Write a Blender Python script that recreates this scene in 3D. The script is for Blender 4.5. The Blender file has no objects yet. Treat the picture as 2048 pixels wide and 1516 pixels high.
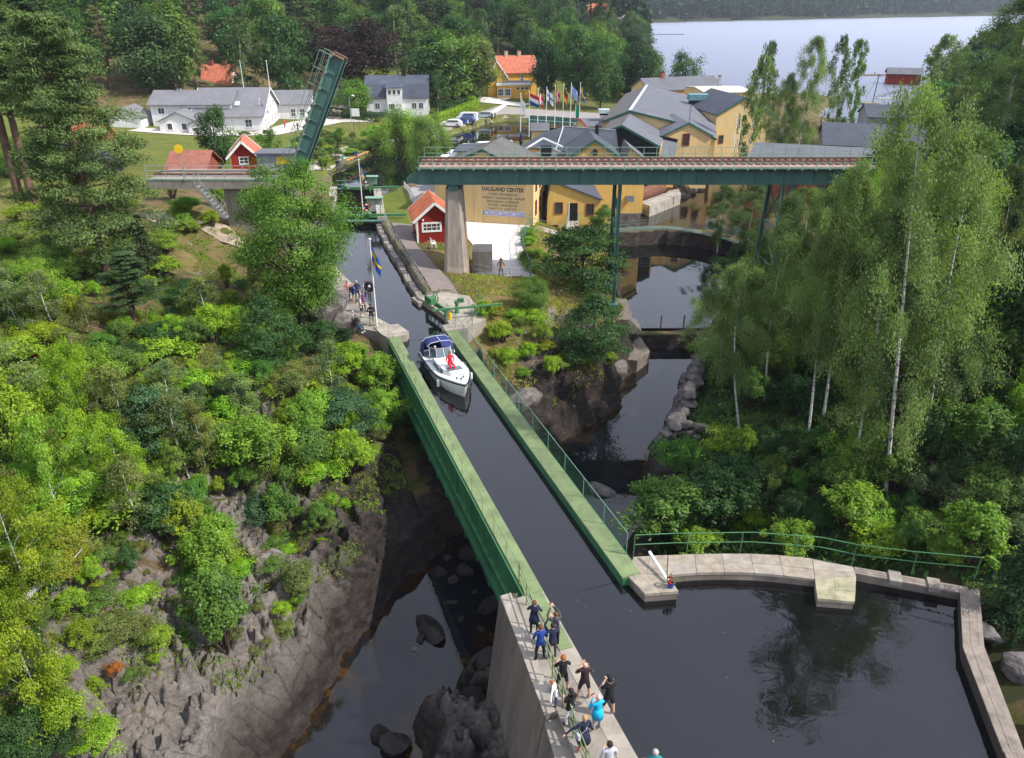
import bpy, bmesh, math, random
import numpy as np
from mathutils import Vector, Matrix, noise as mnoise
from mathutils.geometry import delaunay_2d_cdt

R = math.radians
random.seed(7)
rng = np.random.default_rng(7)
scene = bpy.context.scene
COL = scene.collection

# ------------------------------------------------------------------ camera
F = 1530.0; TH = R(26.4); H = 22.0
cam_d = bpy.data.cameras.new("camera")
cam = bpy.data.objects.new("camera", cam_d)
COL.objects.link(cam)
cam.location = (0, 0, H)
cam.rotation_euler = (R(90) - TH, 0, 0)
cam_d.sensor_width = 36.0
cam_d.lens = 36.0 * F / 2048.0
cam_d.clip_start = 0.5
cam_d.clip_end = 6000
scene.camera = cam

# ------------------------------------------------------------------ sky and sun
SUN_DIR = Vector((0.80, -0.22, 0.86)).normalized()      # towards the sun
world = bpy.data.worlds.new("World")
scene.world = world
world.use_nodes = True
wn = world.node_tree
wn.nodes.clear()
sky = wn.nodes.new("ShaderNodeTexSky")
sky.sky_type = 'NISHITA'
sky.sun_disc = False
sky.sun_elevation = math.asin(SUN_DIR.z)
sky.sun_rotation = math.atan2(SUN_DIR.x, SUN_DIR.y)
sky.air_density = 1.0
sky.dust_density = 4.0
sky.ozone_density = 1.0
hsv = wn.nodes.new("ShaderNodeHueSaturation")
hsv.inputs['Saturation'].default_value = 0.55
bg = wn.nodes.new("ShaderNodeBackground")
bg.inputs['Strength'].default_value = 0.105
wo = wn.nodes.new("ShaderNodeOutputWorld")
wn.links.new(sky.outputs[0], hsv.inputs['Color'])
# broken white cloud cover over the clear sky
gen = wn.nodes.new("ShaderNodeTexCoord")
sx = wn.nodes.new("ShaderNodeSeparateXYZ"); wn.links.new(gen.outputs['Generated'], sx.inputs[0])
ab = wn.nodes.new("ShaderNodeMath"); ab.operation = 'ABSOLUTE'; wn.links.new(sx.outputs[2], ab.inputs[0])
ad0 = wn.nodes.new("ShaderNodeMath"); ad0.operation = 'ADD'; ad0.inputs[1].default_value = .22; wn.links.new(ab.outputs[0], ad0.inputs[0])
dv = wn.nodes.new("ShaderNodeVectorMath"); dv.operation = 'DIVIDE'
wn.links.new(gen.outputs['Generated'], dv.inputs[0]); wn.links.new(ad0.outputs[0], dv.inputs[1])
cn = wn.nodes.new("ShaderNodeTexNoise"); cn.inputs['Scale'].default_value = 1.1; cn.inputs['Detail'].default_value = 5
wn.links.new(dv.outputs[0], cn.inputs['Vector'])
cr = wn.nodes.new("ShaderNodeValToRGB"); cr.color_ramp.elements[0].position = .30; cr.color_ramp.elements[1].position = .55
cr.color_ramp.elements[0].color = (.35, .35, .35, 1); cr.color_ramp.elements[1].color = (.95, .95, .95, 1)
wn.links.new(cn.outputs['Fac'], cr.inputs[0])
cmx = wn.nodes.new("ShaderNodeMix"); cmx.data_type = 'RGBA'; cmx.inputs[7].default_value = (8.4, 9.2, 11.6, 1)
wn.links.new(cr.outputs[0], cmx.inputs[0]); wn.links.new(hsv.outputs[0], cmx.inputs[6])
wn.links.new(cmx.outputs[2], bg.inputs[0])
wn.links.new(bg.outputs[0], wo.inputs[0])

sun_d = bpy.data.lights.new("sun", 'SUN')
sun_d.energy = 5.0
sun_d.angle = R(0.9)
sun_d.color = (1.0, 0.95, 0.86)
sun = bpy.data.objects.new("sun", sun_d)
COL.objects.link(sun)
sun.rotation_euler = SUN_DIR.to_track_quat('Z', 'Y').to_euler()
sun.location = (60, -20, 80)

scene.view_settings.view_transform = 'Standard'
scene.view_settings.look = 'None'
scene.view_settings.gamma = 1.0
scene.view_settings.exposure = 0.30
scene.view_settings.use_curve_mapping = False
scene.render.engine = 'CYCLES'
scene.cycles.max_bounces = 6
scene.cycles.diffuse_bounces = 3
scene.cycles.glossy_bounces = 3
scene.cycles.transmission_bounces = 4
scene.cycles.transparent_max_bounces = 8
scene.cycles.use_denoising = True

# ------------------------------------------------------------------ survey helpers
def ray(px, py):
    a = px - 1024.0; b = 758.0 - py
    return Vector((a, F*math.cos(TH) + b*math.sin(TH), -F*math.sin(TH) + b*math.cos(TH)))
def atz(px, py, z):
    d = ray(px, py); t = (z - H)/d.z
    return Vector((d.x*t, d.y*t, z))
def aty(px, py, Y):
    d = ray(px, py); t = Y/d.y
    return Vector((d.x*t, Y, H + d.z*t))
def xy(px, py, z):
    v = atz(px, py, z); return (v.x, v.y)

# frame along the aqueduct: s runs away from the camera, n to the right, s=n=0 at the near left inner edge
AO = Vector((1.36, 24.29, 0)); AU = Vector((-.3355, .942, 0)); AN = Vector((.942, .3355, 0))
A_ANG = math.atan2(AU.y, AU.x)
def A(s, n, z=0.0):
    p = AO + AU*s + AN*n; return Vector((p.x, p.y, z))

# ------------------------------------------------------------------ object helpers
def tag(o, label=None, cat=None, group=None, kind=None):
    if label: o['label'] = label
    if cat: o['category'] = cat
    if group: o['group'] = group
    if kind: o['kind'] = kind
    return o
def empty(name, loc=(0, 0, 0), rz=0.0, label=None, cat=None, group=None):
    o = bpy.data.objects.new(name, None)
    o.empty_display_size = 0.3
    o.location = loc; o.rotation_euler = (0, 0, rz)
    COL.objects.link(o)
    return tag(o, label, cat, group)
def link(name, me, parent=None, loc=None, rot=None, scale=None):
    o = bpy.data.objects.new(name, me)
    COL.objects.link(o)
    if parent is not None: o.parent = parent
    if loc is not None: o.location = loc
    if rot is not None: o.rotation_euler = rot
    if scale is not None: o.scale = scale
    return o
def copy_tree(o, parent=None):
    c = o.copy(); COL.objects.link(c)
    if parent is not None: c.parent = parent
    for ch in list(o.children): copy_tree(ch, c)
    return c

class MB:
    """collects shapes into one mesh"""
    def __init__(self): self.v = []; self.f = []; self.m = []; self.cur = 0; self.sm = []; self.smooth = False
    def add(self, vs, fs):
        b = len(self.v)
        self.v += [tuple(p) for p in vs]
        self.f += [tuple(b+i for i in f) for f in fs]
        self.m += [self.cur]*len(fs); self.sm += [self.smooth]*len(fs)
        return self
    def box(self, c, s, rz=0.0, rx=0.0, ry=0.0):
        x, y, z = s[0]/2, s[1]/2, s[2]/2
        M = Matrix.Rotation(rz, 3, 'Z') @ Matrix.Rotation(ry, 3, 'Y') @ Matrix.Rotation(rx, 3, 'X')
        c = Vector(c)
        vs = [c + M @ Vector(p) for p in ((-x,-y,-z),(x,-y,-z),(x,y,-z),(-x,y,-z),(-x,-y,z),(x,-y,z),(x,y,z),(-x,y,z))]
        return self.add(vs, [(3,2,1,0),(4,5,6,7),(0,1,5,4),(1,2,6,5),(2,3,7,6),(3,0,4,7)])
    def box2(self, a, b): 
        return self.box([(a[i]+b[i])/2 for i in range(3)], [abs(b[i]-a[i]) for i in range(3)])
    def prism(self, poly, z0, z1):
        n = len(poly)
        ar = sum(poly[i][0]*poly[(i+1)%n][1]-poly[(i+1)%n][0]*poly[i][1] for i in range(n))
        if ar < 0: poly = poly[::-1]
        vs = [(p[0], p[1], z0) for p in poly] + [(p[0], p[1], z1) for p in poly]
        fs = [tuple(range(n-1, -1, -1)), tuple(range(n, 2*n))]
        fs += [(i, (i+1) % n, n+(i+1) % n, n+i) for i in range(n)]
        return self.add(vs, fs)
    def beam(self, p, q, w, h, up=(0, 0, 1)):
        """rectangular bar from p to q, w across, h along up"""
        p = Vector(p); q = Vector(q); d = (q-p).normalized(); up = Vector(up)
        s = d.cross(up)
        if s.length < 1e-4: s = d.cross(Vector((1, 0, 0)))
        s.normalize(); u = s.cross(d).normalized()
        s *= w/2; u *= h/2
        vs = [p-s-u, p+s-u, p+s+u, p-s+u, q-s-u, q+s-u, q+s+u, q-s+u]
        return self.add(vs, [(0,1,2,3),(7,6,5,4),(1,0,4,5),(2,1,5,6),(3,2,6,7),(0,3,7,4)])
    def tube(self, pts, r, n=8, caps=True):
        pts = [Vector(p) for p in pts]
        if not hasattr(r, '__len__'): r = [r]*len(pts)
        vs = []; fs = []
        for i, p in enumerate(pts):
            d = (pts[min(i+1, len(pts)-1)] - pts[max(i-1, 0)]).normalized()
            a = d.cross(Vector((0, 0, 1)) if abs(d.z) < .9 else Vector((1, 0, 0))).normalized(); b = d.cross(a)
            for k in range(n):
                t = 2*math.pi*k/n
                vs.append(p + (a*math.cos(t) + b*math.sin(t))*r[i])
        for i in range(len(pts)-1):
            for k in range(n):
                fs.append((i*n+k, (i+1)*n+k, (i+1)*n+(k+1) % n, i*n+(k+1) % n))
        if caps:
            fs.append(tuple(range(n))); fs.append(tuple(range((len(pts)-1)*n+n-1, (len(pts)-1)*n-1, -1)))
        return self.add(vs, fs)
    def lathe(self, prof, c=(0, 0, 0), n=16):
        vs = []; fs = []
        for (r, z) in prof:
            for k in range(n):
                t = 2*math.pi*k/n
                vs.append((c[0]+r*math.cos(t), c[1]+r*math.sin(t), c[2]+z))
        for i in range(len(prof)-1):
            for k in range(n):
                fs.append((i*n+k, i*n+(k+1) % n, (i+1)*n+(k+1) % n, (i+1)*n+k))
        fs.append(tuple(range(n-1, -1, -1))); fs.append(tuple(range((len(prof)-1)*n, len(prof)*n)))
        return self.add(vs, fs)
    def torus(self, c, R0, r, axis='Y', n=20, k=8, M=None):
        vs = []; fs = []
        for i in range(n):
            t = 2*math.pi*i/n
            for j in range(k):
                u = 2*math.pi*j/k
                x = (R0+r*math.cos(u))*math.cos(t); z = (R0+r*math.cos(u))*math.sin(t); y = r*math.sin(u)
                p = Vector((x, y, z)) if axis == 'Y' else (Vector((x, z, y)) if axis == 'Z' else Vector((y, x, z)))
                if M: p = M @ p
                vs.append(Vector(c)+p)
        for i in range(n):
            for j in range(k):
                fs.append((i*k+j, i*k+(j+1) % k, ((i+1) % n)*k+(j+1) % k, ((i+1) % n)*k+j))
        return self.add(vs, fs)
    def mesh(self, name, mats):
        me = bpy.data.meshes.new(name)
        me.from_pydata(self.v, [], self.f)
        if not isinstance(mats, (list, tuple)): mats = [mats]
        for m in mats: me.materials.append(m)
        if len(mats) > 1: me.polygons.foreach_set('material_index', self.m)
        if any(self.sm): me.polygons.foreach_set('use_smooth', self.sm)
        me.update()
        return me
    def build(self, name, mats, parent=None, **kw):
        return link(name, self.mesh(name, mats), parent, **kw)

# ------------------------------------------------------------------ materials
MATS = {}
def mat(name, col, rough=0.8, metal=0.0, nscale=1.5, namt=0.25, bump=0.0, bscale=None, col2=None, spec=0.3, detail=6.0, stretch=None, world_pos=True, dirt=.4):
    if name in MATS: return MATS[name]
    m = bpy.data.materials.new(name); MATS[name] = m
    m.use_nodes = True
    t = m.node_tree; N = t.nodes; L = t.links
    b = N['Principled BSDF']
    b.inputs['Roughness'].default_value = rough
    b.inputs['Metallic'].default_value = metal
    b.inputs['Specular IOR Level'].default_value = spec
    geo = N.new('ShaderNodeNewGeometry') if world_pos else N.new('ShaderNodeTexCoord')
    vec = geo.outputs['Position'] if world_pos else geo.outputs['Object']
    if stretch:
        mp = N.new('ShaderNodeMapping'); mp.inputs['Scale'].default_value = stretch
        L.new(vec, mp.inputs[0]); vec = mp.outputs[0]
    nz = N.new('ShaderNodeTexNoise'); nz.inputs['Scale'].default_value = nscale; nz.inputs['Detail'].default_value = detail
    nz.inputs['Roughness'].default_value = .65
    L.new(vec, nz.inputs['Vector'])
    rp = N.new('ShaderNodeValToRGB')
    rp.color_ramp.elements[0].position = .3; rp.color_ramp.elements[1].position = .7
    c2 = col2 if col2 else tuple(c*(1-namt) for c in col)
    c1 = col if col2 else tuple(min(1, c*(1+namt)) for c in col)
    rp.color_ramp.elements[0].color = (*c2, 1); rp.color_ramp.elements[1].color = (*c1, 1)
    L.new(nz.outputs['Fac'], rp.inputs[0]); L.new(rp.outputs[0], b.inputs['Base Color'])
    if dirt and rough > .5:      # weathering: streaks and blotches of grime
        dm_ = N.new('ShaderNodeMapping'); dm_.inputs['Scale'].default_value = (1.6, 1.6, .35); L.new(geo.outputs['Position'] if world_pos else geo.outputs['Object'], dm_.inputs[0])
        dn = N.new('ShaderNodeTexNoise'); dn.inputs['Scale'].default_value = 1.1; dn.inputs['Detail'].default_value = 12; dn.inputs['Roughness'].default_value = .7; L.new(dm_.outputs[0], dn.inputs['Vector'])
        dr_ = N.new('ShaderNodeMapRange'); dr_.inputs['From Min'].default_value = .50; dr_.inputs['From Max'].default_value = .74; dr_.inputs['To Max'].default_value = dirt; L.new(dn.outputs['Fac'], dr_.inputs['Value'])
        dx = N.new('ShaderNodeMix'); dx.data_type = 'RGBA'; dx.inputs[7].default_value = tuple(c*.4+.008 for c in col)+(1,)
        L.new(dr_.outputs[0], dx.inputs[0]); L.new(rp.outputs[0], dx.inputs[6]); L.new(dx.outputs[2], b.inputs['Base Color'])
    if bump:
        n2 = N.new('ShaderNodeTexNoise'); n2.inputs['Scale'].default_value = bscale or nscale*6; n2.inputs['Detail'].default_value = 5
        L.new(vec, n2.inputs['Vector'])
        bp = N.new('ShaderNodeBump'); bp.inputs['Strength'].default_value = bump; bp.inputs['Distance'].default_value = .05
        L.new(n2.outputs['Fac'], bp.inputs['Height']); L.new(bp.outputs[0], b.inputs['Normal'])
    return m

def leaf_mat(name, trans=0.35):
    m = bpy.data.materials.new(name); m.use_nodes = True
    t = m.node_tree; N = t.nodes; L = t.links; N.clear()
    oi = N.new('ShaderNodeObjectInfo')
    at = N.new('ShaderNodeAttribute'); at.attribute_name = 'var'
    hs = N.new('ShaderNodeHueSaturation')
    mr = N.new('ShaderNodeMapRange'); mr.inputs['To Min'].default_value = .55; mr.inputs['To Max'].default_value = 1.5
    L.new(at.outputs['Fac'], mr.inputs['Value']); L.new(mr.outputs[0], hs.inputs['Value'])
    mh = N.new('ShaderNodeMapRange'); mh.inputs['To Min'].default_value = .512; mh.inputs['To Max'].default_value = .49
    L.new(at.outputs['Fac'], mh.inputs['Value']); L.new(mh.outputs[0], hs.inputs['Hue'])
    L.new(oi.outputs['Color'], hs.inputs['Color'])
    d = N.new('ShaderNodeBsdfDiffuse'); tr = N.new('ShaderNodeBsdfTranslucent'); gl = N.new('ShaderNodeBsdfGlossy')
    gl.inputs['Roughness'].default_value = .5; gl.inputs['Color'].default_value = (.5, .5, .5, 1)
    mx = N.new('ShaderNodeMixShader'); mx.inputs[0].default_value = trans
    mx2 = N.new('ShaderNodeMixShader'); mx2.inputs[0].default_value = .03
    tc = N.new('ShaderNodeMix'); tc.data_type = 'RGBA'; tc.blend_type = 'MULTIPLY'; tc.inputs[0].default_value = 1.0
    tc.inputs[7].default_value = (1.15, 1.3, .5, 1)
    L.new(hs.outputs[0], d.inputs[0]); L.new(hs.outputs[0], tc.inputs[6]); L.new(tc.outputs[2], tr.inputs[0])
    L.new(d.outputs[0], mx.inputs[1]); L.new(tr.outputs[0], mx.inputs[2])
    L.new(mx.outputs[0], mx2.inputs[1]); L.new(gl.outputs[0], mx2.inputs[2])
    o = N.new('ShaderNodeOutputMaterial'); L.new(mx2.outputs[0], o.inputs[0])
    return m
LEAF = leaf_mat("leaf", .42)
NEEDLE = leaf_mat("needle", .15)

def glass_mat(name, col, rough=.05):
    m = mat(name, col, rough=rough, spec=.6, namt=.3, nscale=.7); return m

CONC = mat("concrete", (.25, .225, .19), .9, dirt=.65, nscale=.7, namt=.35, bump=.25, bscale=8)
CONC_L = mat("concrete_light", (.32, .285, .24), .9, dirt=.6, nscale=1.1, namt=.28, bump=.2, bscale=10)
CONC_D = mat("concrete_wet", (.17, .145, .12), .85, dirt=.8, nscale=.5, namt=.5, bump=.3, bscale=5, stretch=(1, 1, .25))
PIERM = mat("pier_concrete", (.34, .29, .24), .9, nscale=1.2, namt=.3, bump=.3, bscale=6, stretch=(2, 2, .3))
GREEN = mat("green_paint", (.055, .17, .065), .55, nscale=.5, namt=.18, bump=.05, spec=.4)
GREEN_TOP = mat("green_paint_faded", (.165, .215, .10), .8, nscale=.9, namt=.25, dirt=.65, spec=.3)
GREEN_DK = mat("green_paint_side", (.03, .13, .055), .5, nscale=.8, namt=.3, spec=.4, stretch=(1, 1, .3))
BR_GREEN = mat("bridge_paint", (.07, .155, .13), .6, nscale=.7, namt=.25, spec=.35, stretch=(1.5, 1, .3))
BR_LIGHT = mat("bridge_rail_paint", (.17, .30, .22), .6, nscale=1, namt=.2)
RUST = mat("rust", (.16, .075, .05), .9, nscale=3, namt=.4)
DECKM = mat("bridge_deck", (.30, .20, .17), .9, nscale=2, namt=.35)
WHITE = mat("white_paint", (.78, .78, .76), .6, nscale=2, namt=.06)
WHITEW = mat("white_wall", (.72, .71, .72), .8, nscale=.5, namt=.08)
YELLOW = mat("yellow_plaster", (.66, .43, .13), .9, nscale=.35, namt=.10)
YELLOW_P = mat("yellow_plaster_pale", (.67, .49, .23), .9, nscale=.35, namt=.08)
OCHRE = mat("ochre_boards", (.70, .40, .06), .85, nscale=.6, namt=.1)
SIGNM = mat("sign_panel_paint", (.60, .46, .24), .8, nscale=.8, namt=.05)
SLATE = mat("slate_roof", (.062, .069, .09), .75, nscale=.35, namt=.2, stretch=(1, 1, 1))
SLATE_H = mat("hotel_roof", (.17, .17, .185), .75, nscale=.4, namt=.14)
SLATE_L = mat("grey_roof", (.12, .125, .145), .75, nscale=.35, namt=.14)
SLATE_B = mat("brown_grey_roof", (.105, .10, .095), .8, nscale=.4, namt=.2)
TILE = mat("red_tile", (.42, .13, .075), .85, nscale=1.6, namt=.35)
TILE_O = mat("orange_tile", (.50, .165, .085), .85, nscale=1.2, namt=.3)
REDW = mat("falu_red", (.29, .022, .012), .85, nscale=1.5, namt=.2, stretch=(4, 4, .5))
BLACKW = mat("black_boards", (.012, .013, .018), .8)
DARK = mat("dark_opening", (.012, .011, .012), .6)
BRICK = mat("brick_red", (.24, .075, .045), .9, nscale=1.2, namt=.3)
GLASS = glass_mat("window_glass", (.05, .06, .07))
FRAME_R = mat("red_frame", (.22, .03, .02), .7)
WOOD = mat("weathered_wood", (.22, .185, .155), .9, nscale=2, namt=.35, bump=.3, stretch=(1, 1, 1))
BARK = mat("bark", (.075, .055, .042), .95, nscale=4, namt=.5, bump=.5, stretch=(3, 3, .6))
PBARK = mat("pine_bark", (.13, .08, .055), .95, nscale=3, namt=.5, bump=.5, stretch=(3, 3, .6))
BBARK = mat("birch_bark", (.55, .53, .49), .8, nscale=3.5, col2=(.05, .045, .04), detail=3, stretch=(1, 1, 2.2))
for e, p in zip(BBARK.node_tree.nodes['Color Ramp'].color_ramp.elements, (.36, .46)): e.position = p
STONE = mat("stone", (.21, .185, .175), .9, nscale=1.7, col2=(.05, .043, .04), bump=1.0, bscale=5)
STONE_L = mat("stone_pale", (.34, .31, .28), .9, nscale=1.3, namt=.35, bump=.5, bscale=7)
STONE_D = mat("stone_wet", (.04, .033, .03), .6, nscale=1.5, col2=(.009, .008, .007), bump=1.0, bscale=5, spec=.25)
SLABM = mat("slab_stone", (.29, .25, .20), .95, nscale=2.5, namt=.3, bump=.35, bscale=12)
SLABM2 = mat("slab_stone_mossy", (.31, .29, .19), .95, nscale=2, namt=.35, bump=.35, bscale=12)
STEEL = mat("galvanised_steel", (.34, .35, .35), .5, metal=.4, nscale=4, namt=.15)
BLACK = mat("black_rubber", (.015, .015, .015), .6)
RED = mat("red_paint", (.55, .03, .02), .5)
ORANGE = mat("orange_paint", (.65, .10, .02), .5)
BLUE = mat("blue_paint", (.02, .07, .35), .5)
YEL = mat("yellow_paint", (.75, .5, .02), .5)

# ------------------------------------------------------------------ terrain
ZL, ZU, ZR, ZC, ZB = -7.2, -6.3, -4.9, -0.45, -3.0   # lower river, pool under the dam, river above it, canal, harbour and lake
CP = [  # x, y, z
 # left hillside
 (-12,32,-3.6),(-16,32,-.8),(-22,31,3),(-30,31,7),(-45,32,12),(-70,35,18),
 (-13,20,-4),(-17,20,0),(-24,20,5.5),(-40,20,13),(-14,12,-5),(-20,12,1),(-30,8,10),(-60,10,20),
 (-8,40,-4.2),(-12,41,-.8),(-19,42,2.2),(-30,43,5.8),(-45,44,10),(-75,50,15),
 (-11,49,-1.2),(-9,47,-3.4),(-15,50,1.0),(-23,52,3),(-35,53,5.5),(-52,53,8.5),
 (-16,58,1.0),(-15,54,.4),(-20,61,2.0),(-25.2,64,5.0),(-36,63,4.5),(-50,66,6),(-80,70,9),
 (-20,70,1.0),(-26,72,3),(-32,75,4.2),(-45,80,5.2),(-70,85,7),
 (-23,84,.1),(-25,97,.1),(-30,90,2),(-40,95,3.2),(-60,100,4),
 (-30,110,-1.2),(-33,120,-1.6),(-32,130,-1.6),(-38,120,.6),(-50,125,.5),(-80,130,3),
 (-30,140,-1.4),(-40,150,-1),(-60,155,-1),(-80,155,0),(-95,160,4),(-30,165,-1.8),
 (-60,180,1),(-80,190,6),(-110,200,12),(-45,190,0),(-150,180,22),(-120,130,12),(-150,90,18),
 (-20,180,-1.6),(-15,170,-2.2),(-5,180,-2.1),(-5,200,-.3),(5,210,0),(20,205,-1),(30,200,-1.5),
 (-25,200,.5),(-50,230,6),(-90,240,22),(-100,280,30),(-40,280,14),(-10,260,6),(10,250,3),(25,240,0),(38,225,-2),
 (20,300,8),(-10,350,16),(-60,380,24),(30,360,7),(0,430,14),(45,420,3),(60,470,8),(10,520,18),(75,560,5),
 (-200,300,50),(-300,500,90),(-100,600,60),(20,700,40),(85,700,10),(60,800,35),(100,950,20),(-100,900,90),
 (150,1080,6),(300,1200,8),(520,1330,8),(800,1520,10),(150,1300,24),(450,1500,28),(800,1750,34),(1200,1900,30),(1100,1600,10),(-300,1500,150),
 # spit between canal and river
 (-8,70,.15),(-10,78,.1),(-6,62,.1),(-4,58,0),(-7,84,-.6),(-6,76,-.3),(-4,66,-.2),(-12.5,90,.2),(-14,98,.1),(-12,110,-1.5),(-12,125,-2),
 (-2,72,-1),(0,78,-1),(-3,85,-1),(1,70,-1),(-1,63,-.5),(1.5,62,-.8),(3,68,-1.2),(4,75,-1.5),(3,84,-1.3),
 (-2.2,55,-.6),(.5,53,-2.6),(2,56,-1.6),(5,58,-2.2),(7,63,-2.2),(8.5,67,-2.8),(5,64,-1.6),(6.5,55,-4.2),(-1,51,-3.2),(2,50,-5.2),
 (6,80,-1.8),(9,80,-3),(10,90,-3.5),(5,95,-1.6),(12,103,-3),(15,108,-2.4),(5,110,-1.5),(20,125,-1.5),(0,125,-1.8),(10,150,-1.5),(30,150,-1.5),(15,170,-2),
 (-4,150,-2.2),(0,165,-2.2),(40,180,-1.5),
 # right bank
 (10,33,-5.8),(14,31,-4.4),(19,29,-2.2),(26,27,1),(40,26,7),(60,25,12),(20.5,22,-.3),(21,18,0),(24,14,2.5),(35,12,8),(12,29,-4),(8,28.5,-4.5),
 (12,43,-5.6),(15,43,-4),(21,43,-1.2),(29,43,2.5),(42,44,7),(65,45,11),
 (16.5,56,-5.5),(20,56,-3),(26,57,0),(36,58,4),(55,58,9),
 (20,66,-4.8),(24,66,-2),(29,67,2),(35,68,6.6),(50,70,9),(75,70,10),
 (25,76,-4.6),(32,78,0),(45,80,5),(65,85,8),
 (31,92,-3.5),(40,95,-2),(52,96,1),(75,100,6),
 (38,108,-3.4),(46,112,-2),(60,115,0),(85,115,4),(110,120,7),
 (44,128,-3),(55,140,-1.5),(70,150,-1),(95,155,1),(130,160,6),(180,170,10),
 (60,175,-1.5),(100,190,-2),(60,200,-2),(75,225,-2),(130,215,-1),(170,220,6),(250,230,14),(150,300,-2),(160,285,-1.5),(300,350,10),(600,400,30),
 (80,240,-2.4),(60,250,-2.4),
 (0,12,-5.4),(-2.2,22.5,-5.6),(-3,17,-4.8),(-.6,26.5,-5.8),(-1,20,-4.6),(8,10,-6),(16,10,-3),(0,-10,-4),(-30,-10,12),(30,-10,8),(-100,-20,25),(100,-10,15),(300,100,30),(1000,300,60),(1300,900,50),(-400,0,60),
]
CPA = np.array(CP, float)
def _rbf_fit(P):
    d = np.hypot(P[:,None,0]-P[None,:,0], P[:,None,1]-P[None,:,1]); n = len(P)
    Am = np.zeros((n+3, n+3)); Am[:n,:n] = d + np.eye(n)*-0.15
    Q = np.c_[np.ones(n), P[:,:2]]; Am[:n,n:] = Q; Am[n:,:n] = Q.T
    return np.linalg.solve(Am, np.r_[P[:,2], 0, 0, 0])
_W = _rbf_fit(CPA)
def base_h(x, y):
    sh = np.shape(x); x = np.ravel(np.asarray(x, float)); y = np.ravel(np.asarray(y, float)); out = np.empty(len(x))
    for i in range(0, len(x), 20000):
        X = x[i:i+20000]; Y = y[i:i+20000]
        d = np.hypot(X[:,None]-CPA[None,:,0], Y[:,None]-CPA[None,:,1])
        out[i:i+20000] = d @ _W[:-3] + _W[-3] + _W[-2]*X + _W[-1]*Y
    return out.reshape(sh)

def sdf(poly, x, y):
    """signed distance to a polygon, negative inside"""
    P = np.array([(p[0], p[1]) for p in poly], float); Q = np.roll(P, -1, 0)
    d2 = np.full(x.shape, 1e18); ins = np.zeros(x.shape, bool)
    for (ax, ay), (bx, by) in zip(P, Q):
        ex, ey = bx-ax, by-ay; L2 = ex*ex+ey*ey+1e-12
        t = np.clip(((x-ax)*ex+(y-ay)*ey)/L2, 0, 1)
        d2 = np.minimum(d2, (x-ax-t*ex)**2+(y-ay-t*ey)**2)
        c = ((ay > y) != (by > y)) & (x < (bx-ax)*(y-ay)/(by-ay+1e-15)+ax)
        ins ^= c
    d = np.sqrt(d2); return np.where(ins, -d, d)

def vnoise(x, y, seed=0):
    """smooth value noise in numpy"""
    xi = np.floor(x).astype(np.int64); yi = np.floor(y).astype(np.int64); fx = x-xi; fy = y-yi
    def h(a, b):
        n = (a*374761393 + b*668265263 + seed*1442695041) & 0x7fffffff
        n = ((n ^ (n >> 13))*1274126177) & 0x7fffffff
        return ((n ^ (n >> 16)) & 0xffff)/65535.0
    u = fx*fx*(3-2*fx); v = fy*fy*(3-2*fy)
    return (h(xi,yi)*(1-u)+h(xi+1,yi)*u)*(1-v) + (h(xi,yi+1)*(1-u)+h(xi+1,yi+1)*u)*v
def fbm(x, y, oct=5, seed=0, ridge=False):
    a = 1.0; s = 0; t = 0
    for o in range(oct):
        n = vnoise(x*(2**o)+17.3*o, y*(2**o)-9.1*o, seed+o)
        if ridge: n = 1-np.abs(2*n-1)
        s = s + a*n; t += a; a *= .5
    return s/t

def cells(x, y, sc, seed):
    """blocky facets: every jittered cell gets its own height and tilt"""
    x = x/sc; y = y/sc; xi = np.floor(x); yi = np.floor(y); best = np.full(x.shape, 1e9); out = np.zeros(x.shape); sec = np.full(x.shape, 1e9)
    def h(a, b, k): v = np.sin(a*127.1+b*311.7+k*74.7+seed*13.3)*43758.5453; return v-np.floor(v)
    for i in (-1, 0, 1):
        for j in (-1, 0, 1):
            a, b = xi+i, yi+j; cx, cy = a+h(a, b, 1), b+h(a, b, 2); d = (x-cx)**2+(y-cy)**2
            val = h(a, b, 3)-.5 + ((x-cx)*(h(a, b, 4)-.5)+(y-cy)*(h(a, b, 5)-.5))*1.6
            m = d < best; sec = np.where(m, best, np.minimum(sec, d)); out = np.where(m, val, out); best = np.where(m, d, best)
    return out, np.sqrt(sec)-np.sqrt(best)
LOWER = [(11.9,69),(12.1,65),(10.4,60.6),(8.4,55.5),(8.6,53.5),(6.8,52.2),(5.6,50.6),(4.4,49.4),(3.2,47.6),(1,46.8),(-2.2,46),(-3.2,43.6),(-2.4,41),(-2.0,38.6),(-3.4,37.4),(-4.3,36.2),(-5.5,33.9),(-6.6,32),(-7.2,30.2),(-8.3,28),(-8.4,26.2),(-9.2,24.2),(-10,22.2),(-11,18.5),(-12,10),
         (-6.2,10),(-6.4,14),(-5.0,17),(-5.6,19.5),(-3.8,21.5),(-4.4,24),(-2.6,26),(-1.6,28),(0.2,30),(1.2,32),(3,33),(5.5,34.6),(7.6,37.5),(8.4,41),(9.1,44),(10,47),(11.6,50.1),(13.4,54.5),(15.4,58.6),(17,63),(18.6,69)]
UPPER = [(11.6,68.5),(11.3,74),(12.2,82),(12.4,91),(12.6,97.6),(20,99.4),(26,97),(30,91),(27,82),(22.5,74),(19,68.5)]
RIVUP = [(12.8,98.6),(14.0,102),(16.5,106),(19.5,110.5),(24,114),(27,117),(30,125),(34,140),(40,155),(52,165),(66,172),(78,178),(86,160),(70,152),(54,140),(46,132),(40,120),(37,110),(34,103),(32,97),(30.5,91.5),(26.6,97.4),(20,99.8)]
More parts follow.
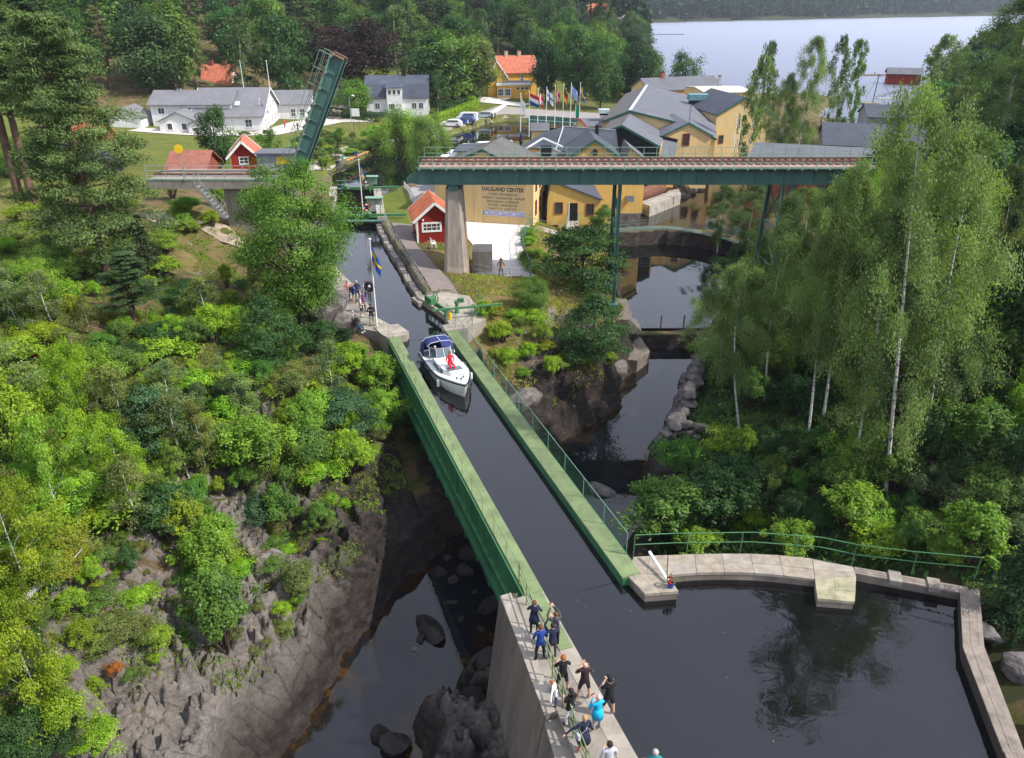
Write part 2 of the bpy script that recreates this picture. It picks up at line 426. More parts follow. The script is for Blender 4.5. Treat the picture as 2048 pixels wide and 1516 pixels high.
LAKE = [(78,176),(70,186),(80,205),(92,226),(88,236),(70,240),(52,250),(47,275),(50,310),(62,380),(80,470),(97,600),(108,720),(112,860),(130,960),(160,1010),(250,1075),(400,1170),(560,1290),(720,1380),(900,1500),(1300,1580),(1300,500),(500,330),(250,290),(170,262),(140,250),(118,236),(110,222),(98,200),(90,180)]
CANAL = [(-8.0,51.0),(-10.6,55),(-12.6,60.5),(-15.5,66),(-19.2,75.5),(-20.3,84.2),(-15.2,84.2),(-14.4,82),(-12.9,77),(-10.6,69.8),(-8.3,62.3),(-7.2,59.2),(-5.5,56.2),(-4.7,53.6),(-5.3,52.5)]
LOCK = [(-19.6,84),(-14.9,84),(-18.0,100),(-22.6,100)]
BASIN = [(-23,99.5),(-18.0,99.5),(-18.6,102),(-17.4,106),(-15.6,112),(-13.2,125),(-11.0,140),(-8,146),(-2,148),(2,152),(9,163),(14.6,171),(14.2,177.2),(4.2,181),(-1.6,183),(-6.5,176),(-10,168),(-13.6,159.5),(-18,150),(-24,142.5),(-28,131),(-29,125),(-27,116),(-25,108)]
NEARB = [(1.5,24.4),(5.0,25.6),(5.5,24.45),(6.95,24.6),(6.65,25.6),(9.13,25.8),(12.9,25.4),(12.6,24.2),(13.95,24.0),(14.7,25.9),(18.75,24.5),(18.5,24.2),(17.05,21.3),(16.0,16.7),(14.5,9),(4,9),(4.1,16.7)]
def expand(poly, e):
    n = len(poly); ar = sum(poly[i][0]*poly[(i+1)%n][1]-poly[(i+1)%n][0]*poly[i][1] for i in range(n)); sg = 1 if ar > 0 else -1
    out = []
    for i in range(n):
        a, b, c = Vector(poly[i-1]), Vector(poly[i]), Vector(poly[(i+1) % n])
        n1 = Vector(((b-a).y, -(b-a).x)).normalized(); n2 = Vector(((c-b).y, -(c-b).x)).normalized()
        m = (n1+n2); m = m.normalized()*min(2.0, 1/max(.5, m.length/2)) if m.length > 1e-4 else n1
        p = b + m*e*sg; out.append((p.x, p.y))
    return out

LAWN_LOCK = [(-16.2,88),(-17.4,95),(-18.4,100.5),(-14.8,100.5),(-12.4,93),(-11.0,86.5),(-11.3,81.8),(-13.4,81.8),(-13.6,84.5)]
YARD = [(-9,88),(2.3,87),(.9,81),(1.2,72),(1.6,68),(-3.8,68.2),(-4.6,72),(-3.6,75),(-4.6,80),(-8,84)]
QUAYS = [[(-9.9, 52.2), (-8.3, 51.2), (-8.0, 52.1), (-10.6, 55.2), (-12.6, 60.6), (-15.55, 66.2), (-19.25, 75.6), (-20.35, 84.2), (-21.4, 84.0), (-20.4, 75.5), (-17.2, 66.2), (-15.2, 61.5), (-14.0, 57), (-12.4, 53.2)],
         [(-7.9, 59.6), (-6.3, 57.2), (-4.75, 53.7), (-5.2, 52.6), (-3.4, 53.2), (-2.0, 54.6), (-2.4, 56.5), (-3.6, 59.8), (-5.6, 60.6)]]
def terrain(x, y):
    z = base_h(x, y)
    near = np.clip((120-np.abs(y-35))/60, 0, 1)
    # rough ground and rock relief
    rk = np.clip((8-np.abs(x+13))/6, 0, 1)*np.clip((46-y)/5, 0, 1) + np.clip((5-np.abs(x-5))/4, 0, 1)*np.clip((62-y)/3, 0, 1)*np.clip((y-45)/3, 0, 1)
    rk = rk + np.clip((3.4-np.abs(x+2))/1.5, 0, 1)*np.clip((33-y)/3, 0, 1)
    rk = np.clip(rk, 0, 1)
    wild = np.clip((-12-x)/5, 0, 1)*np.clip((80-y)/10, 0, 1)
    z = z + (fbm(x*.5, y*.5, 4, 3)-.5)*(.5+1.0*wild)*near*np.clip((85-y)/10, .12, 1) + (fbm(x*.03, y*.03, 4, 9)-.5)*np.clip((y-200)/150, 0, 1)*10
    f = fbm(x*.75-y*.25, y*.35+x*.2, 5, 21, True)
    z = z + rk*((f-.55)*1.5 + (fbm(x*1.7+y*.5, y*1.1, 4, 5, True)-.5)*.5 + (fbm(x*4.5, y*3.1, 3, 6, True)-.5)*.22)
    wx = x+ (fbm(x*.6, y*.6, 3, 91)-.5)*2.2; wy = y+(fbm(x*.6, y*.6, 3, 92)-.5)*2.2
    for sc, am in ((2.1, 1.15), (.85, .55), (.36, .24)):
        cv, ce = cells(wx*.9+wy*.45, wy*1.25-wx*.3, sc, 3); z = z + rk*(cv*am - np.clip(.16-ce, 0, .16)*am*2.2)
    q = z*.85 + x*.22 + fbm(x*.4, y*.4, 3, 33)*1.5; fr = q-np.floor(q)      # tilted ledges in the rock
    z = z + rk*(np.clip(fr*2.2, 0, 1) - fr)*.55
    # spit and quays
    d = sdf(YARD, x, y); w = np.clip(1-d/2.5, 0, 1); z = z*(1-w) + (-1.0)*w
    d = sdf(LAWN_LOCK, x, y); w = np.clip(1-d/1.5, 0, 1); z = z*(1-w) + (.05)*w
    # river channels
    for poly, zw, steep, dep in ((LOWER, ZL, 2.0, .45), (UPPER, ZU, 2.0, .5), (RIVUP, ZR, 1.1, .35), (LAKE, ZB, .5, .3), (BASIN, ZB, .9, .8)):
        d = sdf(poly, x, y) + (fbm(x*.8, y*.8, 3, 44)-.5)*(1.2 if poly is LOWER else .5)
        up = zw + .12 + steep*np.maximum(d, 0)
        wst = np.clip(1-(d-6)/6, 0, 1) if poly in (LOWER, UPPER) else 1.0
        z = np.where(d > 0, np.minimum(z, np.where(wst > 0, up + (1-wst)*50, z)), np.minimum(z, zw - .1 - dep*np.minimum(-d, 5)))
        z = np.where((d > 0) & (d < 3.5), np.maximum(z, zw+.03+.25*np.minimum(d, 1.2)), z)
    for poly, zb in ((CANAL, -2.6), (LOCK, -4.4), (NEARB, -2.8)):
        d = sdf(poly, x, y); z = np.where(d < .25, np.minimum(z, zb), z)
    w_ = (y > 66.6) & (y < 70.8) & ((sdf(LOWER, x, y) < .6) | (sdf(UPPER, x, y) < .6)); z = np.where(w_, np.minimum(z, ZL-.6), z)
    for poly in QUAYS: d = sdf(poly, x, y); z = np.where(d < .1, np.minimum(z, -.5), z)
    # keep the ground out from under the open trough
    s = (x-AO.x)*AU.x + (y-AO.y)*AU.y; n = (x-AO.x)*AN.x + (y-AO.y)*AN.y
    under = (s > .4) & (s < 28.2) & (n > -2.2) & (n < 6.0)
    z = np.where(under, np.minimum(z, -3.0 - 2.2*np.clip((27.5-s)/4, 0, 1)), z)
    return z

def axis(parts):
    out = []
    for a, b, st in parts: out += list(np.arange(a, b, st))
    return np.array(out + [parts[-1][1]])
GX = axis([(-420,-160,26),(-160,-90,5),(-90,-50,2.0),(-50,-22,.7),(-22,-15,.3),(-15,2,.1),(2,22,.25),(22,50,.7),(50,120,2.5),(120,300,10),(300,1400,50)])
GY = axis([(-20,6,2),(6,14,.4),(14,48,.12),(48,60,.25),(60,110,.5),(110,200,1.5),(200,320,5),(320,1000,20),(1000,2000,50)])
GXX, GYY = np.meshgrid(GX, GY)
GZ = terrain(GXX, GYY)
def gz(x, y):
    i = min(max(int(np.searchsorted(GX, x))-1, 0), len(GX)-2); j = min(max(int(np.searchsorted(GY, y))-1, 0), len(GY)-2)
    u = (x-GX[i])/(GX[i+1]-GX[i]); v = (y-GY[j])/(GY[j+1]-GY[j])
    u = min(max(u, 0), 1); v = min(max(v, 0), 1)
    return float((GZ[j,i]*(1-u)+GZ[j,i+1]*u)*(1-v) + (GZ[j+1,i]*(1-u)+GZ[j+1,i+1]*u)*v)
def hit(px, py, tmax=1800):
    """where the sight line through a pixel meets the ground"""
    d = ray(px, py).normalized(); o = Vector((0, 0, H)); t = 12.0; prev = t
    while t < tmax:
        p = o + d*t
        if p.z < gz(p.x, p.y):
            lo, hi = prev, t
            for _ in range(18):
                m = (lo+hi)/2; q = o+d*m
                if q.z < gz(q.x, q.y): hi = m
                else: lo = m
            q = o+d*hi; return Vector((q.x, q.y, gz(q.x, q.y)))
        prev = t; t *= 1.012
    return None

def ground_material():
    m = bpy.data.materials.new("ground"); m.use_nodes = True
    t = m.node_tree; N = t.nodes; L = t.links; b = N['Principled BSDF']
    b.inputs['Roughness'].default_value = .92; b.inputs['Specular IOR Level'].default_value = .2
    geo = N.new('ShaderNodeNewGeometry')
    def noise(sc, det=6, stretch=None, rough=.65):
        n = N.new('ShaderNodeTexNoise'); n.inputs['Scale'].default_value = sc; n.inputs['Detail'].default_value = det; n.inputs['Roughness'].default_value = rough
        if stretch:
            mp = N.new('ShaderNodeMapping'); mp.inputs['Scale'].default_value = stretch; mp.inputs['Rotation'].default_value = (0.3, .5, .6)
            L.new(geo.outputs['Position'], mp.inputs[0]); L.new(mp.outputs[0], n.inputs['Vector'])
        else: L.new(geo.outputs['Position'], n.inputs['Vector'])
        return n.outputs['Fac']
    def ramp(src, els):
        r = N.new('ShaderNodeValToRGB'); e = r.color_ramp.elements
        while len(e) < len(els): e.new(.5)
        for k, (p, c) in zip(e, els): k.position = p; k.color = (*c, 1)
        L.new(src, r.inputs[0]); return r.outputs[0]
    def mixc(f, a, c):
        x = N.new('ShaderNodeMix'); x.data_type = 'RGBA'; L.new(f, x.inputs[0]); L.new(a, x.inputs[6]); L.new(c, x.inputs[7]); return x.outputs[2]
    def mth(op, a, bb, clamp=False):
        x = N.new('ShaderNodeMath'); x.operation = op; x.use_clamp = clamp
        for i, v in enumerate((a, bb)):
            if isinstance(v, (int, float)): x.inputs[i].default_value = v
            else: L.new(v, x.inputs[i])
        return x.outputs[0]
    wildc = ramp(noise(.55, 8), [(.25, (.05,.075,.015)), (.42, (.085,.10,.025)), (.55, (.17,.115,.06)), (.75, (.24,.16,.10))])
    lawn = ramp(noise(.25, 6), [(.3, (.085,.115,.018)), (.55, (.13,.16,.022)), (.75, (.20,.19,.05))])
    dry = ramp(noise(.6, 7), [(.3, (.13,.13,.03)), (.5, (.26,.19,.07)), (.75, (.36,.26,.11))])
    vd = N.new('ShaderNodeTexVoronoi'); vd.feature = 'DISTANCE_TO_EDGE'; vd.inputs['Scale'].default_value = .55
    vmp = N.new('ShaderNodeMapping'); vmp.inputs['Scale'].default_value = (.5, 2.0, .8); vmp.inputs['Rotation'].default_value = (.2, .35, .5)
    wv = N.new('ShaderNodeVectorMath'); wv.operation = 'ADD'; nw = N.new('ShaderNodeTexNoise'); nw.inputs['Scale'].default_value = .7; nw.inputs['Detail'].default_value = 10; nw.inputs['Roughness'].default_value = .75
    L.new(geo.outputs['Position'], nw.inputs['Vector']); L.new(geo.outputs['Position'], wv.inputs[0]); L.new(nw.outputs['Color'], wv.inputs[1]); L.new(wv.outputs[0], vmp.inputs[0]); L.new(vmp.outputs[0], vd.inputs['Vector'])
    ck = N.new('ShaderNodeMapRange'); ck.inputs['From Min'].default_value = -.05; ck.inputs['From Max'].default_value = .035; L.new(vd.outputs['Distance'], ck.inputs['Value'])
    crk = mth('MAXIMUM', ck.outputs[0], mth('ADD', mth('MULTIPLY', noise(.7, 3), 2.2), -.45, True), True)
    rock = mixc(crk, ramp(noise(3, 3), [(0, (.05,.045,.042)), (1, (.11,.095,.09))]), mixc(mth('MULTIPLY', noise(.28, 5), 1.0, True), ramp(noise(2.4, 12, (.8, 1.6, 2.2), .78), [(.32, (.055,.042,.034)), (.5, (.165,.135,.115)), (.7, (.27,.235,.205))]), ramp(noise(2.9, 12, (1.4, .8, 2), .8), [(.3, (.115,.10,.09)), (.5, (.31,.28,.255)), (.72, (.47,.44,.41))])))
    wet = ramp(noise(1.3, 8, (1, 1, 2.5), .7), [(.3, (.012,.010,.010)), (.55, (.045,.036,.032)), (.8, (.11,.09,.08))])
    sep = N.new('ShaderNodeSeparateXYZ'); L.new(geo.outputs['Position'], sep.inputs[0])
    sn = N.new('ShaderNodeSeparateXYZ'); L.new(geo.outputs['True Normal'], sn.inputs[0])
    zn = mth('SUBTRACT', mth('ADD', sep.outputs[2], mth('MULTIPLY', noise(.5, 5), 2.4)), mth('MINIMUM', mth('MAXIMUM', mth('MULTIPLY', mth('SUBTRACT', sep.outputs[1], 27), .28), 0), 2.6))
    fw = N.new('ShaderNodeMapRange'); fw.inputs['From Min'].default_value = -2.4; fw.inputs['From Max'].default_value = -4.8; L.new(zn, fw.inputs['Value'])
    rockc = mixc(fw.outputs[0], rock, wet)
    za = N.new('ShaderNodeAttribute'); za.attribute_name = 'zone'
    zs = N.new('ShaderNodeSeparateColor'); L.new(za.outputs['Color'], zs.inputs[0])
    c = mixc(zs.outputs[0], wildc, lawn)
    c = mixc(zs.outputs[1], c, dry)
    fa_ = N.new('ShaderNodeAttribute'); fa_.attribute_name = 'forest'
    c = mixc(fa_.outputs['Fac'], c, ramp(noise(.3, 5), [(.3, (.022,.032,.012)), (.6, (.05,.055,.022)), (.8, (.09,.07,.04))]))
    st = mth('SUBTRACT', 1.0, sn.outputs[2])
    st = mth('ADD', st, mth('MULTIPLY', mth('SUBTRACT', noise(.9, 6), .5), .9))
    st = mth('ADD', st, mth('MULTIPLY', zs.outputs[2], .6))
    fr = N.new('ShaderNodeMapRange'); fr.inputs['From Min'].default_value = .30; fr.inputs['From Max'].default_value = .42; L.new(st, fr.inputs['Value'])
    c = mixc(fr.outputs[0], c, rockc)
    L.new(c, b.inputs['Base Color'])
    bp = N.new('ShaderNodeBump'); bp.inputs['Strength'].default_value = 1.0; bp.inputs['Distance'].default_value = .3
    L.new(mth('ADD', mth('MULTIPLY', noise(2.4, 12, (.8, 1.6, 2.2), .78), .8), mth('MULTIPLY', crk, .35)), bp.inputs['Height']); L.new(bp.outputs[0], b.inputs['Normal'])
    return m
GROUND = ground_material()
def make_ground():
    ny, nx = GZ.shape
    me = bpy.data.meshes.new("ground")
    V = np.stack([GXX.ravel(), GYY.ravel(), GZ.ravel()], 1)
    me.vertices.add(len(V)); me.vertices.foreach_set('co', V.ravel())
    i = np.arange((ny-1)*(nx-1)); r = i//(nx-1); c = i % (nx-1); a = r*nx+c
    q = np.stack([a, a+1, a+1+nx, a+nx], 1)
    me.loops.add(q.size); me.loops.foreach_set('vertex_index', q.ravel().astype(np.int32))
    me.polygons.add(len(q)); me.polygons.foreach_set('loop_start', (np.arange(len(q))*4).astype(np.int32))
    me.update(); me.validate()
    x, y = GXX.ravel(), GYY.ravel()
    lawn = np.clip(1-sdf(LAWN_LOCK, x, y)/.6, 0, 1)
    far = (y > 130) & (y < 235) & (x > -50) & (x < 45)
    lawn = np.maximum(lawn, far*np.clip(fbm(x*.05, y*.05, 3, 77)*1.6-.1, .3, 1))
    lawn = np.maximum(lawn, ((x < -36) & (y > 60) & (y < 100))*.8)
    lawn = np.maximum(lawn, ((x < -28) & (x > -100) & (y >= 100) & (y < 165))*.9)
    dry = np.clip(1-np.abs(sdf(YARD, x, y)-1.5)/2.2, 0, 1)*(y > 58)*(x < 8)
    dry = np.maximum(dry, ((x > -4) & (x < 9) & (y > 52) & (y < 68))*np.clip(fbm(x*.3, y*.3, 3, 8)*2.2-.5, 0, 1)*.8)
    dry = np.maximum(dry, ((x < -22) & (y > 56) & (y < 74))*np.clip(fbm(x*.2, y*.2, 3, 18)*2-.5, 0, 1)*.6)
    s = (x-AO.x)*AU.x+(y-AO.y)*AU.y
    dl = sdf(LOWER, x, y)
    rk = np.clip(1-(dl-1.0)/5.0, 0, 1)*np.clip((64-y)/4, 0, 1)
    dry = np.maximum(dry, 0)
    cols = np.stack([lawn, dry, rk, np.ones_like(x)], 1).astype(np.float32)
    ca = me.color_attributes.new('zone', 'FLOAT_COLOR', 'POINT'); ca.data.foreach_set('color', cols.ravel())
    me.materials.append(GROUND)
    me.polygons.foreach_set('use_smooth', np.ones(len(q), bool))
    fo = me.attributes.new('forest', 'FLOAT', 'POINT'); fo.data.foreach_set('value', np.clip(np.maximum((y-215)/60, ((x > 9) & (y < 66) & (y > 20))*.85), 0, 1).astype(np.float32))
    return tag(link("ground", me), kind='structure')
make_ground()

def drape(name, poly, m, dz=.05, st=1.0, kind='structure', flat=None):
    """a sheet laid over the terrain inside a polygon"""
    pts = [Vector((p[0], p[1])) for p in poly]; bd = []
    for i in range(len(pts)):
        a, b = pts[i], pts[(i+1) % len(pts)]; k = max(1, int((b-a).length/st))
        bd += [a.lerp(b, j/k) for j in range(k)]
    nb = len(bd); xs = [p.x for p in pts]; ys = [p.y for p in pts]
    gx, gy = np.meshgrid(np.arange(min(xs)+st/2, max(xs), st), np.arange(min(ys)+st/2, max(ys), st)); gx = gx.ravel(); gy = gy.ravel()
    ins = sdf(poly, gx, gy) < -st*.35
    vs = bd + [Vector((a, b)) for a, b in zip(gx[ins], gy[ins])]
    r = delaunay_2d_cdt(vs, [(i, (i+1) % nb) for i in range(nb)], [], 1, 1e-4)
    V = [(v.x, v.y, (gz(v.x, v.y) if flat is None else flat)+dz) for v in r[0]]
    me = bpy.data.meshes.new(name); me.from_pydata(V, [], [tuple(f) for f in r[2]]); me.materials.append(m); me.update()
    return tag(link(name, me), kind=kind)

# ------------------------------------------------------------------ water
def water_material(name, body, rough, bump, bscale, clear=False, stretch=(1, 1, 1)):
    m = bpy.data.materials.new(name); m.use_nodes = True
    t = m.node_tree; N = t.nodes; L = t.links; N.clear()
    o = N.new('ShaderNodeOutputMaterial')
    tc = N.new('ShaderNodeNewGeometry'); mp = N.new('ShaderNodeMapping'); mp.inputs['Scale'].default_value = stretch
    L.new(tc.outputs['Position'], mp.inputs[0])
    n1 = N.new('ShaderNodeTexNoise'); n1.inputs['Scale'].default_value = bscale; n1.inputs['Detail'].default_value = 4; n1.inputs['Distortion'].default_value = .6
    n2 = N.new('ShaderNodeTexNoise'); n2.inputs['Scale'].default_value = bscale*.22; n2.inputs['Detail'].default_value = 3
    L.new(mp.outputs[0], n1.inputs['Vector']); L.new(mp.outputs[0], n2.inputs['Vector'])
    ad = N.new('ShaderNodeMath'); ad.operation = 'MULTIPLY'; L.new(n1.outputs['Fac'], ad.inputs[0]); L.new(n2.outputs['Fac'], ad.inputs[1])
    bp = N.new('ShaderNodeBump'); bp.inputs['Strength'].default_value = bump; bp.inputs['Distance'].default_value = .06
    L.new(ad.outputs[0], bp.inputs['Height'])
    fr = N.new('ShaderNodeFresnel'); fr.inputs['IOR'].default_value = 1.36 if rough > .3 else (1.45 if name == 'river_water' else 1.6); L.new(bp.outputs[0], fr.inputs['Normal'])
    gl = N.new('ShaderNodeBsdfGlossy'); gl.inputs['Roughness'].default_value = rough; gl.inputs['Color'].default_value = (.66, .69, .78, 1) if rough > .3 else (1, 1, 1, 1); L.new(bp.outputs[0], gl.inputs['Normal'])
    if clear:
        a = N.new('ShaderNodeBsdfDiffuse'); da = N.new('ShaderNodeAttribute'); da.attribute_name = 'depth'
        n3 = N.new('ShaderNodeTexNoise'); n3.inputs['Scale'].default_value = 1.6; n3.inputs['Detail'].default_value = 6; L.new(tc.outputs['Position'], n3.inputs['Vector'])
        mm = N.new('ShaderNodeMath'); mm.operation = 'MULTIPLY_ADD'; mm.inputs[1].default_value = 3.6; mm.inputs[2].default_value = -1.5; L.new(n3.outputs['Fac'], mm.inputs[0])
        sm = N.new('ShaderNodeMath'); L.new(da.outputs['Fac'], sm.inputs[0]); L.new(mm.outputs[0], sm.inputs[1])
        rp = N.new('ShaderNodeValToRGB'); e = rp.color_ramp.elements; e.new(.5); e.new(.8)
        for k, (p, c) in zip(e, ((.02, (.05, .027, .008)), (.25, (.024, .013, .005)), (.7, (.012, .010, .008)), (1, (.008, .009, .012)))): k.position = p; k.color = (*c, 1)
        L.new(sm.outputs[0], rp.inputs[0]); L.new(rp.outputs[0], a.inputs[0])
    else: a = N.new('ShaderNodeBsdfDiffuse'); a.inputs[0].default_value = (*body, 1)
    mx = N.new('ShaderNodeMixShader'); L.new(fr.outputs[0], mx.inputs[0]); L.new(a.outputs[0], mx.inputs[1]); L.new(gl.outputs[0], mx.inputs[2])
    L.new(mx.outputs[0], o.inputs[0])
    return m
W_RIVER = water_material("river_water", (.66, .42, .14), .02, .08, 1.6, clear=True)
W_CANAL = water_material("canal_water", (.005, .005, .006), .03, .34, 1.5)
W_LAKE = water_material("lake_water", (.03, .035, .045), .42, .5, .12)
W_RAPID = water_material("rapid_water", (.014, .011, .009), .08, .8, .9, stretch=(1.2, .6, 1))
W_CALM = water_material("calm_water", (.006, .007, .007), .02, .10, .8)

def water(name, poly, z, m, depth=3.5, ex=1.0, beds=False):
    if beds:        # a fine sheet that knows how deep it is
        o = drape(name, expand(poly, ex), m, 0, .45, flat=z); n = len(o.data.vertices); co = np.empty(n*3); o.data.vertices.foreach_get('co', co); co = co.reshape(-1, 3)
        a = o.data.attributes.new('depth', 'FLOAT', 'POINT'); a.data.foreach_set('value', np.array([max(0, z-gz(p[0], p[1])) for p in co], np.float32)); return o
    mb = MB(); mb.prism(expand(poly, ex) if ex else poly, z-depth, z)
    return tag(mb.build(name, m), kind='structure')
water("river", LOWER, ZL, W_RIVER, 1.5, 1.3, True)
water("weir_pool", UPPER, ZU, W_CALM, .9, .5)
water("upper_river", RIVUP, ZR, W_RAPID, .6, .5)
water("lake", LAKE, ZB, W_LAKE, 1, 3)
water("harbour_basin", BASIN, ZB, W_CALM, .8, .8)
water("canal", [(-8.35,51.3)]+CANAL[1:-2]+[(-4.95,52.6)], ZC, W_CANAL, .9, .12)
water("lock_water", LOCK, ZB-.05, W_CALM, .8, .3)
water("canal_basin", NEARB, ZC, W_CANAL, .9, .12)

# ------------------------------------------------------------------ aqueduct
Mlocal = Matrix.Translation(AO) @ Matrix.Rotation(A_ANG - R(90), 4, 'Z')    # local y = s, local x = n
def aqua(name, label, cat): 
    return empty(name, AO, A_ANG-R(90), label, cat)
SL = 28.7
aq = aqua("aqueduct", "green steel aqueduct trough spanning the rocky gorge with the boat in it", "aqueduct")
def vary(i): return 0.0
for side, n0, nm in ((-1, -.72, 'left'), (1, 3.5, 'right')):
    s0, s1 = (0.25, SL) if side < 0 else (-.15, SL+.2)
    n1 = n0 + (.72 if side < 0 else .82)
    inner = n1 if side < 0 else n0; outer = n0 if side < 0 else n1
    # walkway plates on top
    npl = 14; L_ = (s1-s0)/npl
    pm = None
    for i in range(npl):
        if pm is None:
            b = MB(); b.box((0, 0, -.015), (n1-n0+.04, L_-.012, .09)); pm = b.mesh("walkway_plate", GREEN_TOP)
        link("walkway_plate", pm, aq, ((n0+n1)/2, s0+L_*(i+.5), 0))
    # wall of the trough (inner) and girder web (outer)
    b = MB(); b.box2((inner-.03, s0, -2.5), (inner+.03, s1, -.061))
    b.box2((inner-.10*side*-1 if False else min(inner, inner+.10*(-side)*-1), s0, -.20), (max(inner, inner+.10*side), s1, -.062))
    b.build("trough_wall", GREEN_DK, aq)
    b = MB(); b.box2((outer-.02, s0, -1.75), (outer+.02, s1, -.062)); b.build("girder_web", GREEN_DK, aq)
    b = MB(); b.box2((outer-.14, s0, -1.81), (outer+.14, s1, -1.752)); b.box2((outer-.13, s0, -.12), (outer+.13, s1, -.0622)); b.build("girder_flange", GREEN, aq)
    # brackets: curved stiffener plates hanging below the walkway
    bm_ = MB(); ox = .02*side
    b = MB(); b.box2((min(inner, outer), s0-.02, -1.7), (max(inner, outer), s0, -.063)); b.build('end_plate', GREEN_DK, aq)
    prof = [(.125, -.125), (.13, -.25), (.11, -.45), (.09, -.8), (.05, -1.2), (.06, -1.55), (.12, -1.745)]; k = len(prof)
    vs = [(ox, -.36*min(1, .25+x*4), z) for x, z in prof] + [(ox+x*side, 0, z) for x, z in prof] + [(ox, .36*min(1, .25+x*4), z) for x, z in prof]
    bm_.smooth = True; bm_.add(vs, [(i+k*j, i+1+k*j, i+1+k*(j+1), i+k*(j+1)) for j in (0, 1) for i in range(k-1)])
    sm = bm_.mesh("stiffener", GREEN_DK)
    for i in range(31):
        link("stiffener", sm, aq, (outer, s0+.3+i*(s1-s0-.6)/30, 0))
b = MB(); b.box2((-1.0, .25, -2.75), (4.5, SL, -2.5))
for i in range(15): b.box2((-1.0, .6+i*1.95, -3.05), (4.5, .8+i*1.95, -2.75))
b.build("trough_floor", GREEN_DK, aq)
# water standing in the trough
b = MB(); b.box2((.031, .17, -1.6), (3.469, SL-.13, ZC)); o = b.build("trough_water", W_CANAL, None, loc=AO, rot=(0, 0, A_ANG-R(90))); tag(o, kind='structure')

def railing(name, label, cat, pts, h=1.1, post_step=1.6, rails=(1.0, .55), m=BR_LIGHT, r=.025, mesh=None, group=None, base=0.0, posth=None):
    """posts and tubes along a line of 3D points; every post a part"""
    root = empty(name, pts[0], 0, label, cat, group)
    o = Vector(pts[0]); P = [Vector(p)-o for p in pts]
    pmesh = None; seg = []
    tot = sum((P[i+1]-P[i]).length for i in range(len(P)-1)); nposts = max(2, int(round(tot/post_step))+1)
    if True:
        b = MB(); b.tube([(0, 0, base), (0, 0, h)], r*1.1, 6); pmesh = b.mesh("post", m)
    for k in range(nposts):
        d = tot*k/(nposts-1); i = 0
        while i < len(P)-2 and d > (P[i+1]-P[i]).length: d -= (P[i+1]-P[i]).length; i += 1
        q = P[i].lerp(P[i+1], min(1, d/max(1e-6, (P[i+1]-P[i]).length)))
        link("post", pmesh, root, q)
    for f in rails:
        b = MB(); b.tube([p+Vector((0, 0, h*f)) for p in P], r, 6); b.build("rail", m, root)
    if mesh:
        b = MB()
        for i in range(len(P)-1):
            a, c = P[i], P[i+1]; z0 = Vector((0, 0, .05)); z1 = Vector((0, 0, h*.97))
            b.add([a+z0, c+z0, c+z1, a+z1], [(0, 1, 2, 3)])
        b.build("wire_netting", mesh, root)
    return root
def net_material():
    m = bpy.data.materials.new("wire_netting"); m.use_nodes = True; t = m.node_tree; N = t.nodes; L = t.links; N.clear()
    d = N.new('ShaderNodeBsdfDiffuse'); d.inputs[0].default_value = (.10, .22, .14, 1)
    tr = N.new('ShaderNodeBsdfTransparent'); mx = N.new('ShaderNodeMixShader'); mx.inputs[0].default_value = .22
    L.new(tr.outputs[0], mx.inputs[1]); L.new(d.outputs[0], mx.inputs[2])
    o = N.new('ShaderNodeOutputMaterial'); L.new(mx.outputs[0], o.inputs[0]); return m
NET = net_material()
railing("aqueduct_railing", "low pale green railing along the left walkway of the aqueduct, nearest the boat's left side", "railing",
        [A(SL+1.6, -.74), A(1.0, -.74)], h=.95, post_step=1.75, m=GREEN_TOP, r=.013, rails=(1.0,))
railing("netting_fence", "green wire netting fence along the right walkway of the aqueduct", "fence",
        [A(SL+2.4, 4.33), A(1.2, 4.34)], h=1.15, post_step=2.3, m=BR_LIGHT, r=.02, rails=(1.0,), mesh=NET)
railing("near_railing", "pale green railing beside the spectators on the near concrete quay", "railing",
        [A(1.0, -.78), A(-1.2, -1.02), A(-3, -1.22), A(-7.4, -1.75), A(-13, -2.2)], h=1.1, post_step=1.25, m=GREEN_TOP, r=.024, rails=(1.0, .66, .33))

# ------------------------------------------------------------------ near quay, its wall, right quay
def wallmesh(lines, m, name, parent):
    b = MB(); k = len(lines[0]); vs = [p for l in lines for p in l]
    fs = []
    for i in range(len(lines)-1):
        for j in range(k-1): fs.append((i*k+j, i*k+j+1, (i+1)*k+j+1, (i+1)*k+j))
    b.add(vs, fs); return b.build(name, m, parent)
qw = empty("quay_wall", (0, 0, 0), 0, "tall concrete quay wall dropping into the gorge below the spectators", "quay wall")
ss = [.55, -1.5, -3.5, -5.5]
top_in = [A(s, -1.3-.08*max(0, -s), .06) for s in ss]; top_out = [A(s, -1.78-.08*max(0, -s), .02) for s in ss]
mid = [A(s, -2.0-.08*max(0, -s)-.15, -3.0) for s in ss]; bot = [A(s, -2.9-.2*max(0, -s), -9.5) for s in ss]
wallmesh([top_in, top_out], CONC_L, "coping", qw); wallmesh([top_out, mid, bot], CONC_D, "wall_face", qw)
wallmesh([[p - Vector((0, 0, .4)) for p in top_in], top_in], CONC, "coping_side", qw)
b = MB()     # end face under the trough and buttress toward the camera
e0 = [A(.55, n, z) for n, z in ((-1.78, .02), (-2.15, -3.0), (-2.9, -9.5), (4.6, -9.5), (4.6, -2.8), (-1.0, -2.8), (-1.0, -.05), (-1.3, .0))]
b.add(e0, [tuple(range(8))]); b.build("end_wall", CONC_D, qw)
b = MB()
q = [(-5.5, -2.22), (-5.5, -1.6), (-14, -2.3), (-14, -3.4)]
pts = [A(s, n) for s, n in q]
b.prism([(p.x, p.y) for p in pts], -.9, -.3); b.build("lower_ledge", CONC, qw)
